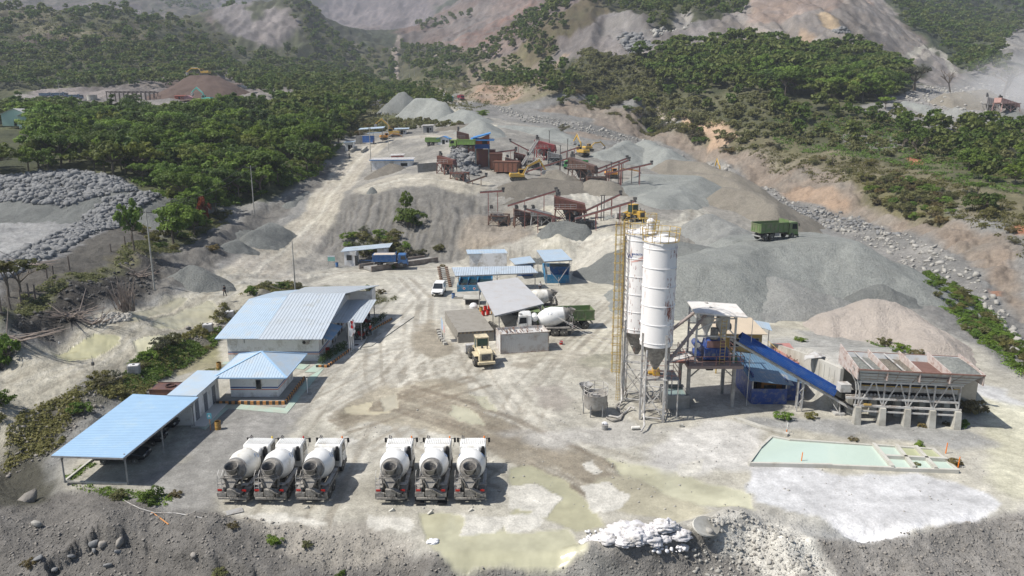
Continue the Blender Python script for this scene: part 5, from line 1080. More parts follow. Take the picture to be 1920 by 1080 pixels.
# ------------------------------------------------------------------ tipper truck (nose +y)
def make_tipper(label,loc,rz,paint=TGREEN,load=True,L=7.6,group=None,cabm=None,cat="dump truck",name="dump_truck",tilt=0.0,wheels3=True):
 t=thing(name,label,cat,loc,rz,group);cabm=cabm or paint
 m=MB();m.box(-0.42,-0.3,0.3,L-0.8,0.85,1.08).box(0.3,0.42,0.3,L-0.8,0.85,1.08).box(-0.5,0.5,L-2,L-0.3,0.6,1.0);m.build("chassis",DKMET,t)
 for y in((1.1,2.35)if wheels3 else(1.3,)):
  for sx in(-1,1):wheel(t,sx*0.95,y,0.5,0.5)
 for sx in(-1,1):wheel(t,sx*0.97,L-1.25,0.5,0.3)
 m=MB();y0,y1=0.0,L-2.15
 w=1.22;zf,zt=1.2,2.45
 body=bpy.data.objects.new
 m.box(-w,w,y0,y1,zf-0.08,zf).box(-w,-w+0.06,y0,y1,zf,zt).box(w-0.06,w,y0,y1,zf,zt).box(-w+0.06,w-0.06,y1-0.06,y1,zf,zt+0.35).box(-w+0.06,w-0.06,y0,y0+0.06,zf,zt-0.1)
 bed=m.build("tipper_body",paint,t)
 r=MB()
 n=7
 for sx in(-1,1):
  x0,x1=(w,w+0.07)if sx>0 else(-w-0.07,-w)
  for k in range(n):y=y0+0.08+(y1-y0-0.25)*k/(n-1);r.box(x0,x1,y,y+0.12,zf,zt-0.02)
  r.box(x0,x1+0.0,y0,y1,zt-0.12,zt+0.03).box(x0,x1,y0,y1,zf-0.05,zf+0.1)
 for k in range(4):x=-0.9+k*0.6;r.box(x-0.05,x+0.05,y0-0.07,y0,zf,zt-0.12)
 r.box(-w,w,y0-0.08,y0,zt-0.2,zt-0.08).box(-w,w,y0-0.08,y0,zf-0.02,zf+0.1);r.build("body_rib",paint,bed)
 if load:
  nx,ny=10,24;R=random.Random(3);vs=[];
  for j in range(ny):
   for i in range(nx):u=i/(nx-1)*2-1;v=j/(ny-1)*2-1;vs.append((u*(w-0.07),y0+0.08+(y1-y0-0.16)*j/(ny-1),zf+0.5+0.45*(1-u*u)*(1-v*v)+R.uniform(-.03,.03)))
  me=MB();me.add(vs,[(j*nx+i,j*nx+i+1,(j+1)*nx+i+1,(j+1)*nx+i)for j in range(ny-1)for i in range(nx-1)]);me.build("load",PM['grey']if load!='brown' else PM['brown'],bed,smooth=True)
 cm=MB();c0=L-1.85;cm.prism([(c0,0.7),(c0,2.3),(c0+0.12,2.45),(L-0.42,2.45),(L-0.28,2.35),(L-0.05,1.5),(L,0.7)],-1.1,1.1,'x');cb=cm.build("cab",cabm,t,bevel=0.06)
 g=MB();g.add([(-0.95,L-0.262,2.28),(0.95,L-0.262,2.28),(1.0,L-0.045,1.5),(-1.0,L-0.045,1.5)],[(0,1,2,3)]);g.build("windscreen",GLASS,cb)
 for sx in(-1,1):
  x=sx*1.106;g=MB();g.add([(x,c0+0.55,1.5),(x,L-0.25,1.45),(x,L-0.42,2.18),(x,c0+0.58,2.2)],[(0,1,2,3)]);g.build("side_window",GLASS,cb)
  mm=MB();mm.bar((sx*1.05,L-0.3,2.3),(sx*1.32,L-0.15,2.25),0.04).box(sx*1.32-0.08,sx*1.32+0.08,L-0.18,L-0.12,1.85,2.25);mm.build("mirror",BLACK,cb)
  mm=MB();mm.box(sx*0.78-0.16,sx*0.78+0.16,L-0.0,L+0.03,0.8,0.98);mm.build("headlight",LTMET,cb)
 mm=MB();mm.box(-1.1,1.1,L-0.05,L+0.1,0.42,0.72);mm.build("front_bumper",cabm,t,bevel=0.02)
 mm=MB();mm.box(-1.1,-0.6,2.9+0.1,3.9,0.6,1.05).box(0.6,1.1,3.0,3.9,0.6,1.05).box(-1.1,1.1,0.1,0.2,0.55,0.75);mm.build("side_tank",GRMET,t,bevel=0.03)
 return t
x,y,z=P(1413,441,131.5);make_tipper("green tipper truck with a dark load on top of the huge gravel stockpile",(x,y-1.0,top(x+2,y)+0.1),math.radians(-72),TGREEN2,L=7.6,load='brown').scale=(1.12,1.06,1.28)
x,y,z=GP(806,273);make_tipper("light green tipper truck behind the white site office, nose to the right",(x-1.4,y,hz(x,y)+0.05),math.radians(-88),TGREEN,L=8.0,load=False)
x,y,z=P(891,279,205);make_tipper("light green tipper truck reversed against the red control tower",(x,y,z),math.radians(88),TGREEN,L=6.9,load=False)
x,y,z=GP(1065,318);make_tipper("small green tipper in the middle of the crushing plants",(x+5.5,y,hz(x,y)+0.05),math.radians(80),mat("mid green paint",(0.06,0.24,0.08),0.5,0.1,1),load='brown',L=6.6,wheels3=False)
x,y,z=G(1110,612,0);make_tipper("green tipper truck parked behind the sideways mixer, brown inside its body",(x,y,0.02),math.radians(97),TGREEN2,load=False,L=8.6).scale=(1.1,1.1,1.12)
x,y,z=G(698,506,0.2);make_tipper("blue truck with a pale covered load standing on the weighbridge",(x,y+1.5,0.55),math.radians(-86),BLUEP,load=False,L=6.6,cat="truck",name="blue_truck",wheels3=False)
t=thing("truck_tarpaulin","pale sheet stretched over the load of the blue truck","tarpaulin",(x,y+1.5,0.55),math.radians(-86));m=MB();m.box(-1.16,1.16,0.08,4.35,2.3,2.4).box(-1.05,1.05,0.2,4.2,2.4,2.5);m.build("sheet",mat("pale tarpaulin",(0.48,0.42,0.35),0.8,0.12,2),t,bevel=0.06)
FB=mat("faded blue paint",(0.10,0.15,0.22),0.6,0.15,1);GREYL=mat("grey tarpaulin",(0.27,0.26,0.26),0.8,0.2,1)
for i,px in enumerate((76,101,129)):
 x,y,z=P(px,184,428);t=make_tipper(("blue and grey truck at the left end of the row on the far terrace","middle truck of the blue row on the far terrace","right truck of the blue row on the far terrace, nearest the round tank")[i],(x,428,hz(x,428)+0.1),math.radians(-90),FB,load='brown',L=7.8,group="row of blue trucks on the far terrace",cat="truck",name="tarped_truck");
for i,(px,py,D,c,lb_)in enumerate([(826,186,350,(0.55,0.40,0.10),"yellow truck in the queue up the valley road"),(836,184,350,(0.6,0.6,0.58),"white truck in the queue up the valley road"),(844,190,345,(0.03,0.2,0.22),"teal truck in the queue up the valley road"),(861,187,348,(0.28,0.03,0.05),"dark red truck in the queue up the valley road")]):
 x,y,z=GP(px,py);make_tipper(lb_,(x,y,hz(x,y)),math.radians(170+i*12),mat("truck paint %d"%i,c,0.5,0.1,1),load=False,L=5.5,group="trucks queueing up the valley road",cat="truck",name="small_truck",wheels3=False)
# ------------------------------------------------------------------ cars
def make_car(label,loc,rz,paint,L=4.2,H=1.62,W=1.68):
 t=thing("parked_car",label,"car",loc,rz)
 m=MB();secs=[(0.0,.55,.9),(0.08,.35,1.05),(0.5,.28,1.08),(L-1.15,.28,.98),(L-0.25,.32,.86),(L,.4,.7)]
 prof=[(0.02,.35),(0.0,.75),(0.05,1.02),(L-1.25,1.0),(L-.3,.88),(L-.02,.72),(L,.38)]
 m.prism(prof,-W/2,W/2,'x');b=m.build("body",paint,t,bevel=0.09)
 c=MB();z0,z1=0.98,H;a,bb,cc,d=0.06,0.22,L-1.9,L-1.1
 wt=W/2-0.16;wb=W/2-0.04
 vs=[(-wb,a,z0),(wb,a,z0),(wb,d,z0),(-wb,d,z0),(-wt,bb,z1),(wt,bb,z1),(wt,cc,z1),(-wt,cc,z1)]
 c.add(vs,[(0,1,5,4),(1,2,6,5),(2,3,7,6),(3,0,4,7)]);c.build("glasshouse",GLASS,t)
 r=MB();r.box(-wt-0.01,wt+0.01,bb-0.02,cc+0.02,z1-0.01,z1+0.05)
 for sx in(-1,1):
  r.bar((sx*wb,a,z0),(sx*wt,bb,z1),0.09).bar((sx*wb,d,z0),(sx*wt,cc,z1),0.07).bar((sx*wb,L*0.33,z0),(sx*wt,L*0.33,z1),0.08)
 r.build("roof",paint,t,bevel=0.03)
 for sx in(-1,1):
  for y in(0.75,L-0.8):wheel(t,sx*(W/2-0.1),y,0.31,0.2)
  h=MB();h.box(sx*(W/2-.3)-.17,sx*(W/2-.3)+.17,L-.12,L-.0,.64,.76);h.build("headlight",LTMET,t,bevel=0.02)
  h=MB();h.box(sx*(W/2-.18)-.1,sx*(W/2-.18)+.1,-0.02,.05,.75,.98);h.build("tail_light",REDL,t)
  h=MB();h.box(min(sx*W/2,sx*(W/2+.16)),max(sx*W/2,sx*(W/2+.16)),L-1.45,L-1.35,.98,1.1);h.build("mirror",paint,t,bevel=0.02)
 g=MB();g.box(-.5,.5,L-.03,L+.012,.5,.68);g.build("grille",BLACK,t)
 g=MB();g.box(-.24,.24,L+.0,L+.02,.4,.5);g.build("number_plate",BLACK,t)
 return t
WCAR=mat("white car paint",(0.75,0.75,0.74),0.25,0.02,1);BCAR=mat("black car paint",(0.012,0.013,0.016),0.15,0.1,1)
x,y,z=G(822,557,0);c_=make_car("white people carrier parked nose forward beside the rubber tyre steps",(x,y+4.6,0.02),math.radians(177),WCAR);c_.scale=(1.12,1.12,1.12)
for i,(px,py,lb_)in enumerate([(271,866,"black car nearest the open front of the carport"),(303,833,"black car second in the carport, headlamp showing past the post"),(327,806,"dark car deepest under the carport beside the toilet block")]):
 x,y,z=G(px,py,0);make_car(lb_,(x-4.0,y+0.2,0.02),math.radians(-88),BCAR)
# ------------------------------------------------------------------ wheel loader (nose +y)
def make_loader(label,loc,rz,paint,sc=1.0):
 t=thing("wheel_loader",label,"wheel loader",loc,rz);t.scale=(sc,sc,sc)
 for sx in(-1,1):
  for y in(1.3,4.1):wheel(t,sx*0.92,y,0.66,0.5,hub=paint)
 m=MB();m.prism([(0.0,0.75),(0.0,1.75),(0.25,1.95),(1.9,2.0),(1.9,0.75)],-0.75,0.75,'x');m.box(-0.5,0.5,1.9,3.0,0.7,1.2).prism([(3.0,0.6),(3.0,1.5),(3.6,1.7),(4.6,1.3),(4.6,0.6)],-0.45,0.45,'x');b=m.build("body",paint,t,bevel=0.08)
 m=MB();m.box(-0.95,0.95,-0.28,0.05,0.55,0.85);m.build("counterweight",paint,t,bevel=0.05)
 m=MB();m.box(-0.5,0.5,-0.025,0.0,0.95,1.65);m.build("radiator_grille",DKMET,t)
 m=MB();m.cyl((0.3,0.9,1.95),(0.3,0.9,2.4),0.06,n=8).cyl((-0.2,1.2,1.95),(-0.2,1.2,2.2),0.12,n=10);m.build("exhaust",DKMET,t)
 m=MB();m.box(-0.62,0.62,1.95,3.15,1.5,2.85);m.build("cab_glass",mat("green tinted glass",(0.03,0.07,0.06),0.1,0.1,1),t)
 m=MB();m.box(-0.72,0.72,1.85,3.25,2.85,2.98)
 for sx in(-.64,.64):
  for y in(1.95,3.15):m.bar((sx,y,1.2),(sx,y,2.85),0.09)
 m.box(-.68,.68,1.9,3.2,1.2,1.52);m.build("cab_frame",paint,t,bevel=0.02)
 for sx in(-1,1):
  m=MB();m.prism([(0.6,1.3),(0.8,1.45),(1.9,1.45),(2.1,1.3)],min(sx*0.72,sx*1.2),max(sx*0.72,sx*1.2),'x');m.build("fender",paint,t)
  m=MB();m.bar((sx*0.5,3.4,1.5),(sx*0.5,4.6,1.15),0.16,0.3).bar((sx*0.5,4.6,1.15),(sx*0.5,5.5,0.5),0.16,0.3).cyl((sx*0.42,3.4,1.0),(sx*0.42,4.7,0.95),0.07,n=8);m.build("lift_arm",paint,t)
 m=MB();pr=[(5.3,1.1),(5.25,0.3),(5.6,0.08),(6.35,0.06),(6.35,0.12),(5.65,0.16),(5.36,0.36),(5.38,1.05),(5.6,1.2),(5.55,1.26)]
 m.prism(pr,-1.25,1.25,'x');
 for sx in(-1.25,1.2):m.prism([(5.3,1.1),(5.25,0.3),(5.6,0.08),(6.35,0.06),(5.65,1.2)],sx,sx+0.05,'x')
 m.build("bucket",LTMET,t);return t
x,y,z=G(912,692,0);make_loader("faded cream yellow wheel loader beside the white container, seen from behind",(x,y,0.02),math.radians(14),CRYEL,1.1)
x,y,z=GP(1192,417);make_loader("dusty yellow wheel loader just behind the top of the silos",(x+1.4,y,hz(x,y)+0.05),math.radians(35),YELM,1.15)
# ------------------------------------------------------------------ excavator (arm towards +y)
def make_digger(label,loc,rz,paint,pose=(35,-70,-60),sc=1.0,turn=0):
 t=thing("excavator",label,"excavator",loc,rz);t.scale=(sc,)*3
 for sx in(-1,1):
  m=MB();n=14;pts=[]
  for k in range(n):a=PI/2+PI*k/(n-1);pts.append((-1.6+0.4*math.cos(a),0.42+0.42*math.sin(a)))
  for k in range(n):a=-PI/2+PI*k/(n-1);pts.append((1.6+0.4*math.cos(a),0.42+0.42*math.sin(a)))
  M=Matrix.Rotation(math.radians(turn),4,'Z');mb=MB();mb.prism([(p[0],p[1])for p in pts],sx*1.1-0.28,sx*1.1+0.28,'x');mb.v=[tuple(M@Vector(v))for v in mb.v]
  tr=mb.build("track",TYRE,t);g=MB()
  for k in range(7):g.cyl((sx*1.1-0.31,-1.4+k*0.46,0.3),(sx*1.1+0.31,-1.4+k*0.46,0.3),0.16,n=8)
  g.v=[tuple(M@Vector(v))for v in g.v];g.build("track_roller",DKMET,tr)
 m=MB();m.box(-0.85,0.85,-0.8,0.8,0.45,0.95);m.build("undercarriage",DKMET,t)
 m=MB();m.prism([(-2.2,1.0),(-2.3,1.6),(-2.1,2.0),(0.3,2.0),(0.3,1.75),(1.4,1.6),(1.5,1.0)],-1.25,1.25,'x');m.build("house",paint,t,bevel=0.1)
 m=MB();m.box(-1.22,-0.3,0.2,1.55,1.6,2.75);m.build("cab_glass",GLASS,t,bevel=0.04)
 m=MB();m.box(-1.26,-0.26,0.1,1.6,2.75,2.85)
 for X in(-1.22,-0.32):
  for Y in(0.2,1.5):m.bar((X,Y,1.5),(X,Y,2.8),0.09)
 m.box(-1.26,-.28,.15,1.58,1.5,1.85);m.build("cab_frame",paint,t)
 m=MB();m.cyl((0.7,-1.3,2.0),(0.7,-1.3,2.5),0.07,n=8).box(-0.8,0.6,-2.0,-0.3,2.0,2.1);m.build("engine_cover",DKMET,t)
 a=math.radians(pose[0]);p0=Vector((0.25,1.1,1.6));p1=p0+Vector((0,math.cos(a+.35),math.sin(a+.35)))*2.4;p2=p1+Vector((0,math.cos(a-.25),math.sin(a-.25)))*3.2
 m=MB();m.bar(p0,p1,0.36,0.5).bar(p1,p2,0.34,0.46);m.build("boom",paint,t,bevel=0.03)
 b=a+math.radians(pose[1]);p3=p2+Vector((0,math.cos(b),math.sin(b)))*2.7;m=MB();m.bar(p2-Vector((0,math.cos(b),math.sin(b)))*0.5,p3,0.28,0.36);m.build("stick",paint,t,bevel=0.03)
 m=MB();m.cyl(p0+Vector((0.25,0.2,-0.2)),p1+Vector((0.25,0,-0.1)),0.08,n=8).cyl(p0+Vector((-0.25,0.2,-0.2)),p1+Vector((-0.25,0,-0.1)),0.08,n=8).cyl(p1+Vector((0,0.1,0.4)),p2+Vector((0,-0.3,0.45)),0.08,n=8);m.build("hydraulic_ram",LTMET,t)
 c=b+math.radians(pose[2]);d=Vector((0,math.cos(c),math.sin(c)));e=Vector((0,-math.sin(c),math.cos(c)));m=MB()
 q=[p3,p3+d*0.5+e*0.15,p3+d*1.1-e*0.1,p3+d*1.25-e*0.6,p3+d*0.7-e*0.95,p3+d*0.15-e*0.6];m.prism([(v.y,v.z)for v in q],-0.3,0.8,'x');m.build("bucket",GRMET,t,bevel=0.03)
 return t
def dig(px,py,label,rz,paint,pose,sc=1.0,turn=0,dx=0):
 x,y,z=P(px,py,420)if 'teal' in label else(P(px,py,455)if 'brown hump' in label else GP(px,py));return make_digger(label,(x+dx,y,top(x+dx,y)),math.radians(rz),paint,pose,sc*.9,turn)
dig(972,345,"yellow excavator in front of the tan cone, arm reaching right",-84,YELM,(38,-95,-45),1.12,0)
dig(1148,333,"orange cab excavator perched on the tan heap by the stacking conveyors",-80,mat("orange machine paint",(0.65,0.28,0.05),0.45,0.1,1),(8,-20,-60),0.95)
dig(1092,292,"yellow excavator with raised arm reaching over the river rocks",30,YELM,(62,-110,-40),1.1)
dig(1103,283,"second yellow excavator half hidden behind the raised arm one",-60,YELM,(20,-60,-50),0.9)
dig(1350,343,"small yellow excavator alone on the gravel bank by the river",10,YELM,(58,-120,-30),1.0)
dig(738,256,"yellow excavator with high bent arm behind the blue roofed workshop",88,YELM,(55,-90,-30),1.15)
dig(722,262,"dark wheeled digger with orange body beside the blue workshop",-70,mat("dark orange paint",(0.5,0.24,0.05),0.5,0.1,1),(5,-40,-40),0.9)
dig(388,184,"teal excavator with arm up on the far terrace",80,mat("teal paint",(0.08,0.40,0.34),0.5,0.1,1),(50,-90,-30),1.5)
dig(385,144,"orange excavator on top of the brown hump far away",85,YELM,(15,-50,-40),1.5)
dig(476,157,"orange excavator by the tin roofed hut far away",-80,YELM,(40,-80,-30),1.3)
# ------------------------------------------------------------------ motorcycles and people
def make_motorbike(label,loc,rz,paint):
 t=thing("motorcycle",label,"motorcycle",loc,rz,"motorcycles by the office porch")
 for y in(0.3,1.5):
  m=MB();m.lathe([(0.2,-0.05),(0.29,-0.05),(0.31,0),(0.29,0.05),(0.2,0.05)],(0,y,0.31),(1,0,0),16);m.build("wheel",TYRE,t)
 m=MB();m.prism([(0.2,0.75),(0.05,0.85),(0.9,0.8),(1.1,0.55),(1.35,0.95),(1.25,1.0),(1.0,0.45),(0.5,0.4)],-0.12,0.12,'x');m.build("body",paint,t,bevel=0.03)
 m=MB();m.prism([(0.05,0.85),(0.05,0.92),(0.85,0.87),(0.9,0.8)],-0.13,0.13,'x');m.build("seat",BLACK,t,bevel=0.02)
 m=MB();m.bar((0,1.5,0.31),(0,1.25,1.0),0.06).bar((-0.33,1.15,1.05),(0.33,1.15,1.05),0.035).box(-.07,.07,1.3,1.4,.85,.97).bar((0.1,0.3,0.31),(0.1,0.9,0.4),0.05);m.build("fork",DKMET,t);return t
for px,py,lb_,c in((686,637,"red and black motorcycle nearest the path edge by the porch",REDL),(692,632,"dark motorcycle with a helmet on it by the porch",BLACK),(697,612,"red motorcycle further up the path by the hedge",REDL)):
 x,y,z=G(px,py,0.2);make_motorbike(lb_,(x,y,0.2),math.radians(60),c)
SKIN=mat("skin",(0.22,0.12,0.075),0.6,0.05,3)
def make_person(label,loc,rz,shirt,pants,walk=0.3,arms=0.2,hat=None):
 t=thing("person",label,"person",loc,rz)
 def skin(name,verts,edges,rad,m,root=0):
  me=bpy.data.meshes.new(name);me.from_pydata(verts,edges,[]);o=bpy.data.objects.new(name,me);LINK(o);o.parent=t
  s=o.modifiers.new("skin",'SKIN');s.use_smooth_shade=True
  for i,r in enumerate(rad):me.skin_vertices[0].data[i].radius=(r,r)if not isinstance(r,tuple)else r
  me.skin_vertices[0].data[root].use_root=True;u=o.modifiers.new("sub",'SUBSURF');u.levels=1;u.render_levels=1;me.materials.append(m);return o
 w=walk
 V=[(0,0,.95),(0,0,1.2),(0,0,1.42),(0,.01,1.52),(0,.03,1.64),(-.1,0,.88),(-.11,w*.5,.48),(-.11,w*.3,.08),(-.11,w*.3+.14,.03),(.1,0,.88),(.11,-w*.3,.48),(.11,-w*.9,.1),(.11,-w*.9+.13,.04),(-.2,0,1.4),(-.27,-arms*.4,1.13),(-.27,arms*.6,.9),(-.27,arms*.8,.82),(.2,0,1.4),(.27,arms*.5,1.13),(.27,arms*1.1,.92),(.27,arms*1.3,.84)]
 E=[(0,1),(1,2),(2,3),(3,4),(0,5),(5,6),(6,7),(7,8),(0,9),(9,10),(10,11),(11,12),(2,13),(13,14),(14,15),(15,16),(2,17),(17,18),(18,19),(19,20)]
 Rr=[(.14,.1),(.14,.1),(.13,.09),.055,.1,.085,.06,.045,.04,.085,.06,.045,.04,.06,.045,.035,.03,.06,.045,.035,.03]
 skin("body",V,E,Rr,SKIN)
 sh=[V[0],V[1],V[2],V[13],V[14],V[17],V[18]];skin("shirt",sh,[(0,1),(1,2),(2,3),(3,4),(2,5),(5,6)],[(.155,.115),(.155,.115),(.145,.105),.072,.055,.072,.055],shirt)
 pa=[V[0],V[5],V[6],V[7],V[9],V[10],V[11]];skin("trousers",pa,[(0,1),(1,2),(2,3),(0,4),(4,5),(5,6)],[(.15,.11),.1,.072,.06,.1,.072,.06],pants)
 m=MB();m.lathe([(0.112,0),(0.118,0.05),(0.09,0.12),(0.02,0.15)],(0,.03,1.645),(0,0,1),12);m.build("hair" if not hat else "helmet",hat or BLACK,t,smooth=True)
 return t
DKC=mat("dark cloth",(0.02,0.022,0.03),0.9,0.2,3);WHC=mat("white cloth",(0.6,0.6,0.6),0.9,0.05,3);BLC=mat("blue cloth",(0.03,0.05,0.14),0.9,0.1,3);GYC=mat("grey cloth",(0.3,0.33,0.38),0.9,0.1,3);ORC=mat("orange cloth",(0.6,0.12,0.02),0.9,0.1,3)
def man(px,py,label,rz,a,b,z=None,**k):
 x,y,zz=GP(px,py)if z is None else G(px,py,z);make_person(label,(x,y,top(x,y)if z is None else z),math.radians(rz),a,b,**k)
man(655,297,"person in dark clothes walking down the ramp between the low walls",180,DKC,DKC)
man(701,271,"person in dark blue standing on the road by the blue workshop",150,BLC,DKC,walk=0.1)
man(1013,547,"person in a white shirt and dark trousers under the long blue shelter",20,WHC,DKC,0,walk=0.1)
man(684,636,"person in a pale shirt beside the motorcycles at the porch",100,GYC,DKC,0.2,walk=0.05)
man(695,630,"person with a white helmet beside the motorcycles",60,REDL,DKC,0.2,walk=0.05,hat=WHC)
man(692,600,"person in orange by the hedge beyond the porch",60,ORC,DKC,0.2,walk=0.1)
man(422,556,"person in dark clothes by the far white tank cages",60,DKC,DKC,2.6)
# ------------------------------------------------------------------ buildings
WALLW=corr_mat("white corrugated wall",(0.74,0.73,0.715),0.28,0,0.02,0.6,(0.38,0.35,0.30),0.25)
WALLY=corr_mat("white corrugated side wall",(0.74,0.73,0.715),0.28,1,0.02,0.6,(0.38,0.35,0.30),0.25)
PLAST=mat("white render",(0.75,0.74,0.725),0.8,0.05,1,dirt=(0.42,0.39,0.34),dirtamt=0.3,dirtscale=0.6)
RBLUE=corr_mat("pale blue sheet roof",(0.37,0.465,0.56),0.30,0,0.03,0.4,(0.42,0.45,0.46),0.28)
RBLUEY=corr_mat("pale blue sheet roof crosswise",(0.37,0.465,0.56),0.30,1,0.03,0.4,(0.42,0.45,0.46),0.28)
CBLUE=corr_mat("sky blue carport roof",(0.27,0.42,0.585),0.32,1,0.035,0.38,(0.32,0.45,0.56),0.2)
RGREY=corr_mat("silver sheet roof",(0.41,0.455,0.50),0.42,0,0.05,0.35,(0.36,0.38,0.38),0.2)
RWARM=corr_mat("warm silver canopy roof",(0.46,0.46,0.465),0.40,1,0.04,0.38,(0.42,0.39,0.36),0.25)
RMIX=corr_mat("faded blue grey roof",(0.40,0.46,0.52),0.40,0,0.05,0.4,(0.34,0.36,0.36),0.25)
BSTR=mat("blue stripe",(0.02,0.07,0.25),0.5,0.05,1);OSTR=mat("orange stripe",(0.60,0.16,0.08),0.5,0.05,1)
HAZO=mat("hazard orange",(0.52,0.24,0.08),0.8,0.15,2);HAZB=mat("hazard black",(0.06,0.055,0.05),0.8,0.2,2)
MINT=mat("mint painted path",(0.32,0.42,0.36),0.8,0.08,1,dirt=(0.34,0.33,0.28),dirtamt=0.4,dirtscale=0.7)
SLABM=mat("grey concrete slab",(0.27,0.265,0.25),0.85,0.12,0.8,dirt=(0.17,0.16,0.145),dirtamt=0.3,dirtscale=0.6)
CONCW=mat("pale concrete",(0.44,0.43,0.39),0.85,0.1,0.6,dirt=(0.25,0.235,0.20),dirtamt=0.45,dirtscale=0.5,bump=0.01)
TILE=mat("pale tiles",(0.50,0.49,0.46),0.5,0.05,2)
HEDGE=leaf_mat("hedge leaves",(0.025,0.055,0.018),(0.05,0.09,0.025))
BROWNP=mat("brown door",(0.10,0.075,0.06),0.6,0.1,2)
def walls_box(root,x0,x1,y0,y1,z0,z1,mx=None,my=None,stripe=None,name="wall"):
 """four walls as parts; front and right ones carry stripes"""
 mx=mx or WALLW;my=my or WALLY;t=0.12
 f=MB();f.box(x0,x1,y0,y0+t,z0,z1);fo=f.build(name,mx,root)
 b=MB();b.box(x0,x1,y1-t,y1,z0,z1);b.build(name,mx,root)
 l=MB();l.box(x0,x0+t,y0+t,y1-t,z0,z1);l.build(name,my,root)
 r=MB();r.box(x1-t,x1,y0+t,y1-t,z0,z1);ro=r.build(name,my,root)
 if stripe:
  for k,(zz,h,m)in enumerate(((stripe,0.13,BSTR),(stripe-0.2,0.09,OSTR))):
   s=MB();s.box(x0,x1+0.008,y0-0.008,y0+0.02,zz,zz+h).box(x1-0.02,x1+0.008,y0+0.02,y1,zz,zz+h);s.build("stripe",m,fo)
 return fo,ro
def window(parent,c,w,h,face='y-',frame=LTMET,d=0.05):
 x,y,z=c;m=MB();g=MB()
 if face=='y-':
  m.box(x-w/2-.05,x+w/2+.05,y-d,y,z-h/2-.05,z-h/2).box(x-w/2-.05,x+w/2+.05,y-d,y,z+h/2,z+h/2+.05).box(x-w/2-.05,x-w/2,y-d,y,z-h/2,z+h/2).box(x+w/2,x+w/2+.05,y-d,y,z-h/2,z+h/2);g.box(x-w/2,x+w/2,y-d*.5,y+.004,z-h/2,z+h/2)
 else:
  m.box(x,x+d,y-w/2-.05,y+w/2+.05,z-h/2-.05,z-h/2).box(x,x+d,y-w/2-.05,y+w/2+.05,z+h/2,z+h/2+.05).box(x,x+d,y-w/2-.05,y-w/2,z-h/2,z+h/2).box(x,x+d,y+w/2,y+w/2+.05,z-h/2,z+h/2);g.box(x-.004,x+d*.5,y-w/2,y+w/2,z-h/2,z+h/2)
 o=m.build("window",frame,parent);g.build("pane",GLASS,o);return o
of=thing("office_building","long white site office with large ribbed blue and silver roof and porch","building",(0,0,0))
X0,X1,Y0,Y1=-34.6,-23.5,86.8,108
fo,ro=walls_box(of,X0,X1,Y0,Y1,0,3.25,stripe=1.05)
gw=MB();gw.add([(X1-.1,Y0,3.25),(X1-.1,Y1,3.25),(X1-.1,98,5.3),(X1,Y0,3.25),(X1,Y1,3.25),(X1,98,5.3)],[(0,1,2),(3,5,4),(0,3,4,1),(1,4,5,2),(2,5,3,0)]);gw.build("gable",PLAST,of)
r=MB();r.slab([(-35.6,85.6,3.2),(-29.7,85.6,3.2),(-29.7,98,5.35),(-35.6,98,5.0)],0.08).slab([(-35.6,98,5.0),(-29.7,98,5.35),(-29.7,109,3.9),(-35.6,109,3.4)],0.08);r.build("hip_roof",RBLUE,of)
r=MB();r.slab([(-30.2,85.0,3.32),(-22.6,85.0,3.32),(-22.5,98.2,5.75),(-30.1,98.2,5.75)],0.1);r.build("front_roof",RGREY,of)
r=MB();r.slab([(-30.1,98.2,5.74),(-22.5,98.2,5.74),(-19.6,107.5,4.7),(-31,109,4.1)],0.08);r.build("rear_roof",RGREY,of)
r=MB();r.slab([(-23.5,87.2,2.95),(-22.0,87.0,2.55),(-22.0,93.3,2.55),(-23.5,93.3,2.95)],0.05);r.build("side_awning",corr_mat("blue awning",(0.16,0.28,0.42),0.3,1,0.03),of)
r=MB();r.slab([(-23.6,93.4,3.0),(-19.4,93.4,3.0),(-19.2,102.6,3.75),(-23.3,102.6,3.75)],0.07);po=r.build("porch_roof",RGREY,of)
m=MB()
for x,y,z in((-19.7,93.8,3.0),(-19.5,102.2,3.6),(-23.2,93.8,3.0),(-21.6,93.8,3.0)):m.box(x-.06,x+.06,y-.06,y+.06,0.2,z-.05)
m.build("porch_post",GRMET,of)
m=MB();m.box(-20.4,-20.2,104.6,107.4,2.6,4.6).box(-23.4,-20.2,104.5,104.6,2.5,4.5);m.build("rear_gable",PLAST,of)
for k,y in enumerate((88.6,90.2,91.8)):window(ro,(X1,y,1.95),0.55,0.9,'x+')
for(y,w)in((93.6,0.8),(97.2,1.3),(98.9,0.9)):
 d=MB();d.box(X1-.01,X1+.05,y-w/2,y+w/2,0.2,2.3);d.build("door",GLASS if w>1 else BROWNP,of)
ac=MB();ac.box(-25.4,-24.6,Y0-.38,Y0-.04,2.2,2.75);aco=ac.build("air_conditioner",LTMET,of,bevel=0.03);m=MB();m.cyl((-25.15,Y0-.40,2.47),(-25.15,Y0-.36,2.47),0.2,n=14);m.build("fan_grille",BLACK,aco)
m=MB();m.tube([(-24.6,Y0-.1,2.5),(-24.3,Y0-.06,2.9),(-23.6,Y0-.06,3.0),(-23.4,Y0+.3,2.6)],0.025,6).cyl((-32.5,Y0-.05,2.3),(-32.5,Y0-.05,3.0),0.03,n=6);m.build("conduit",DKMET,of)
pt=thing("path","mint painted footpath around the offices","path",(0,0,0));pt["kind"]="structure"
for k in("label","category"):del pt[k]
def flat(poly,z,t,name,m,root):mb=MB();mb.prism(poly,z-t,z,'z');return mb.build(name,m,root)
flat([(-24.2,82.6),(-22.8,82.6),(-18.2,103.6),(-19.6,103.6)],0.06,0.05,"path_strip",MINT,pt)
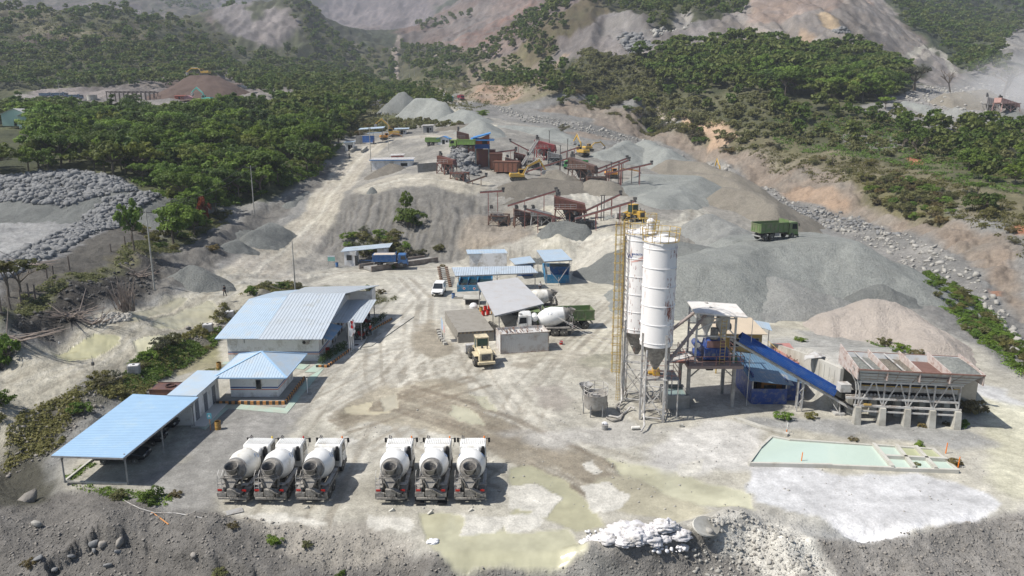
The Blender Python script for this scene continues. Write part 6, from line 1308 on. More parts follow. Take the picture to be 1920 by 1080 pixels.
flat([(-24.6,83.6),(-24.3,85.3),(-29.5,86.3),(-35,86.3),(-35,85.4),(-29.5,85.0)],0.055,0.05,"path_strip",MINT,pt)
flat([G(532,688)[:2],G(553,680)[:2],G(575,690)[:2],G(610,688)[:2],G(538,776)[:2],G(412,765)[:2],G(405,750)[:2],G(430,757)[:2],G(534,766)[:2],G(578,708)[:2]][3:],0.05,0.05,"path_strip",MINT,pt)
flat([G(405,745)[:2],G(430,753)[:2],G(430,765)[:2],G(385,806)[:2],G(365,800)[:2]],0.045,0.05,"path_strip",MINT,pt)
tl=thing("porch_floor","pale tiled floor under the office porch","floor",(0,0,0));m=MB();m.box(-23.4,-19.5,91.2,101,0.0,0.2);m.build("slab",TILE,tl,bevel=0.02)
m=MB();m.box(-20.4,-19.9,92.3,92.8,0.2,0.24).box(-20.9,-20.1,94.8,95.3,0.2,0.23);m.build("doormat",DKC,tl)
pk=thing("parking_slab","strip of pale concrete along the porch where motorcycles stand","slab",(0,0,0));flat([(-19.3,92),(-18.2,92.5),(-14.5,107),(-15.6,107)],0.1,0.1,"slab",CONCW,pk)
def kerb(label,pts,h=0.32,w=0.16,n=1.0,z=0,mats=(HAZO,HAZB),name="striped_kerb"):
 t=thing(name,label,"kerb",(0,0,0))
 a_=MB();b_=MB();k=0
 for p,q in zip(pts[:-1],pts[1:]):
  p=Vector((*p,z+h/2));q=Vector((*q,z+h/2));L=(q-p).length;c=max(1,int(L/(n*0.32)))
  for i in range(c):(a_ if k%2 else b_).bar(p.lerp(q,i/c),p.lerp(q,(i+1)/c),w,h);k+=1
 a_.build("painted_block",mats[0],t);b_.build("painted_block",mats[1],t);return t
kerb("orange and black kerb along the hedge bed by the office",[(-23.3,84.3),(-22.0,84.3),(-20.6,91.0)])
kerb("orange and black kerb on the upper hedge bed beyond the porch",[(-20.4,96.5),(-17.6,105.5)],0.3)
def hedge(label,pts,n,seed):
 R=np.random.RandomState(seed);t=thing("hedge",label,"hedge",(0,0,0));cl=[]
 for i in range(n):
  f=i/(n-1);x=pts[0][0]+(pts[1][0]-pts[0][0])*f;y=pts[0][1]+(pts[1][1]-pts[0][1])*f;r=R.uniform(.42,.6);cl+=[((x+R.uniform(-.2,.2),y,0.75),r),((x,y+R.uniform(-.3,.3),0.4),r)]
 V_,F_=leaf_cloud(R,cl,170,0.07,1.0);npmesh("foliage",V_,F_,HEDGE,t);m=MB()
 for c,r in cl[::2]:m.cyl((c[0],c[1],0),(c[0],c[1],c[2]),0.04,n=6)
 m.build("stem",BARK,t)
hedge("clipped round bushes in the bed by the office wall",((-22.9,85.6),(-21.4,91.2)),7,3);hedge("dark clipped bushes beyond the office porch",((-21.0,97),(-18.8,105)),8,4)
for px,py,lb_ in((574,0,""),):pass
def drum(label,loc,m,r=0.28,h=0.85,name="steel_drum",cat="drum"):
 t=thing(name,label,cat,loc);a=MB();a.lathe([(r,0),(r,h*.33),(r*1.04,h*.34),(r,h*.36),(r,h*.66),(r*1.04,h*.67),(r,h*.69),(r,h),(r*.92,h),(r*.92,h-.04)],(0,0,0),(0,0,1),18);a.build("shell",m,t,smooth=True)
 a=MB();a.cyl((0,0,h-.06),(0,0,h-.04),r*.92,n=18);a.build("lid",DKMET,t);return t
YDR=mat("rusty yellow paint",(0.40,0.24,0.06),0.6,0.15,2,dirt=(0.15,0.08,0.05),dirtamt=0.4,dirtscale=3)
drum("rusty yellow drum behind the small office",G(411,692),YDR);drum("rusty yellow drum by the toilet block sign",G(409,805),YDR);drum("red drum against the office wall in the hedge bed",(-23.0,88.9,0),REDL,h=1.0)
drum("blue plastic drum under the long shelter end",G(850,559),BLUEP);drum("blue drum beside the weighbridge kiosk",(*G(632,503)[:2],0.3),BLUEP,name="plastic_drum")
CLR=mat("red cloth flag",(0.5,0.03,0.03),0.8,0.1,2);CLW=mat("white cloth flag",(0.66,0.66,0.68),0.8,0.05,2)
for i,(px,py,lb_,c)in enumerate([(656,663,"white flag drooping on the left of three poles by the porch",CLW),(659.5,660,"red flag drooping on the middle of three poles by the porch",CLR),(663,657,"white flag drooping on the right of three poles by the porch",CLW)]):
 x,y,z=G(px,py);t=thing("flagpole",lb_,"flagpole",(x,y,0));m=MB();m.cyl((0,0,0),(0,0,4.2),0.045,0.035,8);m.build("pole",WHITE,t,smooth=True)
 m=MB();n=9
 vs=[]
 for k in range(n+1):
  zt=4.1-k*0.2;a=0.16+0.04*math.sin(k*1.7+i);vs+=[(0.03,0,zt),(a,0.05*math.sin(k+i),zt),(a*1.9,-0.04*math.cos(k*1.3),zt-0.1)]
 m.add(vs,[(3*k+j,3*k+j+1,3*k+j+4,3*k+j+3)for k in range(n)for j in(0,1)]);f=m.build("flag",c,t,smooth=True)
 if c is CLR:
  m=MB();m.box(0.03,0.3,-0.06,0.06,2.3,3.1);m.build("flag_lower_band",CLW,t)
so=thing("small_office","small white square office with pale blue hipped roof","building",(0,0,0))
m=MB();m.box(-30.6,-23.7,72.9,80.2,0,0.36);m.build("plinth",SLABM,so)
fo,ro=walls_box(so,-29.6,-24.6,74.0,79.4,0.36,3.0,PLAST,PLAST,stripe=1.35)
E=[(-30.9,72.7),(-23.2,72.7),(-23.2,80.6),(-30.9,80.6)];ap=(-27.0,76.7,4.5);ze=2.95
m=MB();m.add([(*E[0],ze),(*E[1],ze),ap],[(0,1,2)]).add([(*E[2],ze),(*E[3],ze),ap],[(0,1,2)]);m.add([(*E[0],ze-.06),(*E[1],ze-.06),(*E[2],ze-.06),(*E[3],ze-.06)],[(3,2,1,0)]);m.build("roof",RBLUE,so)
m=MB();m.add([(*E[1],ze),(*E[2],ze),ap],[(0,1,2)]).add([(*E[3],ze),(*E[0],ze),ap],[(0,1,2)]);m.build("roof",RBLUEY,so)
m=MB();
for e in E:m.bar((*e,ze+.02),(ap[0],ap[1],ap[2]+.03),0.22,0.04)
for a,b in zip(E,E[1:]+E[:1]):m.bar((*a,ze-.04),(*b,ze-.04),0.05,0.14)
m.build("roof_trim",mat("blue ridge trim",(0.30,0.46,0.64),0.4,0.05,1),so)
window(fo,(-26.6,74.0,1.75),0.5,1.0,'y-')
kerb("orange and black kerb around the small office plinth",[(-30.7,72.75),(-23.6,72.75),(-23.6,80.3)],0.38,0.14)
to=thing("toilet_block","low white toilet block with three doors and a sky blue roof","building",(0,0,0))
fo,ro=walls_box(to,-33.2,-30.9,67.4,74.2,0,2.6,PLAST,PLAST)
for k,y in enumerate((68.6,70.7,72.8)):
 d=MB();d.box(-30.91,-30.86,y-.4,y+.4,0.15,2.05);dd=d.build("door",mat("grey door",(0.16,0.17,0.19),0.6,0.1,2),to);d=MB();d.box(-30.86,-30.83,y-.34,y-.28,1.05,1.15);d.build("handle",LTMET,dd)
m=MB();m.slab([(-33.3,67.75,3.0),(-30.4,67.65,2.97),(-30.2,74.5,3.1),(-33.1,74.5,3.13)],0.08);m.build("roof",RBLUEY,to)
m=MB();m.box(-30.9,-29.5,66.9,74.3,0,0.14);m.build("step",TILE,to)
wt=thing("rusty_tank","open rusty brown tank with a round opening behind the toilet block","tank",G(318,741,0));m=MB();m.box(-1.6,1.6,-1.1,1.1,0,1.0);m.build("box",rustmat("brown rusty steel",(0.10,0.055,0.05)),wt,bevel=0.03);m=MB();m.lathe([(0.5,1.0),(0.55,1.2),(0.45,1.2),(0.42,.95)],(0.2,0,0),(0,0,1),16,cap=False).box(-1.65,1.65,-1.15,-1.05,1.0,1.08).box(-1.65,1.65,1.05,1.15,1.0,1.08);m.build("rim",rustmat("dark rust",(0.07,0.04,0.035)),wt)
cpn=thing("carport","open carport with a wide sky blue sheet roof on steel posts","carport",(0,0,0))
C=[(-37.0,55.3,2.72),(-31.1,55.0,2.66),(-30.2,67.6,2.86),(-36.8,68.2,2.95)]
m=MB();m.slab(C,0.05);m.build("roof",CBLUE,cpn)
m=MB();
for a,b in zip(C,C[1:]+C[:1]):m.bar(Vector(a)-Vector((0,0,.1)),Vector(b)-Vector((0,0,.1)),0.06,0.14)
for k in range(1,7):f=k/7;m.bar(Vector(C[0]).lerp(Vector(C[3]),f)-Vector((0,0,.12)),Vector(C[1]).lerp(Vector(C[2]),f)-Vector((0,0,.12)),0.05,0.1)
m.build("roof_beam",GRMET,cpn)
for x,y in((-36.6,55.9),(-31.3,55.6),(-36.5,61.5),(-31.0,61.4),(-30.6,67.0),(-36.4,67.4)):
 m=MB();m.cyl((x,y,0),(x,y,2.72),0.07,n=8).bar((x,y,1.9),(x+0.35*(1 if x<-33 else-1),y,2.66),0.04).bar((x,y,1.9),(x,y+0.5,2.66),0.04);m.build("post",GRMET,cpn,smooth=False)
kerb("white kerb around the front and back of the carport floor",[(-31.3,55.6),(-36.7,56.0),(-36.6,60.8)],0.16,0.2,30,mats=(CONCW,CONCW),name="white_kerb")
t=thing("parking_sign","small blue sign with a white arrow shape on an orange post","sign",G(395,807));m=MB();m.cyl((0,0,0),(0,0,1.5),0.03,n=6);m.build("post",HAZO,t);m=MB();m.box(-.22,.22,-.03,0,1.2,1.75);b=m.build("panel",mat("blue sign",(0.10,0.34,0.42),0.5,0.03,1),t);m=MB();m.add([(-.14,-.035,1.32),(0,-.035,1.66),(.14,-.035,1.32),(0,-.035,1.42)],[(0,1,2,3)]);m.build("symbol",CLW,b)
t=thing("water_dispenser","dark pump with an orange can at the carport wall","pump",G(336,792));m=MB();m.box(-.3,.3,-.3,.3,0,.8).box(-.1,.1,-.4,.4,.8,1.1);m.build("casing",DKMET,t,bevel=.03);m=MB();m.cyl((0,0,1.1),(0,0,1.4),.16,n=12);m.build("can",ORANGE,t)
for i,(px,py,lb_)in enumerate(((386,697,"white plank leaning by the small office corner"),(577,735,"white marker post on the path by the small office"))):
 pass
t=thing("marker_post","white marker post on the path right of the small office","post",G(577,738));m=MB();m.cyl((0,0,0),(0,0,1.7),.04,n=8).box(-.05,.05,-.05,.05,1.55,1.72);m.build("post",WHITE,t);m=MB();m.lathe([(.25,0),(.2,.15),(.05,.18)],(0.25,-.2,0),(0,0,1),10);m.build("foot",SLABM,t)
IBCW=mat("white tank plastic",(0.60,0.60,0.60),0.5,0.06,2,dirt=(0.34,0.33,0.30),dirtamt=0.3,dirtscale=2)
for i,(px,py,lb_)in enumerate(((249,675,"caged white water tank nearest the carport, on the left road edge"),(388,598,"caged white water tank in the middle of the three by the road"),(429,573,"caged white water tank farthest along the left road"))):
 x,y,z=G(px,py,2.6);t=thing("caged_water_tank",lb_,"water tank",(x,y,hz(x,y)+.05),math.radians(12),"white caged tanks along the left road")
 m=MB();m.box(-.56,.56,-.46,.46,.16,1.12);m.build("tank",IBCW,t,bevel=.08)
 m=MB()
 for k in range(7):zz=.16+k*.16;m.bar((-.6,-.5,zz),(.6,-.5,zz),.03).bar((.6,-.5,zz),(.6,.5,zz),.03).bar((-.6,.5,zz),(.6,.5,zz),.03).bar((-.6,-.5,zz),(-.6,.5,zz),.03)
 for k in range(7):xx=-.6+k*.2;m.bar((xx,-.5,.1),(xx,-.5,1.14),.03).bar((xx,.5,.1),(xx,.5,1.14),.03)
 for k in range(6):yy=-.5+k*.2;m.bar((.6,yy,.1),(.6,yy,1.14),.03).bar((-.6,yy,.1),(-.6,yy,1.14),.03)
 m.build("cage",LTMET,t);m=MB();m.cyl((0,0,1.12),(0,0,1.18),.13,n=12);m.build("cap",DKMET,t);m=MB();m.box(-.6,.6,-.5,.5,0,.1);m.build("pallet",GRMET,t)
t=thing("road_marker","thin post with a dark box at the edge of the left road","post",(*G(175,690,2.6)[:2],2.5));m=MB();m.cyl((0,0,0),(0,0,1.5),.03,n=6);m.build("post",GRMET,t);m=MB();m.box(-.12,.12,-.1,.1,.4,.75);m.build("box",DKMET,t)
t=thing("white_stump","short white marker stone left of the road puddle","post",(*G(111,653,2.6)[:2],2.5));m=MB();m.cyl((0,0,0),(0.05,0,.9),.1,.06,8);m.build("post",WHITE,t)
WALLBL=mat("sea blue painted wall",(0.02,0.17,0.33),0.55,0.1,1,dirt=(0.2,0.24,0.26),dirtamt=0.25,dirtscale=1)
def roofed(name,label,cat,quad,m,posts,postm=GRMET,z0=0.0,th=0.06,truss=True):
 t=thing(name,label,cat,(0,0,0));a=MB();a.slab(quad,th);a.build("roof",m,t)
 b=MB()
 for p,q in zip(quad,quad[1:]+quad[:1]):b.bar(Vector(p)-Vector((0,0,.14)),Vector(q)-Vector((0,0,.14)),.06,.14)
 b.build("roof_beam",postm,t)
 for(x,y,z)in posts:
  c=MB();c.cyl((x,y,z0),(x,y,z),.07,n=8).bar((x,y,z-.7),(x+.6,y,z-.08),.04).bar((x,y,z-.7),(x-.6,y,z-.08),.04);c.build("post",postm,t)
 return t
def q4(pts,z):return[G(px,py,zz)for(px,py),zz in zip(pts,z)]
Q=q4([(854,517),(1009,511),(995,498),(847,501)],(2.9,2.9,3.5,3.5))
a,b=Vector(Q[0]),Vector(Q[1])
roofed("long_shelter","long low shelter with ribbed pale blue roof over sunken troughs","shelter",Q,RMIX,[(a.x+.5,a.y+.3,2.9),((a.x+b.x)/2,a.y+.4,2.9),(b.x-.5,b.y+.3,2.9)])
t=thing("wash_trough","sea blue painted wash trough with partitions under the long shelter","trough",(0,0,0));x0,y0,_=G(857,548);x1,_,_=G(900,546);y1=y0+7.5
m=MB();m.box(x0,x1+2,y0,y0+.2,0,1.2).box(x0,x0+.2,y0+.2,y1,0,1.2).box(x0+.2,x1+2,y1-.2,y1,0,1.3).box(x1+1.8,x1+2,y0+.2,y1-.2,0,1.2)
for k in(1,2):m.box(x0+k*1.6,x0+k*1.6+.12,y0+.2,y1-.2,0,1.1)
m.build("wall",WALLBL,t);m=MB();m.box(x0+.2,x1+1.8,y0+.2,y1-.2,.6,.62);m.build("water",mat("dark water",(0.02,0.035,0.03),.1,.1,1),t)
for k in(0,1):
 m=MB();cx=x0+1.2+k*1.7;m.cyl((cx,y0-.015,.65),(cx,y0,.65),.22,n=16);m.build("round_emblem",CLW,t);m=MB();m.cyl((cx,y0-.02,.65),(cx,y0-.014,.65),.13,n=14);m.build("round_emblem",REDL,t)
t=thing("trough_step","pale concrete ledge in front of the wash trough","slab",(0,0,0));flat([G(851,560)[:2],G(898,560)[:2],G(900,548)[:2],G(857,550)[:2]],.25,.25,"slab",CONCW,t)
t=thing("tyre_staircase","flight of steps edged with old brown tyres left of the long shelter","steps",(0,0,0));st=MB();ty=MB()
for k in range(11):
 px=848-k*0.75;x,y,_=G(px,537-k*3.2,0.1+k*0.14);z=0.12+k*0.17;st.box(x-1.6,x-.5,y-.1,y+.45,0,z)
 for xx in(-1.75,-.35):ty.lathe([(.16,0),(.3,0),(.32,.1),(.3,.2),(.16,.2)],(x+xx,y+.1,z-.05),(0,0,1),12)
st.build("tread",CONCW,t);ty.build("tyre_edging",mat("brown earthy tyres",(0.17,0.11,0.075),.9,.2,3),t)
Q=q4([(877,476),(952,474),(946,467),(874,468)],(3.4,3.4,3.7,3.7))
ko=thing("white_cabin","white box cabin with flat pale blue roof behind the long shelter","cabin",(0,0,0));a,b=Vector(Q[0]),Vector(Q[1]);yb=Q[2][1]
walls_box(ko,a.x+.3,b.x-.2,a.y+.4,yb-.2,0,3.4,PLAST,PLAST);m=MB();m.slab(Q,.12);m.build("roof",RBLUE,ko);m=MB();m.box(a.x+.3,b.x-.2,a.y+.385,a.y+.4,.1,.45);m.build("skirting",BLUEP,ko)
Q=q4([(966,496),(1004,492),(994,480),(955,485)],(2.8,2.8,3.1,3.1));a,b=Vector(Q[0]),Vector(Q[1]);roofed("blue_shed","small shed with bright blue roof between cabin and tank shelter","shed",Q,RBLUEY,[(a.x+.3,a.y+.3,2.8),(b.x-.3,b.y+.3,2.8),(Q[2][0]-.3,Q[2][1]-.3,3.0)]);sh_=bpy.data.objects["blue_shed"]
m=MB();m.box(a.x+.4,b.x-.4,Q[3][1]-1,Q[3][1]-.8,0,2.7);m.build("back_wall",BLUEP,sh_)
Q=q4([(1021,490),(1073,487),(1053,467),(1006,469)],(4.4,4.4,4.4,4.4));a,b,c_,d_=[Vector(q)for q in Q]
ts=roofed("tank_shelter","tall blue roofed shelter with lattice posts over a blue basin","shelter",Q,RBLUEY,[],z0=0)
for x,y in((a.x+.3,a.y+.3),(b.x-.3,b.y+.3),(c_.x-.3,c_.y-.3),(d_.x+.3,d_.y-.3)):
 m=MB()
 for dx,dy in((-.15,-.15),(.15,-.15),(.15,.15),(-.15,.15)):m.bar((x+dx,y+dy,0),(x+dx,y+dy,4.3),.05)
 for k in range(8):s=-1 if k%2 else 1;m.bar((x-.15*s,y-.15,k*.53),(x+.15*s,y-.15,k*.53+.5),.03).bar((x-.15,y-.15*s,k*.53),(x-.15,y+.15*s,k*.53+.5),.03)
 m.build("lattice_post",LTMET,ts)
m=MB();m.bar((a.x+.3,a.y+.1,3.6),((a.x+b.x)/2,a.y+.1,.8),.07).bar((b.x-.3,b.y+.1,3.6),((a.x+b.x)/2,a.y+.1,.8),.07).bar(((a.x+b.x)/2,a.y,0),((a.x+b.x)/2,a.y,1.6),.06);m.build("brace",LTMET,ts)
t=thing("blue_basin","sea blue painted basin under the tall blue roof","basin",(0,0,0));xa,ya,_=G(1022,531);xb,yb,_=G(1069,531)
m=MB();m.box(xa,xb,ya,ya+.2,0,1.5).box(xb-.2,xb,ya+.2,ya+10,0,1.5).box(xa,xa+.2,ya+.2,ya+12,0,1.2).box(xa,xb,ya+12,ya+12.2,0,1.2);m.build("wall",WALLBL,t);m=MB();m.box(xa+.2,xb-.2,ya+.2,ya+12,.3,.5);m.build("floor",SLABM,t)
t=thing("blue_bin","open blue steel bin inside the tall shelter","bin",((xa+xb)/2+.6,ya+4.5,.5));m=MB();m.prism([(-1.6,.3),(-1.9,1.9),(1.9,1.9),(1.6,.3)],-1.5,1.5,'y');m.build("body",BLUEP,t);m=MB();m.box(-1.75,1.75,-1.4,1.4,1.9,1.93);m.build("contents",PM['dark'],t)
Q=[G(*p)for p in((928,592,3.3),(1020,569,3.3),(970,520,3.9),(895,530,3.9))]
cp_=roofed("big_canopy","large silver sheet canopy on posts over the mixer trucks","canopy",Q,RWARM,[(G(936,628)[0],G(936,628)[1],3.3),(G(978,620)[0],G(978,620)[1],3.3),(G(1015,616)[0],G(1015,616)[1],3.3),(Q[0][0]-.5,(Q[0][1]+Q[3][1])/2,3.5),(Q[3][0]+.3,Q[3][1]-.3,3.8),(Q[2][0]-.3,Q[2][1]-.3,3.8)])
t=thing("loading_ramp","thick grey concrete ramp block with faded orange and black stripes on its end","ramp",(0,0,0));A_=[G(859,646),G(926,638),G(893,584),G(834,588)]
m=MB();top4=[G(859,623,1.5),G(926,619,1.5),G(895,578,1.6),G(834,583,1.6)];bt4=[(p[0],p[1],0)for p in top4];m.add(top4+bt4,[(0,1,2,3),(0,4,5,1),(1,5,6,2),(2,6,7,3),(3,7,4,0)]);m.build("block",mat("dusty grey concrete",(0.27,0.255,0.225),.9,.15,1,dirt=(0.19,.175,.15),dirtamt=.5,dirtscale=1.0,bump=.03),t)
ea=MB();eb=MB();a=Vector(top4[0]);b=Vector(top4[1])
for k in range(18):p=a.lerp(b,k/18);q=a.lerp(b,(k+1)/18);(ea if k%2 else eb).add([(p.x,p.y-.012,1.45),(q.x,q.y-.012,1.45),(q.x-.15,q.y-.012,.85),(p.x-.15,p.y-.012,.85)],[(0,1,2,3)])
ea.build("painted_stripe",mat("faded hazard tan",(0.24,.18,.11),.9,.15,2),t);eb.build("painted_stripe",mat("faded hazard dark",(0.11,.10,.085),.9,.15,2),t)
t=thing("notice_board","tall narrow notice board with blue and red panels left of the ramp","sign",G(830,640));m=MB();m.cyl((-.2,.6,0),(-.2,.6,3.1),.05,n=6).cyl((.25,-.4,0),(.25,-.4,2.4),.05,n=6);m.build("post",WHITE,t);m=MB();m.add([(-.22,.7,1.6),(.1,-.1,1.5),(.1,-.1,2.7),(-.22,.7,3.2)],[(0,1,2,3)]);o=m.build("panel",mat("pale blue sign board",(0.35,.45,.58),.6,.1,2),t);m=MB();m.add([(.12,-.15,1.4),(.35,-.6,1.3),(.35,-.6,2.2),(.12,-.15,2.5)],[(0,1,2,3)]);m.build("panel",mat("pink sign board",(0.55,.3,.28),.6,.1,2),t)
t=thing("fallen_kerb","broken black and white kerb blocks left of the ramp","kerb",(0,0,0));L_=[G(822,622)[:2],G(826,636)[:2],G(836,648)[:2]];a_=MB();b_=MB()
for k in range(12):
 f=k/12*2;i=int(f);f-=i;p=(L_[i][0]+(L_[i+1][0]-L_[i][0])*f,L_[i][1]+(L_[i+1][1]-L_[i][1])*f);(a_ if k%2 else b_).boxc((p[0],p[1],.15),(.45,.5,.35),.3+.1*(k%3))
a_.build("block",CONCW,t);b_.build("block",HAZB,t)
CW=corr_mat("white container steel",(0.60,0.59,0.57),0.26,0,.05,.55,(0.32,.24,.19),.3)
t=thing("shipping_container","dirty white container open on top with junk stored on it","container",(0,0,0));a=G(939,664);b=G(1028,658);a2=Vector(a);b2=Vector(b);dd=(b2-a2).normalized();nn=Vector((-dd.y,dd.x,0));L_=(b2-a2).length;t.location=a;t.rotation_euler=(0,0,math.atan2(dd.y,dd.x))
Hc=2.55;m=MB();m.box(0,L_,0,.06,0,Hc).box(0,L_,2.9,2.96,0,Hc).box(0,.06,.06,2.9,0,Hc).box(L_-.06,L_,.06,2.9,0,Hc).box(.06,L_-.06,.06,2.9,Hc-.35,Hc-.3);m.build("shell",CW,t)
m=MB()
for(x,y)in((0,0),(L_,0),(0,2.96),(L_,2.96)):m.box(x-.06,x+.06,y-.06,y+.06,0,Hc+.03)
m.bar((0,0,Hc),(L_,0,Hc),.1).bar((0,2.96,Hc),(L_,2.96,Hc),.1).bar((0,0,Hc),(0,2.96,Hc),.1).bar((L_,0,Hc),(L_,2.96,Hc),.1).bar((0,0,.06),(L_,0,.06),.1);m.build("frame",mat("worn container frame",(.5,.48,.45),.6,.15,3,dirt=(.2,.12,.08),dirtamt=.5,dirtscale=3),t)
jk=thing("scrap_pile","rusty bars and boards lying on top of the white container","scrap",t.location,t.rotation_euler[2]);R=random.Random(8);m=MB()
for k in range(26):x=R.uniform(.5,L_-.6);y=R.uniform(.4,2.5);l=R.uniform(.5,1.4);an=R.uniform(1.2,1.9);m.bar((x,y,Hc-.2+R.uniform(0,.2)),(x+l*math.cos(an)*.3,min(2.8,y+l*math.sin(an)),Hc-.15+R.uniform(0,.25)),R.uniform(.05,.14),.05)
m.build("bars",rustmat("scrap rust",(.15,.12,.10),.5),jk)
m=MB();m.box(3.4,5.0,.5,2.4,Hc-.3,Hc-.12).box(.4,1.5,.5,2.3,Hc-.3,Hc-.15);m.build("boards",LTMET,jk)
t=thing("tyre_stack","row of old truck tyres between the ramp and the container","tyres",G(930,622));m=MB()
for k in range(7):m.lathe([(.3,0),(.5,0),(.54,.14),(.5,.28),(.3,.28)],(-.9+k*.25,1.6-k*.55,.54),(.8,.5,.1),16)
m.build("tyres",TYRE,t,smooth=True)
for k,(px,py)in enumerate(((902,585),(910,583),(918,581),(926,579),(906,592),(915,590),(924,588))):
 drum("red drum number in the cluster under the canopy edge".replace("number ",""),G(px,py),REDL if k%3 else YDR,.27,.8)["group"]="red drums under the canopy edge"
t=thing("white_sack","bulging white sack on the ledge left of the red drums","sack",G(888,580));m=MB();m.lathe([(.3,0),(.6,.25),(.65,.6),(.4,.95),(.1,1.05)],(0,0,0),(0,0,1),14);m.build("sack",CLW,t,smooth=True)
t=thing("sunken_pit","dark concrete inspection pit wall left of the canopy","pit",(0,0,0));xa,ya,_=G(872,572);xb,yb,_=G(899,570);m=MB();m.box(xa,xb,ya,ya+2.2,.0,.9).box(xa-.3,xb+.3,ya-.1,ya+2.5,.9,1.05);m.build("wall",CONCW,t);m=MB();m.box(xa+.1,xb-.1,ya-.02,ya,.1,.85);m.build("opening",BLACK,t)
t=thing("bucket","small red and white pail in the shadow right of the container","bucket",G(1052,646));m=MB();m.lathe([(.2,0),(.27,.45),(.24,.45),(.18,.05)],(0,0,0),(0,0,1),14);m.build("pail",REDL,t,smooth=True);m=MB();m.lathe([(.272,.38),(.285,.38),(.285,.46),(.272,.46)],(0,0,0),(0,0,1),14,cap=False);m.build("rim",CLW,t)
wb=thing("weighbridge","raised weighbridge deck with rusty brown side walls","weighbridge",(0,0,0));a=G(697,509,0.1);b=G(822,491,0.1)
dd=(Vector(b)-Vector(a));L_=dd.length;wb.location=a;wb.rotation_euler=(0,0,math.atan2(dd.y,dd.x));BRW=mat("rusty weighbridge wall",(0.17,0.135,0.115),.85,.15,1.5,dirt=(.30,.27,.23),dirtamt=.4,dirtscale=1)
m=MB();m.box(0,L_,0,.3,0,.95).box(-.8,L_-1,3.4,3.7,0,.95);m.build("side_wall",BRW,wb);m=MB();m.box(0,L_,.3,3.4,0,.5).prism([(0,0),(-3,0),(0,.5)],.3,3.4,'y')if False else m.box(0,L_,.3,3.4,0,.5);m.build("deck",SLABM,wb)
kk=thing("weighbridge_office","pair of white kiosks joined by one long pale roof at the weighbridge","kiosk",(0,0,0));a=Vector(G(646,497,.2));b=Vector(G(727,489,.2));z1=3.0
for f0,f1 in((0,.30),(.76,1)):
 p=a.lerp(b,f0);q=a.lerp(b,f1);walls_box(kk,p.x,q.x,p.y,p.y+2.6,0,z1-.1,PLAST,PLAST)
window(kk,(a.x+1.0,a.y,1.7),1.0,1.0);window(kk,(b.x-1.2,a.lerp(b,.76).y,1.3),.9,1.1);m=MB();m.box(a.x+2.1,a.x+2.7,a.y-.03,a.y,.1,2.1);m.build("door",GLASS,kk)
m=MB();m.slab([(a.x-.5,a.y-.7,z1),(b.x+.6,b.y-.9,z1+.15),(b.x+.6,b.y+3.3,z1+.35),(a.x-.5,a.y+3.2,z1+.2)],.1);m.build("roof",RMIX,kk);m=MB();m.box(a.x+2.9,b.x-2.5,a.y+1,a.y+1.06,.9,1.0).bar((a.x+3,a.y+1,0),(a.x+3,a.y+1,1),.06).bar((b.x-2.6,a.y+1,0),(b.x-2.6,a.y+1,1),.06);m.build("railing",BLUEP,kk)
t=thing("green_sign","small pale green notice board left of the weighbridge kiosk","sign",(*G(622,499,.3)[:2],.3));m=MB();m.cyl((-.6,0,0),(-.6,0,1.2),.04,n=6).cyl((.6,0,0),(.6,0,1.2),.04,n=6);m.build("post",GRMET,t);m=MB();m.box(-.7,.7,-.04,0,1.0,1.85);o=m.build("panel",mat("pale green sign",(.22,.44,.38),.6,.08,2),t);m=MB();m.box(-.7,.7,-.05,-.04,1.85,2.1);m.build("header",CLW,o)
# ------------------------------------------------------------------ batching plant
SILO=mat("weathered white silo paint",(0.74,0.73,0.725),0.5,0.04,0.5,dirt=(0.34,0.22,0.17),dirtamt=0.09,dirtscale=0.9,dirtstretch=0.22)
YRAIL=mat("rusty yellow rail paint",(0.55,0.42,0.14),0.6,0.15,3,dirt=(0.25,0.12,0.06),dirtamt=0.4,dirtscale=4)
STAIN=mat("rust stain",(0.28,0.12,0.09),0.9,0.25,4)
def text_mesh(name,s,size,m,parent,place,bold=False):
 cu=bpy.data.curves.new("lettering",'FONT');cu.body=s;cu.size=size;cu.extrude=0.0;ob=bpy.data.objects.new("lettering",cu);LINK(ob)
 if bold:cu.offset=size*0.02
 bpy.context.view_layer.update();me=bpy.data.meshes.new_from_object(ob.evaluated_get(bpy.context.evaluated_depsgraph_get()));bpy.data.objects.remove(ob)
 for v in me.vertices:v.co=place(v.co.x,v.co.y)
 o=bpy.data.objects.new(name,me);me.materials.clear();me.materials.append(m);LINK(o);o.parent=parent;return o
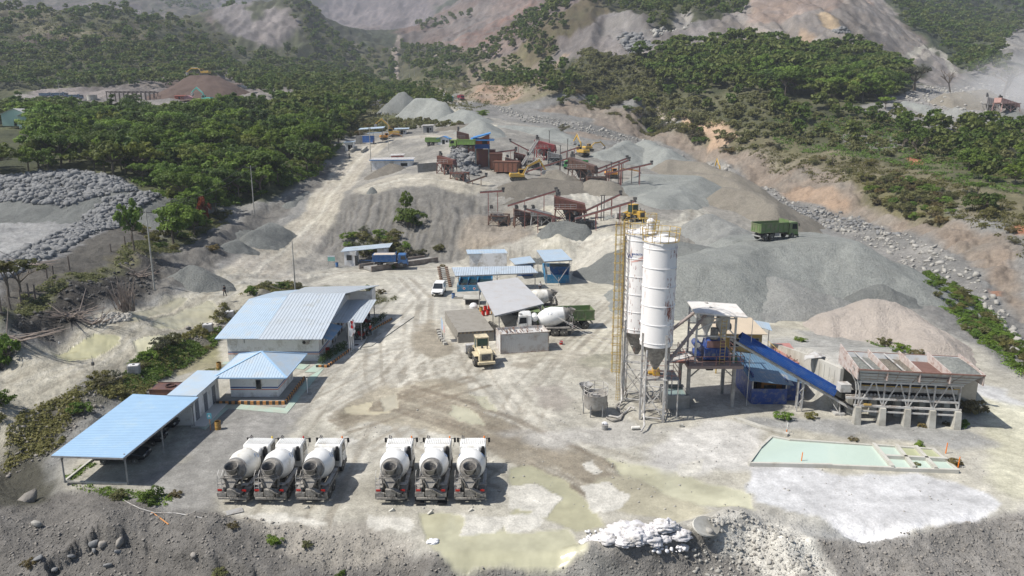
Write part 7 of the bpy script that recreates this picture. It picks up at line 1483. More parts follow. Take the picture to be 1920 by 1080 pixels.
def make_silo(label,cx,cy,r,zb,zt,rot):
 t=thing("cement_silo",label,"silo",(cx,cy,0));m=MB();m.lathe([(r,zb),(r,zt-.25),(r*.985,zt),(r*.5,zt+.22),(0.02,zt+.3)],(0,0,0),(0,0,1),48);ta=m.build("tank",SILO,t,smooth=True)
 m=MB();m.lathe([(.22,zb-2.6),(.25,zb-2.5),(r*.97,zb)],(0,0,0),(0,0,1),36);m.build("cone",CONC,t,smooth=True)
 n=5;
 for k in range(n+1):
  z=zb+.35+(zt-1.15-zb)*k/n;m=MB();m.lathe([(r,z),(r+.045,z+.01),(r+.045,z+.07),(r,z+.08)],(0,0,0),(0,0,1),48,cap=False);m.build("hoop",SILO,ta)
 for k in range(4):
  a=math.radians(rot+90*k);x,y=(r+.02)*math.cos(a),(r+.02)*math.sin(a);m=MB();m.box(x-.1,x+.1,y-.1,y+.1,-0.1,zb+1.3);m.box(x-.2,x+.2,y-.2,y+.2,4.35,4.45);m.build("leg",LTMET,t)
 m=MB()
 P_=[((r+.02)*math.cos(math.radians(rot+90*k)),(r+.02)*math.sin(math.radians(rot+90*k)))for k in range(4)]
 for k in range(4):
  a,b=P_[k],P_[(k+1)%4]
  for z0,z1 in((.4,3.6),(3.6,6.6)):m.bar((*a,z0),(*b,z1),.09).bar((*b,z0),(*a,z1),.09)if z0<1 else m.bar((*a,z0+.9),(*b,z0+.9),.1)
  m.bar((*a,.35),(*b,.35),.1).bar((*a,3.6),(*b,3.6),.09)
 m.build("brace",LTMET,t)
 rl=MB();N=14;rr=r+.12
 for k in range(N):a=2*PI*k/N;rl.bar((rr*math.cos(a),rr*math.sin(a),zt-.15),((rr+.1)*math.cos(a),(rr+.1)*math.sin(a),zt+1.05),.05)
 for zz,ex in((zt-.1,0),(zt+.5,.05),(zt+1.05,.1)):
  for k in range(28):a=2*PI*k/28;b=2*PI*(k+1)/28;rl.bar(((rr+ex)*math.cos(a),(rr+ex)*math.sin(a),zz),((rr+ex)*math.cos(b),(rr+ex)*math.sin(b),zz),.045)
 rl.build("top_railing",YRAIL,t)
 m=MB();m.cyl((.3,.2,zt+.15),(.3,.2,zt+.42),.42,n=20).cyl((-.8,-.4,zt),(-.8,-.4,zt+.35),.22,n=14);m.build("hatch",SILO,t,smooth=True)
 return t,ta
SF=(14.05,69.6);SB=(13.0,74.4)
s1,ta1=make_silo("right cement silo in front, white with red rust scars on its right side",SF[0],SF[1],1.58,7.6,17.9,-64)
s2,ta2=make_silo("left cement silo behind, white with blue lettering near its top",SB[0],SB[1],1.56,7.6,17.9,-60)
def on_cyl(r,ang,z0):
 return lambda u,v:(r*math.cos(math.radians(ang)+u/r),r*math.sin(math.radians(ang)+u/r),z0+v)
BLT=mat("blue lettering",(0.03,0.07,0.24),.5,.1,4);PKL=mat("faded pink swoosh",(0.66,.40,.36),.6,.1,3);GLT=mat("grey lettering",(.33,.36,.42),.6,.1,4)
text_mesh("lettering","W",.8,BLT,ta2,on_cyl(1.575,-157,15.25));text_mesh("lettering","WASKITA",0.27,BLT,ta2,on_cyl(1.575,-134,15.72),True);text_mesh("lettering","PRECAST",0.15,GLT,ta2,on_cyl(1.575,-133,15.5))
m=MB();f=on_cyl(1.572,-138,14.95);n=12;vs=[f(.1+k*.13,.02+.45*(k/n)**1.6)for k in range(n+1)]+[f(.1+k*.13,.10+.85*(k/n)**1.3)for k in range(n+1)];m.add(vs,[(k,k+1,n+2+k,n+1+k)for k in range(n)]);m.build("painted_swoosh",PKL,ta2,fix=False)
def stains(ta,r,items,seed):
 R=random.Random(seed);m=MB()
 for ang,z0,w,h,n in items:
  for _ in range(n):
   a=math.radians(ang+R.gauss(0,w));z=z0+R.gauss(0,h);ww=R.uniform(.02,.07);hh=R.uniform(.06,.5)*(1 if w>5 else.6);a2=a+ww/r
   m.add([((r+.006)*math.cos(b),(r+.006)*math.sin(b),zz)for b,zz in((a,z),(a2,z+R.uniform(-.05,.05)),(a2,z+hh),(a+R.uniform(0,ww)/r,z+hh*1.1))],[(0,1,2,3)])
 m.build("rust_stain",STAIN,ta,fix=False)
stains(ta1,1.58,[(-62,11.3,7,.35,60),(-60,10.6,6,.2,30),(-30,12,14,2.5,50),(-25,9.2,9,.8,40),(-40,16.6,12,.3,26),(-50,8.6,9,.6,20),(-20,15,8,1.8,30),(-65,14,5,.9,25)],4)
stains(ta2,1.56,[(-105,13,18,3.0,22),(-125,10,12,2,22),(-150,12,8,2,12),(-92,9,6,1.5,16)],5)
t=thing("dust_filter","white dust collector with a yellow rail on top of the left silo","filter",(SB[0]+.9,SB[1]-.1,18.0));m=MB();m.cyl((0,0,0),(0,0,1.0),.42,n=18).cyl((0,0,1.0),(0,0,1.25),.42,.15,18);m.build("casing",SILO,t,smooth=True);m=MB()
for k in range(10):a=2*PI*k/10;b=2*PI*(k+1)/10;m.bar((.6*math.cos(a),.6*math.sin(a),.9),(.6*math.cos(b),.6*math.sin(b),.9),.04).bar((.6*math.cos(a),.6*math.sin(a),1.7),(.6*math.cos(b),.6*math.sin(b),1.7),.04).bar((.6*math.cos(a),.6*math.sin(a),.9),(.6*math.cos(a),.6*math.sin(a),1.7),.04)
m.build("guard",YRAIL,t)
lx,ly=10.75,73.6;t=thing("caged_ladder","tall yellow caged ladder standing left of the silos","ladder",(lx,ly,0));m=MB()
for dx in(-.38,.38):
 for dy in(-.3,.3):m.bar((dx,dy,3.2 if dx<0 or dy<0 else 0),(dx,dy,19.0),.055)
m.bar((0,-.3,3.2),(0,-.3,19),.045)
k=3.4
while k<19:m.bar((-.46,-.3,k),(.46,-.3,k),.05).bar((-.46,.3,k),(.46,.3,k),.05).bar((-.46,-.3,k),(-.46,.3,k),.05).bar((.46,-.3,k),(.46,.3,k),.05);k+=.95
m.build("cage",YRAIL,t);m=MB();m.bar((.2,.38,0),(.2,.38,19.3),.05).bar((.55,.38,0),(.55,.38,19.3),.05)
for k in range(60):m.bar((.2,.38,.3+k*.31),(.55,.38,.3+k*.31),.03)
m.bar((.55,.38,19.2),(1.2,.4,18.6),.05).bar((.4,0,12),(1.0,.4,12),.06).bar((.4,0,17),(1.0,.4,17),.06).bar((.4,0,8),(1.0,.4,8),.06);m.build("ladder",YRAIL,t)
t=thing("feed_pipe","pale filling pipe running up the side of the front silo","pipe",(0,0,0));m=MB();m.tube([(12.2,65.6,.2),(12.6,66.2,.5),(12.75,67.6,1.2),(12.85,67.9,6),(12.9,68.1,7.4)],.09,8);m.build("pipe",LTMET,t,smooth=True)
t=thing("feed_pipe","long pale pipe up the left side of the rear silo","pipe",(0,0,0));m=MB();m.tube([(10.8,71.0,.2),(11.35,72.6,.6),(11.45,73.5,1.5),(11.4,74,8),(11.4,74,17.5)],.07,8);m.build("pipe",LTMET,t,smooth=True)
t=thing("cement_hose","thick hose snaking from the wash tank to the silos","hose",(0,0,0));m=MB();pts=[G(1137,783,.15),G(1150,789,.15),G(1163,786,.15),G(1168,776,.15),G(1158,766,.2),G(1156,760,.2),G(1168,752,.3)]
m.tube(pts,.11,8);m.build("hose",CONC,t,smooth=True);t=thing("cement_hose","second hose lying beside the silo feet","hose",(0,0,0));m=MB();m.tube([G(1140,779,.12),G(1160,783,.12),G(1175,771,.12),G(1183,762,.4),G(1190,766,.3)],.1,8);m.build("hose",LTMET,t,smooth=True)
t=thing("service_gantry","rusty railed platform between the silo legs","platform",(13.8,70.6,0));RUSTR=rustmat("rusty red rail",(.33,.16,.13),.3,3);m=MB();m.box(-.6,2.6,-1.6,1.4,4.0,4.08);m.build("deck",GRMET,t);m=MB()
for z in(4.5,5.0):
 m.bar((-.6,-1.6,z),(2.6,-1.6,z),.05).bar((2.6,-1.6,z),(2.6,1.4,z),.05).bar((-.6,1.4,z),(2.6,1.4,z),.05)
for x in(-.6,.2,1,1.8,2.6):m.bar((x,-1.6,4),(x,-1.6,5),.04).bar((x,1.4,4),(x,1.4,5),.04)
m.build("railing",RUSTR,t);m=MB();m.box(.2,.9,-.4,.4,4.08,4.7).cyl((-.2,0,4.3),(.3,0,4.3),.2,n=12);m.build("valve_motor",YELM,t,bevel=.03);m=MB()
for x,y in((2.5,-1.5),(2.5,1.3)):m.bar((x,y,0),(x,y,4),.1)
m.build("support",LTMET,t)
t=thing("walkway","narrow railed walkway from the silos to the mixer tower","walkway",(0,0,0));m=MB();m.bar((15.5,71.8,5.0),(18.3,72.8,5.4),.9,.06);m.build("deck",LTMET,t);m=MB()
for dz in(.5,1.0):m.bar((15.5,71.4,5.0+dz),(18.3,72.4,5.4+dz),.05)
for k in range(5):f=k/4;m.bar((15.5+2.8*f,71.4+f,5+.4*f),(15.5+2.8*f,71.4+f,6+.4*f),.05)
m.build("railing",LTMET,t)
SCREW=mat("pinkish screw tube",(.30,.25,.235),.6,.15,2,dirt=(.2,.17,.15),dirtamt=.3,dirtscale=2)
for(a,b,lb_)in(((15.3,70.2,5.3),(19.7,72.6,10.0),"front slanting screw conveyor from the silo to the tower"),((14.4,74.0,6.0),(19.5,73.8,10.3),"rear slanting screw conveyor from the silo to the tower")):
 t=thing("screw_conveyor",lb_,"screw conveyor",(0,0,0));m=MB();m.cyl(a,b,.17,n=14);A_=Vector(a);B_=Vector(b);m.build("tube",SCREW,t,smooth=True);m=MB()
 for k in range(1,5):c=A_.lerp(B_,k/5);d=(B_-A_).normalized();m.cyl(c-d*.05,c+d*.05,.23,n=14)
 m.build("flange",SCREW,t);m=MB();m.cyl(B_,B_+(B_-A_).normalized()*.6,.2,n=12);m.build("motor",GRMET,t)
mt=thing("mixer_tower","batching tower with blue mixer on a raised rusty deck under a white canopy","batching tower",(0,0,0));TL,TR,TF,TBk=17.7,23.0,71.6,76.2
for x in(18.0,22.6):
 for y in(72.0,75.8):
  m=MB();m.box(x-.16,x+.16,y-.16,y+.16,0,4.4).bar((x,y,3.2),(x+(1.2 if x<20 else-1.2),y,4.35),.12);m.build("leg",mat("cement splashed column",(.22,.21,.195),.8,.2,2,dirt=(.38,.36,.33),dirtamt=.5,dirtscale=1),mt)
m=MB();m.box(TL,TR+.3,TF-.3,TBk,4.4,4.7);m.build("deck",mat("dusty rusty deck",(.25,.19,.17),.8,.15,2),mt)
m=MB()
def railing(m,pts,z,h=1.0,n=1.2):
 for p,q in zip(pts[:-1],pts[1:]):
  p=Vector((*p,z));q=Vector((*q,z));L_=(q-p).length;c=max(1,int(L_/n))
  for zz in(h*.5,h):m.bar(p+Vector((0,0,zz)),q+Vector((0,0,zz)),.05)
  for k in range(c+1):w=p.lerp(q,k/c);m.bar(w,w+Vector((0,0,h)),.05)
railing(m,[(TL,TBk),(TL,TF-.3),(TR+.3,TF-.3),(TR+.3,TBk)],4.7);m.build("railing",RUSTR,mt)
m=MB();m.box(TL-1.6,TL,72.6,75.2,4.6,4.7);railing(m,[(TL,75.2),(TL-1.6,75.2),(TL-1.6,72.6),(TL,72.6)],4.7);m.build("side_landing",RUSTR,mt)
for x in(18.6,22.5):
 for y in(72.2,75.6):m=MB();m.box(x-.09,x+.09,y-.09,y+.09,4.7,10.1);m.build("mast",LTMET,mt)
m=MB();m.bar((18.6,72.2,7.6),(22.5,72.2,7.5),.14).bar((18.6,72.2,9.4),(22.5,72.2,9.4),.12).bar((18.6,75.6,8),(22.5,75.6,8),.12).bar((21.0,72.2,9.2),(22.5,72.2,7.6),.12).bar((18.6,72.2,9.4),(18.6,75.6,9.4),.1).bar((22.5,72.2,9.4),(22.5,75.6,9.4),.1).bar((18.6,72.2,7.6),(18.6,75.6,7.6),.1)
m.bar((22.5,72.2,9.6),(24.1,72.0,9.6),.05).bar((24.1,72,9.6),(24.1,72,.2),.05);m.bar((18.6,72.2,8.2),(21.0,72.2,9.4),.1);m.build("crossbeam",LTMET,mt)
m=MB();m.slab([(18.1,71.4,10.25),(23.3,71.2,9.85),(22.9,73.9,10.5),(17.9,74.1,10.8)],.12);m.build("canopy",mat("white sheet canopy",(.62,.60,.57),.6,.05,1,dirt=(.42,.38,.34),dirtamt=.3,dirtscale=.8),mt)
MBL=mat("machine blue",(.02,.055,.22),.5,.15,1.5,dirt=(.2,.2,.2),dirtamt=.3,dirtscale=2)
m=MB();m.box(19.6,22.1,72.6,75.0,4.9,6.1).prism([(19.8,6.1),(20.0,6.9),(21.7,6.9),(21.9,6.1)],72.9,74.7,'y');mx=m.build("mixer",MBL,mt,bevel=.08);m=MB()
for k in range(5):m.box(19.7+k*.55,19.78+k*.55,72.55,72.6,4.95,6.05)
m.build("mixer_rib",MBL,mx);m=MB();m.box(19.9,21.8,72.82,72.9,6.15,6.85);m.build("mixer_cover",rustmat("rusty cover",(.22,.13,.12)),mx)
for x,z in((19.0,5.5),(18.9,6.5)):m=MB();m.cyl((x,72.7,z),(x,73.9,z),.38,n=16).cyl((x,72.6,z),(x,72.7,z),.2,n=12);m.build("drive_motor",MBL,mt,smooth=True)
m=MB();m.cyl((18.9,72.55,6.5),(18.9,72.6,6.5),.26,n=16);m.build("motor_cover",LTMET,mt)
m=MB();m.lathe([(.18,7.0),(.2,7.5),(.75,8.9),(.75,9.4),(.2,9.5)],(19.9,73.6,0),(0,0,1),16).lathe([(.18,7.0),(.2,7.3),(.7,8.2),(.7,9.5),(.2,9.6)],(21.6,73.6,0),(0,0,1),16);m.build("weigh_hopper",LTMET,mt,smooth=True)
m=MB();m.cyl((20.7,73.3,7.0),(20.7,73.3,8.1),.4,n=16).cyl((22.0,74.2,8),(22.6,74.2,8),.35,n=14);m.build("surge_vessel",CONC,mt,smooth=True)
m=MB();m.prism([(20.0,4.4),(20.15,3.5),(20.85,3.5),(21.0,4.4)],73.4,74.3,'y');m.build("outlet_chute",BLACK,mt)
m=MB()
for x in(21.0,21.5):m.bar((x,71.9,4.7),(x,71.9,9.4),.05)
for k in range(14):m.bar((21,71.9,4.9+k*.33),(21.5,71.9,4.9+k*.33),.035)
m.build("ladder",YRAIL,mt)
m=MB();m.cyl((22.7,72.6,4.7),(22.7,72.6,5.4),.3,n=14);m.build("green_barrel",mat("dark green paint",(.03,.12,.06),.5,.1,2),mt)
t=thing("water_trough","open concrete trough of pale water behind the silo legs","trough",(17.0,73.2,0));m=MB();m.box(-1.3,1.1,-1.8,-1.65,0,1.5).box(-1.3,1.1,1.4,1.55,0,1.5).box(-1.3,-1.15,-1.65,1.4,0,1.5).box(.95,1.1,-1.65,1.4,0,1.5);m.build("wall",SLABM,t);m=MB();m.box(-1.15,.95,-1.65,1.4,1.1,1.2);m.build("water",mat("murky green water",(.20,.26,.24),.15,.05,1),t)
wt=thing("wash_tank","round grey steel wash tank with railing on short legs","tank",G(1116,775));m=MB();m.lathe([(.3,.35),(1.1,.75),(1.18,1.0),(1.18,2.15),(1.22,2.2),(1.12,2.2),(1.12,1.9)],(0,0,0),(0,0,1),28,cap=False);m.build("shell",mat("dusty grey tank",(.36,.345,.32),.75,.12,1.5,dirt=(.22,.2,.18),dirtamt=.4,dirtscale=1.2),wt,smooth=True)
m=MB();m.cyl((0,0,1.85),(0,0,1.9),1.12,n=28);m.build("lid",CONC,wt)
m=MB()
for k in range(6):a=2*PI*k/6;m.bar((1.2*math.cos(a),1.2*math.sin(a),0),(1.2*math.cos(a),1.2*math.sin(a),1.2),.1)
m.build("leg",GRMET,wt);m=MB()
for k in range(16):
 a=2*PI*k/16;b=2*PI*(k+1)/16
 for z in(2.6,3.05):m.bar((1.2*math.cos(a),1.2*math.sin(a),z),(1.2*math.cos(b),1.2*math.sin(b),z),.045)
 if k%2==0:m.bar((1.2*math.cos(a),1.2*math.sin(a),2.1),(1.2*math.cos(a),1.2*math.sin(a),3.05),.045)
m.build("railing",LTMET,wt)
m=MB();m.box(-.3,.3,-.5,.1,1.9,2.15).cyl((-.4,.2,1.9),(-.2,.1,2.2),.1,n=8);m.build("agitator_motor",GRMET,wt)
t=thing("steel_funnel","open grey steel funnel standing behind the wash tank","funnel",G(1098,752));m=MB();m.lathe([(.25,.6),(.3,1.1),(.75,1.9),(.72,1.9),(.28,1.12)],(0,0,0),(0,0,1),18,cap=False).bar((.3,0,0),(.3,0,1.1),.07).bar((-.3,.1,0),(-.3,.1,1.1),.07).bar((0,-.3,0),(0,-.3,1.1),.07);m.build("funnel",GRMET,t,smooth=False)
t=thing("grey_bucket","grey pail with a white rag on it in front of the wash tank","bucket",G(1134,805));m=MB();m.lathe([(.28,0),(.34,.5),(.3,.5)],(0,0,0),(0,0,1),14);m.build("pail",GRMET,t,smooth=True);R=np.random.RandomState(2);V_,F_=rocks_mesh([(0,0,.6),(-.15,.05,.62),(.14,.04,.58)],[.26,.2,.2],R);npmesh("rag",V_,F_,CLW,t,nper=3)
t=thing("gas_bottle","pale cylinder lying by the front silo foot","cylinder",G(1192,803,.15));m=MB();m.lathe([(.05,0),(.16,.05),(.16,.85),(.05,.92)],(-.45,0,.05),(1,.1,0),12);m.build("body",CREAM,t,smooth=True)
t=thing("concrete_lump","small white concrete block right of the silo feet","block",G(1277,800));m=MB();m.box(-.2,.2,-.15,.15,0,.3);m.build("block",CONCW,t,bevel=.04)
def lerp3(a,b,f):return Vector(a).lerp(Vector(b),f)
A_=Vector((22.6,73.0,7.0));B_=Vector((33.6,70.2,1.0));d=(B_-A_).normalized();sd=Vector((-d.y,d.x,0)).normalized();up=sd.cross(d)*-1;up=up if up.z>0 else-up
bc=thing("covered_conveyor","belt conveyor under a bright blue ribbed cover rising to the tower","conveyor",(0,0,0));m=MB();n=10;Lr=[]
CV=corr_mat("bright blue ribbed cover",(.012,.075,.33),.3,1,.02,.4,(.05,.12,.3),.1)
for s in range(2):
 for k in range(n+1):a=PI*k/n;c=A_.lerp(B_,.03 if s==0 else.86);Lr.append(c+sd*math.cos(a)*.85+up*(math.sin(a)*.8+.25))
m.add(Lr,[(k,k+1,n+2+k,n+1+k)for k in range(n)]);cv=m.build("cover",mat("bright blue cover",(.018,.085,.29),.5,.1,1,dirt=(.12,.17,.26),dirtamt=.35,dirtscale=1),bc,smooth=False);cv.modifiers.new("thick",'SOLIDIFY').thickness=.03
m=MB()
for k in range(17):a=PI*(k+.5)/17;o_=sd*math.cos(a)*.88+up*(math.sin(a)*.825+.25);m.bar(A_.lerp(B_,.03)+o_,A_.lerp(B_,.86)+o_,.06,.04)
m.build("cover_rib",CV,cv)
m=MB()
for s in(-1,1):m.bar(A_-d*.4+sd*s*.55,B_+d*.8+sd*s*.55,.12,.22)
for k in range(26):c=A_.lerp(B_,k/25);m.bar(c-sd*.55,c+sd*.55,.06)
m.build("frame",LTMET,bc);m=MB();m.bar(A_+up*.16,B_+d*.7+up*.16,.8,.03);m.build("belt",BLACK,bc);m=MB()
for k in range(6):c=B_+d*(-1.0+k*.35)+up*.1;m.cyl(c-sd*.4,c+sd*.4,.07,n=8)
m.build("roller",GRMET,bc)
m=MB()
for s in(-1,1):
 for dx in(-.25,.25):c=A_.lerp(B_,.60)+sd*s*.45+Vector((dx,0,0));m.bar(c,(c.x,c.y,0),.1)
c=A_.lerp(B_,.60)
for k in range(5):z=.3+k*.6;s=1 if k%2 else-1;m.bar((c.x-.25*s,c.y-.45,z),(c.x+.25*s,c.y-.45,z+.55),.06)
c2=A_.lerp(B_,.93);m.bar(c2-sd*.4,(c2.x,c2.y-.4,0),.1).bar(c2+sd*.4,(c2.x,c2.y+.4,0),.1).box(c2.x-.5,c2.x+.5,c2.y-.6,c2.y+.6,0,.25);c3=A_.lerp(B_,.82);m.bar(c3,(c3.x+1.2,c3.y-1.2,0),.05);m.build("support",LTMET,bc)
bs_=thing("generator_shed","low blue shed open at the front under the blue conveyor","shed",(0,0,0));xa,ya,_=G(1408,758);xb,yb,_=G(1482,768);m=MB();m.box(xa,xb,ya,ya+.1,0,1.7).box(xa,xa+.1,ya+.1,ya+6,0,3.3).box(xb,xb+.1,ya,ya+6,0,2.6).box(xa,xb,ya+6,ya+6.1,0,3.4);m.build("wall",MBL,bs_)
m=MB();m.slab([(xa-.5,ya-.6,2.85),(xb+.5,ya-.6,2.3),(xb+.6,ya+6.4,3.3),(xa-.5,ya+6.4,3.9)],.06);m.build("roof",corr_mat("blue grey shed roof",(.11,.19,.28),.3,0,.03),bs_)
m=MB();m.box(xa,xa+.12,ya,ya+.12,1.7,2.9).box(xb-.1,xb,ya,ya+.12,1.7,2.5);m.build("post",LTMET,bs_)
t=thing("generator","orange generator set inside the blue shed","generator",(xa+2.6,ya+2.0,0));m=MB();m.box(-1.2,1.4,-.6,.8,.3,2.0);m.build("casing",mat("orange generator paint",(.52,.2,.05),.5,.1,1),t,bevel=.05);m=MB();m.box(-.9,.4,-.62,-.6,1.0,1.6);m.build("louvre",DKMET,t)
bs2=thing("blue_lean_to","triangular dark blue wall right of the generator shed","shed",(0,0,0));xc,yc,_=G(1510,755);m=MB();m.box(xb+.4,xc,ya+1.0,ya+1.1,0,2.3).box(xc-.1,xc,ya+1.1,ya+4,0,2.0);m.build("wall",MBL,bs2);m=MB();m.slab([(xb+.2,ya+.6,2.5),(xc+.3,ya+.6,1.9),(xc+.3,ya+4.4,2.3),(xb+.2,ya+4.4,2.9)],.05);m.build("roof",corr_mat("blue grey shed roof",(.11,.19,.28),.3,0,.03),bs2)
rc=thing("red_container","faded red container with a rusty torn end behind the blue conveyor","container",(0,0,0));q=[G(1472,680,2.6),G(1508,680,2.6),G(1480,643,2.6),G(1444,644,2.6)];m=MB();m.add([*q,*[(p[0],p[1],0)for p in q]],[(0,1,2,3),(0,4,5,1),(1,5,6,2),(2,6,7,3),(3,7,4,0)]);m.build("shell",mat("faded red container",(.38,.17,.15),.6,.12,1,dirt=(.24,.15,.13),dirtamt=.4,dirtscale=.8),rc);m=MB();v0,v1=Vector(q[0]),Vector(q[1]);m.add([v0+Vector((.2,-.02,-.2)),v1+Vector((-.2,-.02,-.2)),(q[1][0]-.2,q[1][1]-.02,.3),(q[0][0]+.2,q[0][1]-.02,.3)],[(0,1,2,3)]);m.build("end_door",DKMET,rc)
R=random.Random(4);sc_=thing("scrap_metal","bits of scrap lying on the red container roof","scrap",(*v1[:2],2.62));m=MB()
for k in range(14):x=R.uniform(-2,.2);y=R.uniform(.1,1.8);m.bar((x,y,.05),(x+R.uniform(-.6,.6),y+R.uniform(-.4,.4),.1+R.uniform(0,.3)),.06)
m.build("scrap",rustmat("scrap dark rust",(.12,.08,.07)),sc_)
cb=thing("control_cabin","yellow control cabin with dark window and tan roof behind the tower","cabin",(0,0,0));x0,y0,_=G(1388,700);cx0=25.2;yy=79.0;m=MB();m.box(23.6,27.6,yy,yy+3.5,3.0,5.9);m.build("wall",mat("yellow cabin paint",(.48,.30,.08),.6,.12,1,dirt=(.3,.24,.15),dirtamt=.4,dirtscale=1),cb);window(cb,(26.6,yy,4.8),1.3,.9);window(cb,(24.6,yy,4.8),1.0,.9);m=MB();m.slab([(22.6,yy-.6,6.0),(28.0,yy-.6,5.9),(27.6,yy+4.2,6.5),(22.4,yy+4.2,6.6)],.08);m.build("roof",mat("tan sheet roof",(.48,.40,.30),.6,.08,1),cb);m=MB()
for x in(23.7,27.5):
 for y in(yy+.1,yy+3.3):m.bar((x,y,0),(x,y,3),.14)
m.bar((27.6,yy-.8,3.0),(31.5,yy-3.4,.4),.1).bar((27.6,yy-.8,4.0),(31.5,yy-3.4,1.4),.06).bar((27.0,yy-.8,3.0),(30.9,yy-3.4,.4),.1);railing(m,[(27.6,yy-.8),(29.4,yy-.8),(29.4,yy+3)],3.0);m.box(27.6,29.4,yy-.8,yy+3,2.9,3.0);m.build("stair_frame",YRAIL,cb)
t=thing("tilted_blue_roof","small tilted sky blue roof on thin posts behind the cabin","shelter",(0,0,0));Q=[G(1441,622,5.0),G(1448,617,4.8),G(1432,603,5.6),G(1413,602,5.8)];m=MB();m.slab([G(1420,612,5.4),G(1448,620,5.0),G(1442,605,5.4),G(1413,600,5.8)],.05);m.build("roof",RBLUE,t);m=MB();p=G(1430,612,5.2)
m.bar((p[0],p[1],0),p,.08).bar((p[0]+1,p[1]+.6,0),(p[0]+1,p[1]+.6,5.1),.08);m.build("post",LTMET,t)
CONCL=mat("cast concrete wall",(.47,.455,.41),.85,.08,.5,dirt=(.30,.28,.235),dirtamt=.35,dirtscale=.35,dirtstretch=.4,bump=.008)
WP=[(29.6,92.5,1.2),(31.0,84.0,3.0),(32.1,76.5,4.1),(32.9,70.9,4.6)]
rw=thing("retaining_wall","tall pale concrete retaining wall stepping up beside the loading ramp","wall",(0,0,0));m=MB()
for a,b in zip(WP[:-1],WP[1:]):m.add([(a[0],a[1],-.2),(b[0],b[1],-.2),(b[0],b[1],b[2]),(a[0],a[1],a[2]),(a[0]+.35,a[1],-.2),(b[0]+.35,b[1],-.2),(b[0]+.35,b[1],b[2]),(a[0]+.35,a[1],a[2])],[(0,1,2,3),(5,4,7,6),(3,2,6,7),(0,3,7,4),(1,5,6,2)])
m.build("panel",CONCL,rw);m=MB()
for k in range(1,6):f=k/6;a,b=WP[2],WP[3];x=a[0]+(b[0]-a[0])*f;y=a[1]+(b[1]-a[1])*f;m.box(x-.012,x,y-.02,y+.02,0,4.1)
m.build("panel_joint",DKMET,rw)
ew=thing("end_wall","rough grey block wall closing the ramp under the bins","wall",(0,0,0));m=MB();m.box(33.3,47.2,71.4,71.8,-.1,4.4);m.build("wall",mat("rough block wall",(.29,.275,.24),.9,.15,1,dirt=(.19,.18,.15),dirtamt=.5,dirtscale=.8),ew)
t=thing("fallen_sheet","crumpled grey metal sheet lying over the retaining wall edge","sheet",(32.1,75.6,4.2));m=MB();m.add([(-.9,-.5,0),(.5,-.7,.25),(1.3,.2,.1),(.4,.9,.35),(-.8,.5,.05),(-1.1,-.1,-.4)],[(0,1,3,4),(1,2,3),(0,4,5)]);o=m.build("sheet",LTMET,t);o.modifiers.new("thick",'SOLIDIFY').thickness=.04
hb=thing("aggregate_bins","long raised row of four grey aggregate bins on concrete piers","hopper",(0,0,0))
P0=Vector((33.6,68.0,0));P1=Vector((42.6,66.8,0));hd=(P1-P0).normalized();hn=Vector((-hd.y,hd.x,0))
for k in range(5):
 c=P0.lerp(P1,k/4)
 for off in(0,2.6):
  cc=c+hn*off;m=MB();M=Matrix.Translation(cc)@Matrix.Rotation(math.atan2(hd.y,hd.x),4,'Z');w=.27;vs=[M@Vector((x*(w+.06*(1-z)),y*(.3+.16*(1-z)),z*1.75-.1*(1-z)))for z in(0,1)for y in(-1,1)for x in(-1,1)];m.add(vs,[(0,2,3,1),(4,5,7,6),(0,1,5,4),(2,6,7,3),(0,4,6,2),(1,3,7,5)]);m.build("pier",mat("pale concrete",(0.44,0.43,0.39)),hb,bevel=.02)
def H(s,o,z):v=P0+hd*s+hn*o;return(v.x,v.y,z)
LH=(P1-P0).length
m=MB()
for o in(0,2.6):m.bar(H(-.4,o,1.85),H(LH+.3,o,1.85),.16,.2).bar(H(-1.2,o,2.6),H(LH,o,2.6),.14,.2).bar(H(-.2,o,4.3),H(LH+.2,o,4.3),.14,.16)
for k in range(5):
 s=LH*k/4;m.bar(H(s,0,1.9),H(s,0,4.3),.12)
 if k<4:m.bar(H(s+.1,0,1.95),H(s+LH/8,0,4.25),.1).bar(H(s+LH/4-.1,0,1.95),H(s+LH/8+.25,0,4.25),.1)
 m.bar(H(s,0,1.3),H(s+(LH/4 if k<4 else 0),0,1.3),.14)
m.build("truss",mat("pale grey painted steel",(.52,.51,.49),.55,.1,2,dirt=(.26,.2,.16),dirtamt=.3,dirtscale=2),hb)
m=MB();m.bar(H(-1.6,1.2,2.75),H(LH,1.2,2.75),1.0,.05).bar(H(-.2,1.2,3.3),H(LH,1.2,3.3),1.1,.5);m.build("collecting_belt",BLACK,hb)
m=MB();m.bar(H(0,.55,3.45),H(LH,.55,3.45),.08,.45);m.build("belt_guard",LTMET,hb)
m=MB()
for k in range(26):s=.2+k*(LH-.4)/25;m.cyl(H(s,.35,2.85),H(s,.5,2.85),.14,n=10)
m.build("idler",GRMET,hb)
m=MB();m.bar(H(0,.1,3.9),H(LH,.1,3.9),.05).bar(H(.5,-.05,1.98),H(1.2,-.1,2.0),.16);m.build("air_line",YELM,hb)
z0,z1=4.35,5.75;HP=mat("grey bin plate",(.36,.375,.385),.55,.08,1.2,dirt=(.28,.24,.2),dirtamt=.25,dirtscale=1.3)
bot=[H(0,0,z0),H(LH+.2,0,z0),H(LH+.2,2.6,z0),H(0,2.6,z0)];tp=[H(-.5,-.75,z1),H(LH+1.6,-.75,z1-.1),H(LH+1.1,3.7,z1+.25),H(-1.0,3.7,z1+.35)]
m=MB()
for i in range(4):j=(i+1)%4;m.add([bot[i],bot[j],tp[j],tp[i]],[(0,1,2,3)])
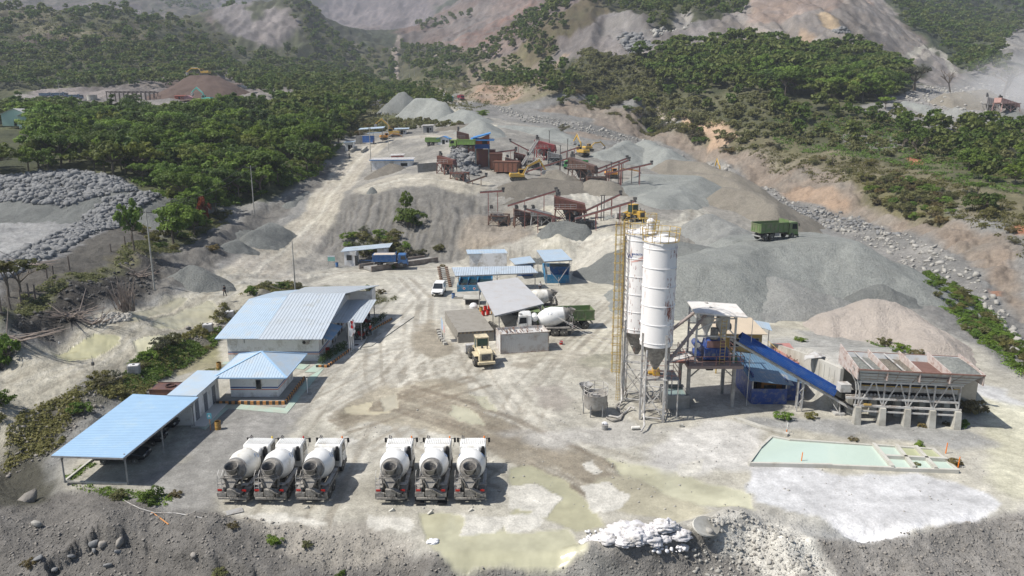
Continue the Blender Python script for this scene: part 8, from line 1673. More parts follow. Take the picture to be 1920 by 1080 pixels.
o=m.build("bin_wall",HP,hb,fix=False);o.modifiers.new("thick",'SOLIDIFY').thickness=.06
m=MB()
for i in range(4):j=(i+1)%4;m.bar(tp[i],tp[j],.12,.12)
m.build("rim",rustmat("rusty bin rim",(.22,.13,.11),.4,3),hb)
m=MB();v=lambda f,g,h:Vector(tp[0]).lerp(Vector(tp[1]),f).lerp(Vector(bot[0]).lerp(Vector(bot[1]),f),g)+Vector((0,0,h))
for f in(.16,.33,.5,.67,.84):a=v(f,.02,0);b=v(f,.98,0);m.bar(a+Vector((-hn.x,-hn.y,0))*.03,b+Vector((-hn.x,-hn.y,0))*.03,.03,.05)
for g in(.3,.55,.8):m.bar(v(0,g,0)-hn*.03,v(1,g,0)-hn*.03,.03,.04)
m.build("plate_rib",rustmat("thin rust lines",(.33,.28,.24),.4,3),hb)
m=MB()
for f in(.0,.24,.5,.74,1.0):
 a=Vector(tp[0]).lerp(Vector(tp[1]),f);b=Vector(tp[3]).lerp(Vector(tp[2]),f);m=MB();m.add([a,b,b+Vector((0,0,.35 if f not in(0,)else.8)),a+Vector((0,0,.12)),a+Vector((0,0,-1)),b+Vector((0,0,-1.2))],[(0,1,2,3),(0,4,5,1)]);o=m.build("partition",mat("worn pale partition",(.50,.45,.42),.7,.15,2,dirt=(.25,.15,.12),dirtamt=.4,dirtscale=2),hb,fix=False);o.modifiers.new("thick",'SOLIDIFY').thickness=.1
m=MB()
for f in(.12,.37):a=Vector(tp[0]).lerp(Vector(tp[1]),f);b=Vector(tp[3]).lerp(Vector(tp[2]),f);m.bar(a,b,.1)
m.build("screen_bar",LTMET,hb)
fills=(('grey',.02,.24,-.25),('tan',.24,.5,-.3),('brown',.5,.74,-.4),('grey',.74,1.0,.1))
for kd,f0,f1,dz in fills:
 nx,ny=8,8;vs=[]
 for j in range(ny):
  for i in range(nx):
   f=f0+(f1-f0)*i/(nx-1);g=j/(ny-1);a=Vector(tp[0]).lerp(Vector(tp[1]),f).lerp(Vector(tp[3]).lerp(Vector(tp[2]),f),.03+.94*g);u=(2*i/(nx-1)-1);w_=2*g-1;a.z+=dz-.15+(.6 if kd=='grey' and f0>.5 else.2)*(1-u*u)*(1-w_*w_);vs.append(a)
 m=MB();m.add(vs,[(j*nx+i,j*nx+i+1,(j+1)*nx+i+1,(j+1)*nx+i)for j in range(ny-1)for i in range(nx-1)]);m.build("aggregate",PM[kd]if kd!='brown' else mat("rusty empty bin floor",(.15,.085,.07),.9,.2,2),hb,smooth=True)
dv=MB();dv.cyl(H(-1.3,.8,3.2),H(-1.3,1.6,3.2),.3,n=14).box(*[c for p in zip(H(-1.6,.5,2.9),H(-.7,1.6,3.7))for c in sorted(p)]);dv.build("drive_unit",LTMET,hb)
m=MB();m.tube([H(-.9,-.1,5.9),H(-.35,-.1,4.6),H(-.1,-.1,3.6)],.05,6).tube([H(-1.2,-.1,5.6),H(-.5,-.1,4.3),H(-.3,-.1,3.2)],.05,6).bar(H(-.3,0,1.9),H(-.3,0,5.5),.09);m.build("cable",LTMET,hb)
PD=[(1405,866),(1425,838),(1447,817),(1481,823),(1640,833),(1749,840),(1797,880),(1676,876),(1560,870)]
PW=[G(p[0],p[1],.35)for p in PD];pd=thing("settling_pond","long shallow basin of pale turquoise water with six small cells at its right","basin",(0,0,0));m=MB()
for a,b in zip(PW,PW[1:]+PW[:1]):m.bar((a[0],a[1],.06),(b[0],b[1],.0),.24,.62)
g_=lambda px,py:G(px,py,.35)
for a,b in(((1638,833),(1674,876)),((1680,835),(1714,877)),((1717,838),(1755,879)),((1660,856),(1776,862))):a=g_(*a);b=g_(*b);m.bar((a[0],a[1],.12),(b[0],b[1],.12),.28,.8)
m.build("wall",mat("white basin concrete",(.46,.45,.41),.85,.08,1,dirt=(.36,.34,.29),dirtamt=.35,dirtscale=1),pd)
m=MB();m.prism([(p[0],p[1])for p in PW],.02,.2,'z');m.build("water",mat("turquoise water",(.43,.52,.46),.12,.04,.3),pd)
m=MB();a,b,c,d4=g_(1682,837),g_(1748,841),g_(1774,861),g_(1700,857);m.prism([(p[0],p[1])for p in(a,b,c,d4)],.2,.215,'z');m.build("water",mat("olive water",(.37,.39,.25),.15,.04,.3),pd)
for px,py,lb_ in((1475,811,"white and orange marker post at the pond's far corner"),(1502,868,"rusty stake on the near wall of the pond"),(1773,850,"orange stake at the right end of the pond"),(1796,877,"orange stake at the near right corner of the pond")):
 t=thing("stake",lb_,"post",G(px,py));m=MB();m.cyl((0,0,0),(.05,0,1.0),.05,.04,6);m.build("stake",ORANGE if 'white' not in lb_ else WHITE,t)
 if 'white' in lb_:m=MB();m.cyl((0,0,-.01),(0,0,.3),.055,n=6);m.build("band",ORANGE,t)
kb=thing("yard_kerb","long low concrete kerb from the tower foot towards the pond","kerb",(0,0,0));m=MB();L_=[G(1378,785)[:2],G(1420,800)[:2],G(1478,817)[:2]]
for a,b in zip(L_[:-1],L_[1:]):m.bar((*a,.1),(*b,.1),.5,.22)
m.build("kerb",CONCW,kb)
hp_=thing("plastic_heap","crumpled heap of white plastic sheets and bags on the foreground edge","heap",G(1180,1020));R=np.random.RandomState(12);Vs=[];Fs=[];n0=0
cx,cy,_=G(1180,1020)
def crumple(c,r,seed,flat=.6,n=34):
 th=np.linspace(0,2*np.pi,n,endpoint=False);ph=np.linspace(0.02,np.pi*.55,n//2);T,Pp=np.meshgrid(th,ph)
 d=np.stack([np.sin(Pp)*np.cos(T),np.sin(Pp)*np.sin(T),np.cos(Pp)],-1);q=1+.32*(1-np.abs(fbm(d[...,0]*2.2+seed,d[...,1]*2.2+d[...,2]*2+seed,seed,3))*2.2)+.10*fbm(d[...,0]*7,d[...,1]*7+seed,seed,2)
 v=d*q[...,None]*r*np.array([1,.8,flat])+np.array(c);k=np.arange(T.size).reshape(T.shape);k2=np.roll(k,-1,1);f=np.stack([k[:-1],k[1:],k2[1:],k2[:-1]],-1).reshape(-1,4);return v.reshape(-1,3),f
spots=[(1245,1012,.8),(1275,1016,.7),(1225,1008,.9),(1180,1006,1.5),(1160,1004,1.0),(1205,1010,1.1),(1165,1018,1.0),(1140,1016,.8),(1130,1012,.5),(1110,1010,.35),(1098,1015,.4),(1140,1028,.6),(1170,1032,.6),(1195,1030,.5),(1220,1020,.5),(1228,1028,.45),(1245,1022,.45),(1260,1012,.45),(1280,1022,.4),(1125,1020,.6),(1215,1022,.8),(1190,1024,.8)]
for i,(px,py,r)in enumerate(spots):
 x,y,_=G(px,py,.2);V_,F_=crumple((x-cx,y-cy,hz(x,y)+.05),r,i+3);Vs.append(V_);Fs.append(F_+n0);n0+=len(V_)
npmesh("sheets",np.concatenate(Vs),np.concatenate(Fs),mat("white plastic sheet",(.60,.59,.61),.5,.06,2,dirt=(.38,.36,.32),dirtamt=.4,dirtscale=1.5),hp_,smooth=True)
V_,F_=rocks_mesh([(R.uniform(-3,4),R.uniform(-1.2,1.6),.15)for _ in range(160)],R.uniform(.06,.22,160),R);tag(npmesh("plastic_scraps",V_+np.array([cx,cy,0]),F_,CLW,nper=3),"torn white plastic scraps around the plastic heap","litter",kind="stuff")
x,y,_=GP(1322,998);t=thing("white_slab","curved white broken slab leaning on the foreground mound","slab",(x,y,hz(x,y)+.35),.5);m=MB();m.lathe([(.02,0),(.9,.02),(1.05,.12),(1.0,.2),(.02,.1)],(0,0,0),(.3,-.5,1),20);o=m.build("slab",CONCW,t,smooth=True);o.scale=(1.25,.7,1)
x,y,_=GP(812,1016);t=thing("white_rag","crumpled white rag on the edge of the yard","litter",(x,y,hz(x,y)));V_,F_=crumple((0,0,0),.42,44,.35);npmesh("rag",V_,F_,CLW,t,smooth=True)
x,y,_=G(440,960);t=thing("grey_sheet","flat grey sheet lying behind the leftmost mixer truck","sheet",(x,y,.03),.5);m=MB();m.box(-.6,.6,-.35,.35,0,.04);m.build("sheet",GRMET,t)
for i,(px,py)in enumerate(((575,953),(735,958),(883,958),(807,962))):
 t=thing("wheel_chock","pale wooden chock behind a parked mixer truck","chock",G(px,py),.2*i,"chocks behind the parked mixers");m=MB();m.prism([(-.25,0),(.25,0),(.1,.22)],-.1,.1,'y');m.build("block",CONCW,t)
def cord(label,pts,r=.03,m_=None,name="rope"):
 t=thing(name,label,"rope",(0,0,0));m=MB();q=[]
 for p in pts:x,y,z=GP(*p);q.append((x,y,z+.04))
 m.tube(q,r,6);m.build("cord",m_ or LTMET,t)
cord("thin pale rope lying along the left foreground",[(222,932),(240,943),(262,954),(290,962),(330,963),(370,970),(424,982)],.03)
cord("straight tan stick lying on the left foreground slope",[(285,962),(300,972),(316,984)],.045,HAZO,"stick")
# ------------------------------------------------------------------ crushing yard and the far objects
REDP=rustmat("dull red steel",(.15,.062,.055),.45,1.5);PNK=rustmat("faded red belt frame",(.30,.13,.12),.35,2);BRN=rustmat("brown rusty plate",(.13,.085,.07),.4,1.2)
def pt(px,py,D):return P(px,py,D)
def conveyor(label,a,b,D0,D1=None,col=PNK,w=.8,leg=(.35,.75),zoff=0):
 A=Vector(P(a[0],a[1],D0));B=Vector(P(b[0],b[1],D1 or D0));t=thing("belt_conveyor",label,"conveyor",(0,0,0));d=(B-A).normalized();s=Vector((-d.y,d.x,0)).normalized();m=MB()
 for k in(-1,1):m.bar(A+s*k*w*.5,B+s*k*w*.5,.1,.3)
 n=int((B-A).length/1.2)
 for k in range(n+1):c=A.lerp(B,k/max(1,n));m.bar(c-s*w*.5,c+s*w*.5,.08)
 m.build("frame",col,t);m=MB();m.bar(A+Vector((0,0,.22)),B+Vector((0,0,.22)),w*.85,.05);m.build("belt",DKMET,t);m=MB();top_=B if B.z>A.z else A;m.cyl(top_-s*w*.6,top_+s*w*.6,.25,n=10).box(top_.x-.4,top_.x+.3,top_.y-.3,top_.y+.3,top_.z+.3,top_.z+.8);m.build("head_drum",DKMET,t)
 for f in leg:
  c=A.lerp(B,f);z=hz(c.x,c.y)-.2;m=MB()
  for k in(-1,1):m.bar(c+s*k*w*.5,(c.x+s.x*k*w*1.1,c.y+s.y*k*w*1.1,z),.12)
  m.bar(c-s*w*.5,(c.x+s.x*w*1.0,c.y+s.y*w*1.0,z+.3),.07);m.build("leg",col,t)
 return t
def plant(label,px,py,D,w=4,h=4.5,l=6,rz=0,col=REDP,wheels=2,name="rock_crusher",box=1,cat="crusher",tilt=.25):
 x,y,z=P(px,py,D);z=top(x,y);t=thing(name,label,cat,(x,y,z),math.radians(rz));m=MB()
 for i in(-1,0,1):
  for j in(-1,1):m.bar((i*l/2,j*w/2,-.3),(i*l/2*.9,j*w/2*.9,h*.6),.22);
 for j in(-1,1):
  for i in(-1,0):m.bar((i*l/2,j*w/2,0),((i+1)*l/2*.9,j*w/2,h*.58),.12).bar(((i+1)*l/2,j*w/2,0),(i*l/2*.9,j*w/2,h*.58),.12)
  m.bar((-l/2,j*w/2,h*.6),(l/2,j*w/2,h*.6),.25)
 m.build("frame",col,t)
 if box:m=MB();m.prism([(-l*.5,h*.66),(-l*.5,h*1.05),(l*.48,h*1.05-l*tilt),(l*.55,h*.72-l*tilt)],-w*.38,w*.38,'y');bx=m.build("screen_box",col,t);m=MB();[m.box(-l*.5+k*l*.16,-l*.5+k*l*.16+.08,-w*.4,-w*.38,h*.68-k*l*.16*tilt,h*1.0-k*l*.16*tilt)for k in range(6)];m.build("box_rib",BRN,bx)
 m=MB();m.prism([(-l*.25,h*.6),(-l*.1,h*.2),(l*.1,h*.2),(l*.25,h*.6)],-w*.3,w*.3,'y').box(l*.1,l*.4,-w*.3,w*.2,h*.05,h*.5);m.build("hopper",DKMET,t)
 for k in range(wheels):m=MB();c=Vector((-l*.15+k*l*.3,-w*.45,h*.45));m.lathe([(.15,0),(.75,.02),(.8,.1),(.75,.22),(.15,.2)],c,(0,-1,0),20);m.build("flywheel",DKMET,t,smooth=True)
 m=MB();railing(m,[(-l*.5,-w*.5),(l*.2,-w*.5)],h*.62,.9,1.0);m.box(-l*.5,l*.2,-w*.5,-w*.38,h*.58,h*.62);m.build("catwalk",LTMET,t);m=MB();m.box(-l*.45,-l*.3,-.4,.4,h*1.05,h*1.2).cyl((-l*.4,0,h*1.2),(-l*.4,0,h*1.3),.35,n=10);m.build("motor",DKMET,t);return t
plant("main red screen box of the front crushing plant on splayed legs",1068,405,155,4.2,5.6,6.5,-4,wheels=0,name="screening_plant",cat="screen")
plant("dark jaw crusher with flywheels at the left end of the front plant",936,393,164,3.5,3.2,4.5,-5,BRN,box=0)
plant("grey cone crusher in the middle of the front plant",1015,404,158,3.2,3.0,4.5,0,GRMET,wheels=1)
plant("red latticed feeder beside the low concrete wall on the mound",838,322,196,3,4.4,4.5,-20,wheels=0)
plant("red crusher with big flywheels at the right edge of the mound",862,340,190,3,2.8,4,-25,wheels=2,box=0)
plant("bright red screen box high in the middle crushing plant",1022,283,222,4,5.5,6,-12,mat("bright red steel",(.23,.05,.05),.6,.2,1),wheels=1,name="screening_plant",cat="screen")
plant("small red crusher below the middle screen",975,299,212,3.2,3.5,3.5,0,wheels=0)
plant("brown plank sided screening plant by the green tipper",1092,333,195,5,6.0,7,-18,BRN,wheels=0,name="screening_plant",cat="screen",tilt=.3)
plant("dark crusher beside the middle red screen",1000,308,208,3.5,3.5,4,10,DKMET,wheels=1,box=0)
plant("rusty red hopper behind the light green tippers",868,262,226,3,5,3.5,0,BRN,wheels=0)
plant("small rusty screen between the jaw crusher and the main red screen",985,402,160,3,3.4,5,5,BRN,wheels=1,name="screening_plant",cat="screen")
plant("dark crusher tucked right under the main red screen box",1092,408,153,3,2.6,4,15,DKMET,wheels=1,box=0)
plant("grey crusher house behind the steep pale conveyor",1040,300,216,4,3.6,4,0,GRMET,wheels=1)
plant("rusty frame at the foot of the parallel stacking conveyors",1118,338,190,3,2.6,5,0,BRN,wheels=1,box=0)
plant("red frame behind the orange rusty box",962,316,206,3,3,4,10,REDP,wheels=1)
for lb_,px,py,D,w,h,rz in(("dark red steel box above the reversed green tipper",889,262,222,5.6,2.8,0),("orange rusty box beside the red control tower base",950,322,202,7.0,3.0,-14),("red side box right of the control tower legs",930,308,206,3.6,4.4,0)):
 x,y,z=P(px,py,D);t=thing("steel_hopper",lb_,"hopper",(x,y,top(x,y)),math.radians(rz));m=MB();m.prism([(-w*.5,h),(-w*.42,.2),(w*.42,.2),(w*.5,h)],-1.6,1.6,'y');m.build("box",REDP if 'dark' in lb_ else rustmat("orange rust plate",(.21,.09,.06),.5),t);m=MB();[m.box(-w*.45+k*w*.18,-w*.45+k*w*.18+.1,-1.68,-1.6,.3,h)for k in range(6)];m.box(-w*.5,w*.5,-1.7,-1.6,h-.15,h);m.build("rib",BRN,t)
conveyor("long pinkish conveyor climbing right to the front screen",(952,386),(1043,358),158)
conveyor("short pink conveyor feeding the left jaw crusher",(900,361),(944,358),166)
conveyor("low conveyor sloping down right under the front plant",(985,392),(1052,410),154)
conveyor("lower of the two long front stacking conveyors",(1078,410),(1191,377),152)
conveyor("upper of the two long front stacking conveyors",(1097,396),(1164,364),158)
conveyor("steep pale conveyor at the heart of the middle plant",(967,328),(1008,262),205,214,LTMET)
conveyor("long red conveyor crossing left of the green tipper",(984,323),(1072,295),200)
conveyor("thin red conveyor sloping down to the middle screen",(957,265),(1000,287),222)
conveyor("short red conveyor at the control tower side",(925,287),(968,281),210)
conveyor("back one of the parallel red stacking conveyors",(1118,318),(1176,297),196)
conveyor("front one of the parallel red stacking conveyors",(1122,324),(1180,300),190)
conveyor("lowest and longest red stacking conveyor",(1133,327),(1222,307),188)
conveyor("short brown conveyor on the edge of the mound",(872,344),(912,330),186,None,BRN)
conveyor("thin pink conveyor beyond the raised arm excavator",(1050,288),(1086,276),228)
for i,(px,py,D,h)in enumerate(((1146,318,192,6),(1160,314,192,6),(1168,313,192,6),(1185,312,190,5.5),(1199,310,190,5.5),(1137,318,194,5),(1133,372,156,5.5),(1128,372,156,5.5),(1182,425,148,6),(1050,335,196,9),(1064,292,215,8),(1030,262,235,7))):
 x,y,z=P(px,py,D);t=thing("steel_post","dark steel post standing among the stacking conveyors","post",(x,y,hz(x,y)-.2),0,"posts among the stacking conveyors");m=MB();m.bar((0,0,0),(0,0,h),.18).bar((-.3,0,h),(.3,0,h),.12);m.build("post",DKMET,t)
def box_hut(name,label,px,py,D,w,d,h,wall,roof,rz=0,rt=.12,ov=.4,gable=False,door=True,cat="hut",z=None):
 x,y,_=P(px,py,D);t=thing(name,label,cat,(x,y,(hz(x,y)if z is None else z)-.1),math.radians(rz));walls_box(t,-w/2,w/2,0,d,0,h,wall,wall);m=MB()
 if gable:m.slab([(-w/2-ov,-ov,h-.1),(0,-ov,h+w*.22),(0,d+ov,h+w*.22),(-w/2-ov,d+ov,h-.1)],rt).slab([(0,-ov,h+w*.22),(w/2+ov,-ov,h-.1),(w/2+ov,d+ov,h-.1),(0,d+ov,h+w*.22)],rt)
 else:m.slab([(-w/2-ov,-ov,h+.05),(w/2+ov,-ov,h+.2),(w/2+ov,d+ov,h+.5),(-w/2-ov,d+ov,h+.35)],rt)
 m.build("roof",roof,t)
 if gable:[MB().prism([(-w/2,h),(w/2,h),(0,h+w*.2)],e,e+.1,'y').build("gable",wall,t)for e in(0,d-.1)]
 if door:m=MB();m.box(-.4,.5,-.04,0,.1,min(2,h*.8));m.build("door",GLASS,t);window(t,(w*.3,0,h*.55),w*.16,h*.3)
 return t
BRT=mat("bright blue sheet",(.06,.22,.50),.45,.08,1);OBR=mat("orange red wall",(.42,.11,.05),.6,.1,1)
x,y,_=P(904,280,207);zb=20.0;ct=thing("control_tower","blue and orange control box with slanting blue roofs on a dark red frame","control tower",(x,y,0));g0=hz(x,y-2)-2
m=MB();[m.bar((i,j,min(g0,13)),(i,j,zb),.3)for i in(-1.8,1.8)for j in(0,3.4)];m.build("leg",mat("green grey column",(.2,.25,.24),.7,.1,1),ct);m=MB();m.box(-1.6,3.6,.4,3.2,min(g0,12),zb-.3);m.build("red_wall",REDP,ct)
m=MB();m.box(-2.0,2.0,0,3.6,zb,zb+1.2);m.build("lower_wall",mat("deep blue wall",(.02,.08,.26),.5,.1,1),ct);m=MB();m.box(-1.95,1.95,.05,3.55,zb+1.2,zb+2.4).prism([(-1.0,zb+2.5),(1.95,zb+2.5),(1.95,zb+3.9)],.4,3.2,'y');w_=m.build("upper_wall",OBR,ct);m=MB();m.box(.0,1.4,.02,.05,zb+1.25,zb+2.1);m.build("window",GLASS,w_);m=MB();m.slab([(-3.2,-.8,zb+2.45),(3.3,-.8,zb+2.4),(3.3,4.2,zb+2.5),(-3.2,4.2,zb+2.9)],.3).slab([(-2.6,-.4,zb+2.9),(2.3,-.4,zb+4.2),(2.3,4,zb+4.4),(-2.6,4,zb+3.1)],.3);m.build("roof",BRT,ct)
box_hut("gabled_hut","small white hut with a bright blue gable roof behind the tippers",831,252,240,3.6,3,1.9,PLAST,BRT,-8,gable=True)
so2=box_hut("long_site_office","long low white site office with blue edged pale roof at the haul road bend",735,318,208,11.2,5,2.7,PLAST,LTMET,2);m=MB();m.box(-6.1,6.1,-.45,-.38,2.6,2.85);m.build("roof_edge",BRT,so2)
box_hut("pink_cabin","small pink and grey cabin behind the long site office",744,292,224,3.4,2.4,1.9,mat("pink wall",(.55,.25,.22),.7,.1,1),LTMET,0)
box_hut("gate_kiosk","white gate kiosk with blue flat roof beside the ramp",655,281,250,2.7,2.4,2.8,PLAST,RBLUE,0,cat="kiosk")
box_hut("grey_hut","dark grey hut left of the brown heap",802,243,282,3.5,3,2.6,GRMET,LTMET,0)
box_hut("guard_shelter","pale hut with a wide blue roof at the scrub edge",753,244,285,3.2,2.5,2.0,PLAST,RBLUE,4,ov=1.2)
W_=P(678,262,262);t=thing("block_wall","grey block wall left of the blue workshop","wall",(W_[0],W_[1],hz(W_[0],W_[1])-.5));m=MB();m.box(-2,.6,0,.3,0,3.2);m.build("wall",SLABM,t)
W_=P(696,262,262);x,y=W_[0],W_[1];z=hz(x,y);t=roofed("blue_workshop","open workshop with two tilted blue roofs and a blue tarpaulin wall","workshop",[(x-4.2,y-.5,z+5.0),(x+4.4,y-.5,z+5.5),(x+4.4,y+3.5,z+6.0),(x-4.2,y+3.5,z+5.4)],RBLUE,[(x-3.8,y,z+5),(x+.8,y,z+5),(x+4,y,z+5.4)],z0=z-.5);m=MB();m.box(x-2.9,x+1.2,y-.6,y-.5,z+.6,z+2.9);m.build("tarpaulin",mat("blue tarpaulin",(.05,.13,.36),.6,.35,1.5),t);m=MB();m.slab([(x-1.2,y-1,z+3.7),(x+3.6,y-1,z+4.0),(x+3.6,y+1,z+4.2),(x-1.2,y+1,z+3.9)],.12);m.build("lower_roof",RBLUE,t)
for a,b,lb_ in(((657,286),(669,279),"left low concrete barrier at the gate ramp"),((678,287),(688,279),"right low concrete barrier at the gate ramp")):
 a=GP(*a);b=GP(*b);t=thing("barrier",lb_,"barrier",(0,0,0));m=MB();m.bar((a[0],a[1],a[2]+.4),(b[0],b[1],b[2]+.4),.5,1.1);m.build("barrier",CONCW,t)
a=GP(783,323);b=GP(820,320);t=thing("low_wall","low grey concrete wall on top of the mound","wall",(0,0,0));m=MB();m.bar((a[0],a[1],a[2]+1),(b[0],b[1],b[2]+1),.4,2.4);m.build("wall",SLABM,t)
def pole(label,px,py,H,arm=0,m_=CONCW,r=.13,xz=None):
 x,y,z=GP(px,py);t=thing("utility_pole",label,"utility pole",(x,y,z-.3));m=MB();m.cyl((0,0,0),(0,0,H),r,r*.6,10);m.build("pole",m_,t,smooth=True)
 if arm:m=MB();m.bar((-arm,0,H-.4),(arm,0,H-.4),.1);[m.cyl((k*arm*.9,0,H-.35),(k*arm*.9,0,H-.05),.06,n=6)for k in(-1,0,1)];m.build("crossarm",DKMET,t)
 return Vector((x,y,z+H-.4))
p1=pole("tall concrete pole rising from the left road bank",290,544,12.4,.9);p2=pole("concrete pole with crossarm above the left sand bank",477,403,11.5,1.4);p3=pole("grey pole standing behind the office roof",554,548,9.0);p4=pole("tall rust stained pole beside the long site office",696,322,12.6,.3)
pole("thin pole behind the long site office",729,284,11,.2,r=.09);pole("thin pole by the far blue trucks",113,186,11,.5);
for px,py,h in((640,160,13),(733,145,12),(755,146,12),(768,146,10),(777,143,10),(785,113,16),(809,115,16),(826,113,16),(845,120,14)):pole("thin grey power pole in the trees at the valley mouth",px,py,h,.4,GRMET,.14)
for i in range(len(bpy.data.objects)):pass
for o in list(bpy.data.objects):
 if o.get("label","").startswith("thin grey power pole"):o["group"]="power poles at the valley mouth"
def wire(label,a,b,sag,r=.02,n=10,m_=DKMET):
 t=thing("overhead_wire",label,"wire",(0,0,0));a=Vector(a);b=Vector(b);m=MB();m.tube([a.lerp(b,k/n)-Vector((0,0,sag*4*(k/n)*(1-k/n)))for k in range(n+1)],r,5);m.build("wire",m_,t)
wire("overhead wire between the two left poles, outer one",p1+Vector((-.8,0,.3)),p2+Vector((-1.2,0,.3)),1.6);wire("overhead wire between the two left poles, inner one",p1+Vector((.8,0,.3)),p2+Vector((1.2,0,.3)),1.6)
for k in(0,1):wire(("upper" if k else "lower")+" pale wire from the mixer canopy towards the silos",(G(1040,590,2.4+k*.3)),(12.4,73,6.3-k*.8),.5,.02,10,LTMET)
MINTW=mat("mint green wall",(.42,.58,.50),.7,.06,1)
hs=box_hut("house","mint green two winged house with a pale metal roof on the left",27,219,270,8.5,8,4.2,MINTW,LTMET,10,gable=True,cat="house");h2=box_hut("house_wing","x",56,219,266,8,6,4.4,mat("pale mint wall",(.42,.56,.48),.7,.06,1),mat("white metal roof",(.6,.6,.6),.5,.05,1),5,gable=True,cat="house");hs.location.z+=1.2;h2.location.z+=1.0;h2["label"]="white roofed hut in front of the mint green house";h2.name="house"
for px,py,D,w,rz,rm,lb_ in((560,143,500,9,0,BRN,"rust roofed hut among the far trees"),(586,139,520,5,10,LTMET,"small white roofed hut right of the rust roofed one"),(667,132,470,8,-5,LTMET,"pale long hut at the edge of the far trees"),(725,108,640,6,0,LTMET,"white and red hut up the valley"),(695,110,640,4,0,LTMET,"tiny white hut up the valley"),(463,146,500,12,0,BRN,"long rusty shed beside the orange digger far away")):box_hut("tin_hut",lb_,px,py,D,w,w*.6,2.6,PLAST,rm,rz,gable=px!=463)
x,y,_=P(1835,165,345);box_hut("white_lookout","white pavilion with pyramid roof above the right quarry",1835,167,345,3.4,3.4,3.6,PLAST,mat("white metal roof",(.6,.6,.6)),0,gable=True,ov=.8)
plant("pale pink crusher in the dust at the right quarry edge",1885,212,318,5,5,9,10,mat("dusty pink steel",(.45,.28,.25),.8,.1,1),wheels=0);plant("grey framed crusher below the white pavilion",1857,198,326,4,7,5,0,mat("dusty grey steel",(.3,.29,.28),.8,.1,1),wheels=0,box=1)
t=thing("concrete_tank","round pale concrete tank beside the far blue trucks","tank",(*P(173,185,428)[:2],hz(*P(173,185,428)[:2])-.3));m=MB();m.lathe([(2.6,0),(2.6,3),(2.4,3),(2.4,2.6)],(0,0,0),(0,0,1),24);m.build("tank",CONCW,t,smooth=True)
x,y,_=P(245,186,425);z=hz(x,y);t=thing("timber_frame","long bare dark timber frame shed on the far terrace","shed",(x,y,z-.3));m=MB()
for k in range(12):m.bar((-13+k*2.4,0,0),(-13+k*2.4,0,5.5),.35).bar((-13+k*2.4,4,0),(-13+k*2.4,4,5.0),.3).bar((-13+k*2.4,0,5.4),(-13+k*2.4,4,5.0),.25)
m.bar((-13.5,0,5.5),(14,0,5.6),.3).bar((-13.5,4,5),(14,4,5.1),.3);m.build("frame",mat("dark timber",(.09,.075,.07),.9,.2,2),t)
for px,lb_,c in((336,"red canopied machine on the far terrace",(.35,.09,.06)),(352,"pink roofed hut on the far terrace",(.40,.22,.24))):box_hut("terrace_hut",lb_,px,184,424,5,3,2.2,mat("hut wall %d"%px,c,.7,.1,1),mat("hut roof %d"%px,c,.6,.1,1),0,gable=px>340)
FP=mat("weathered fence post",(.16,.13,.11),.9,.2,3)
fp=[(3,590),(20,580),(40,572),(55,560),(66,560),(88,522),(100,516),(131,507),(208,472),(235,462),(248,456),(340,437),(360,420)]+[(385+i*7,347-int(i*.8))for i in range(9)]
for px,py in fp:x,y,z=GP(px,py);t=thing("fence_post","short weathered wooden post along the field edge left of the road","fence post",(x,y,z-.2),random.uniform(0,3),"wooden posts along the field edge");m=MB();m.cyl((0,0,0),(random.uniform(-.1,.1),0,random.uniform(1.4,2.3)),.12,.09,7);m.build("post",FP,t)
def branches(label,px,py,n,L,spread,seed,up=.5):
 x,y,z=GP(px,py);R=random.Random(seed);t=thing("branch_pile",label,"branches",(x,y,z));m=MB()
 for _ in range(n):a=R.uniform(-1,1)*spread;b=Vector((R.uniform(-1,1),R.uniform(-.5,.5),R.uniform(0,.5)));e=b+Vector((math.sin(a),R.uniform(-.6,.2),up*R.uniform(.5,1.2))).normalized()*L*R.uniform(.5,1.1);m.cyl(b,e,R.uniform(.05,.11),.03,6)
 m.build("branches",mat("grey dead wood",(.24,.20,.175),.9,.2,3),t)
branches("sheaf of dead branches standing against the left bank",236,585,46,4.2,.35,1,1.3);branches("tangle of dead branches along the dark bank",130,597,30,4,1.3,2,.2);branches("fallen branches by the round stones",175,612,14,2.8,1.2,3,.6);branches("long dead branches at the left frame edge",30,640,24,5,1.4,4,.25);branches("broken branches below the lone tall tree",262,520,16,4,1.2,5,.3);branches("dead stems in front of the stone row",60,500,16,5,1.5,6,.1)
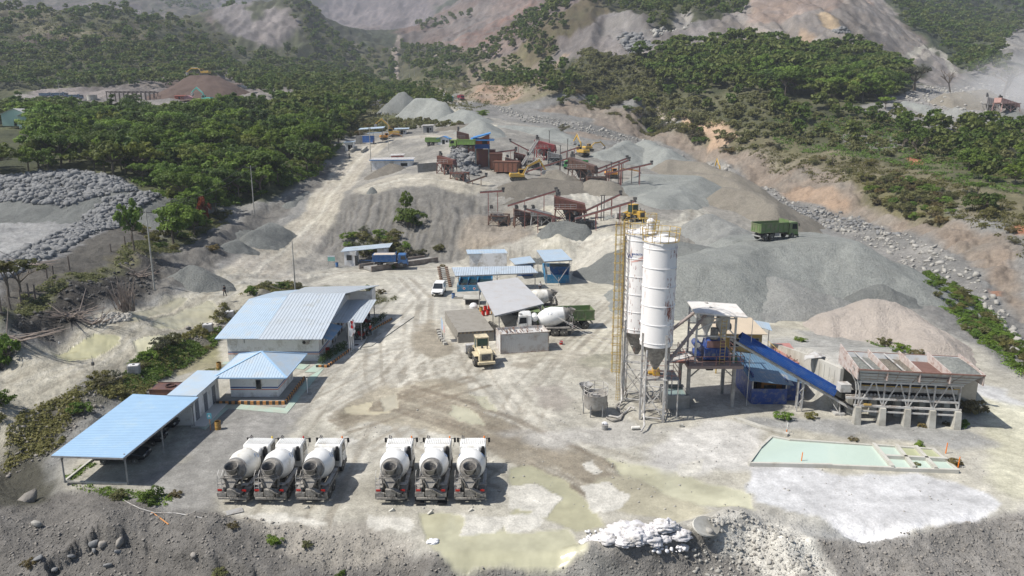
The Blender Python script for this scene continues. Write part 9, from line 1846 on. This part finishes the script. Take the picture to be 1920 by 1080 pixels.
def volume_box(name,x0,x1,y0,y1,z0,z1,dens,col,label,cat):
 m=bpy.data.materials.new(name);m.use_nodes=True;nt=m.node_tree;nt.nodes.remove(nt.nodes["Principled BSDF"]);v=nt.nodes.new("ShaderNodeVolumePrincipled");v.inputs["Color"].default_value=(*col,1);v.inputs["Density"].default_value=dens;v.inputs["Anisotropy"].default_value=0.1
 nt.links.new(v.outputs[0],nt.nodes["Material Output"].inputs["Volume"]);b=MB();b.box(x0,x1,y0,y1,z0,z1);return b.build(name,m,label=label,cat=cat,kind="stuff")
zt=float(TZ.max())+8;volume_box("haze",-3500,3500,-30,3500,float(TZ.min())-1.5,zt,HAZE,(.80,.87,1.0),"thin blue haze filling the valley","haze")
m=bpy.data.materials.new("dust");m.use_nodes=True;nt=m.node_tree;N=nt.nodes;N.remove(N["Principled BSDF"]);v=N.new("ShaderNodeVolumePrincipled");v.inputs["Color"].default_value=(.95,.95,.96,1);tc=N.new("ShaderNodeTexCoord");g=N.new("ShaderNodeTexGradient");g.gradient_type='SPHERICAL';mp=N.new("ShaderNodeMapping");mp.inputs["Scale"].default_value=(1/34,1/26,1/19);nz=N.new("ShaderNodeTexNoise");nz.inputs["Scale"].default_value=.06;nz.inputs["Detail"].default_value=4;q=N.new("ShaderNodeMath");q.operation='MULTIPLY';q2=N.new("ShaderNodeMath");q2.operation='MULTIPLY';q2.inputs[1].default_value=.085
L=nt.links;L.new(tc.outputs["Object"],mp.inputs[0]);L.new(mp.outputs[0],g.inputs[0]);L.new(tc.outputs["Object"],nz.inputs[0]);L.new(g.outputs[1],q.inputs[0]);L.new(nz.outputs[0],q.inputs[1]);L.new(q.outputs[0],q2.inputs[0]);L.new(q2.outputs[0],v.inputs["Density"]);L.new(v.outputs[0],N["Material Output"].inputs["Volume"])
b=MB();b.lathe([(.5,-19),(20,-15),(33,-5),(34,2),(26,12),(12,18),(.5,19)],n=24);o=b.build("dust_cloud",m,label="pale dust cloud drifting over the right quarry",cat="dust",kind="stuff",loc=P(1925,172,335))
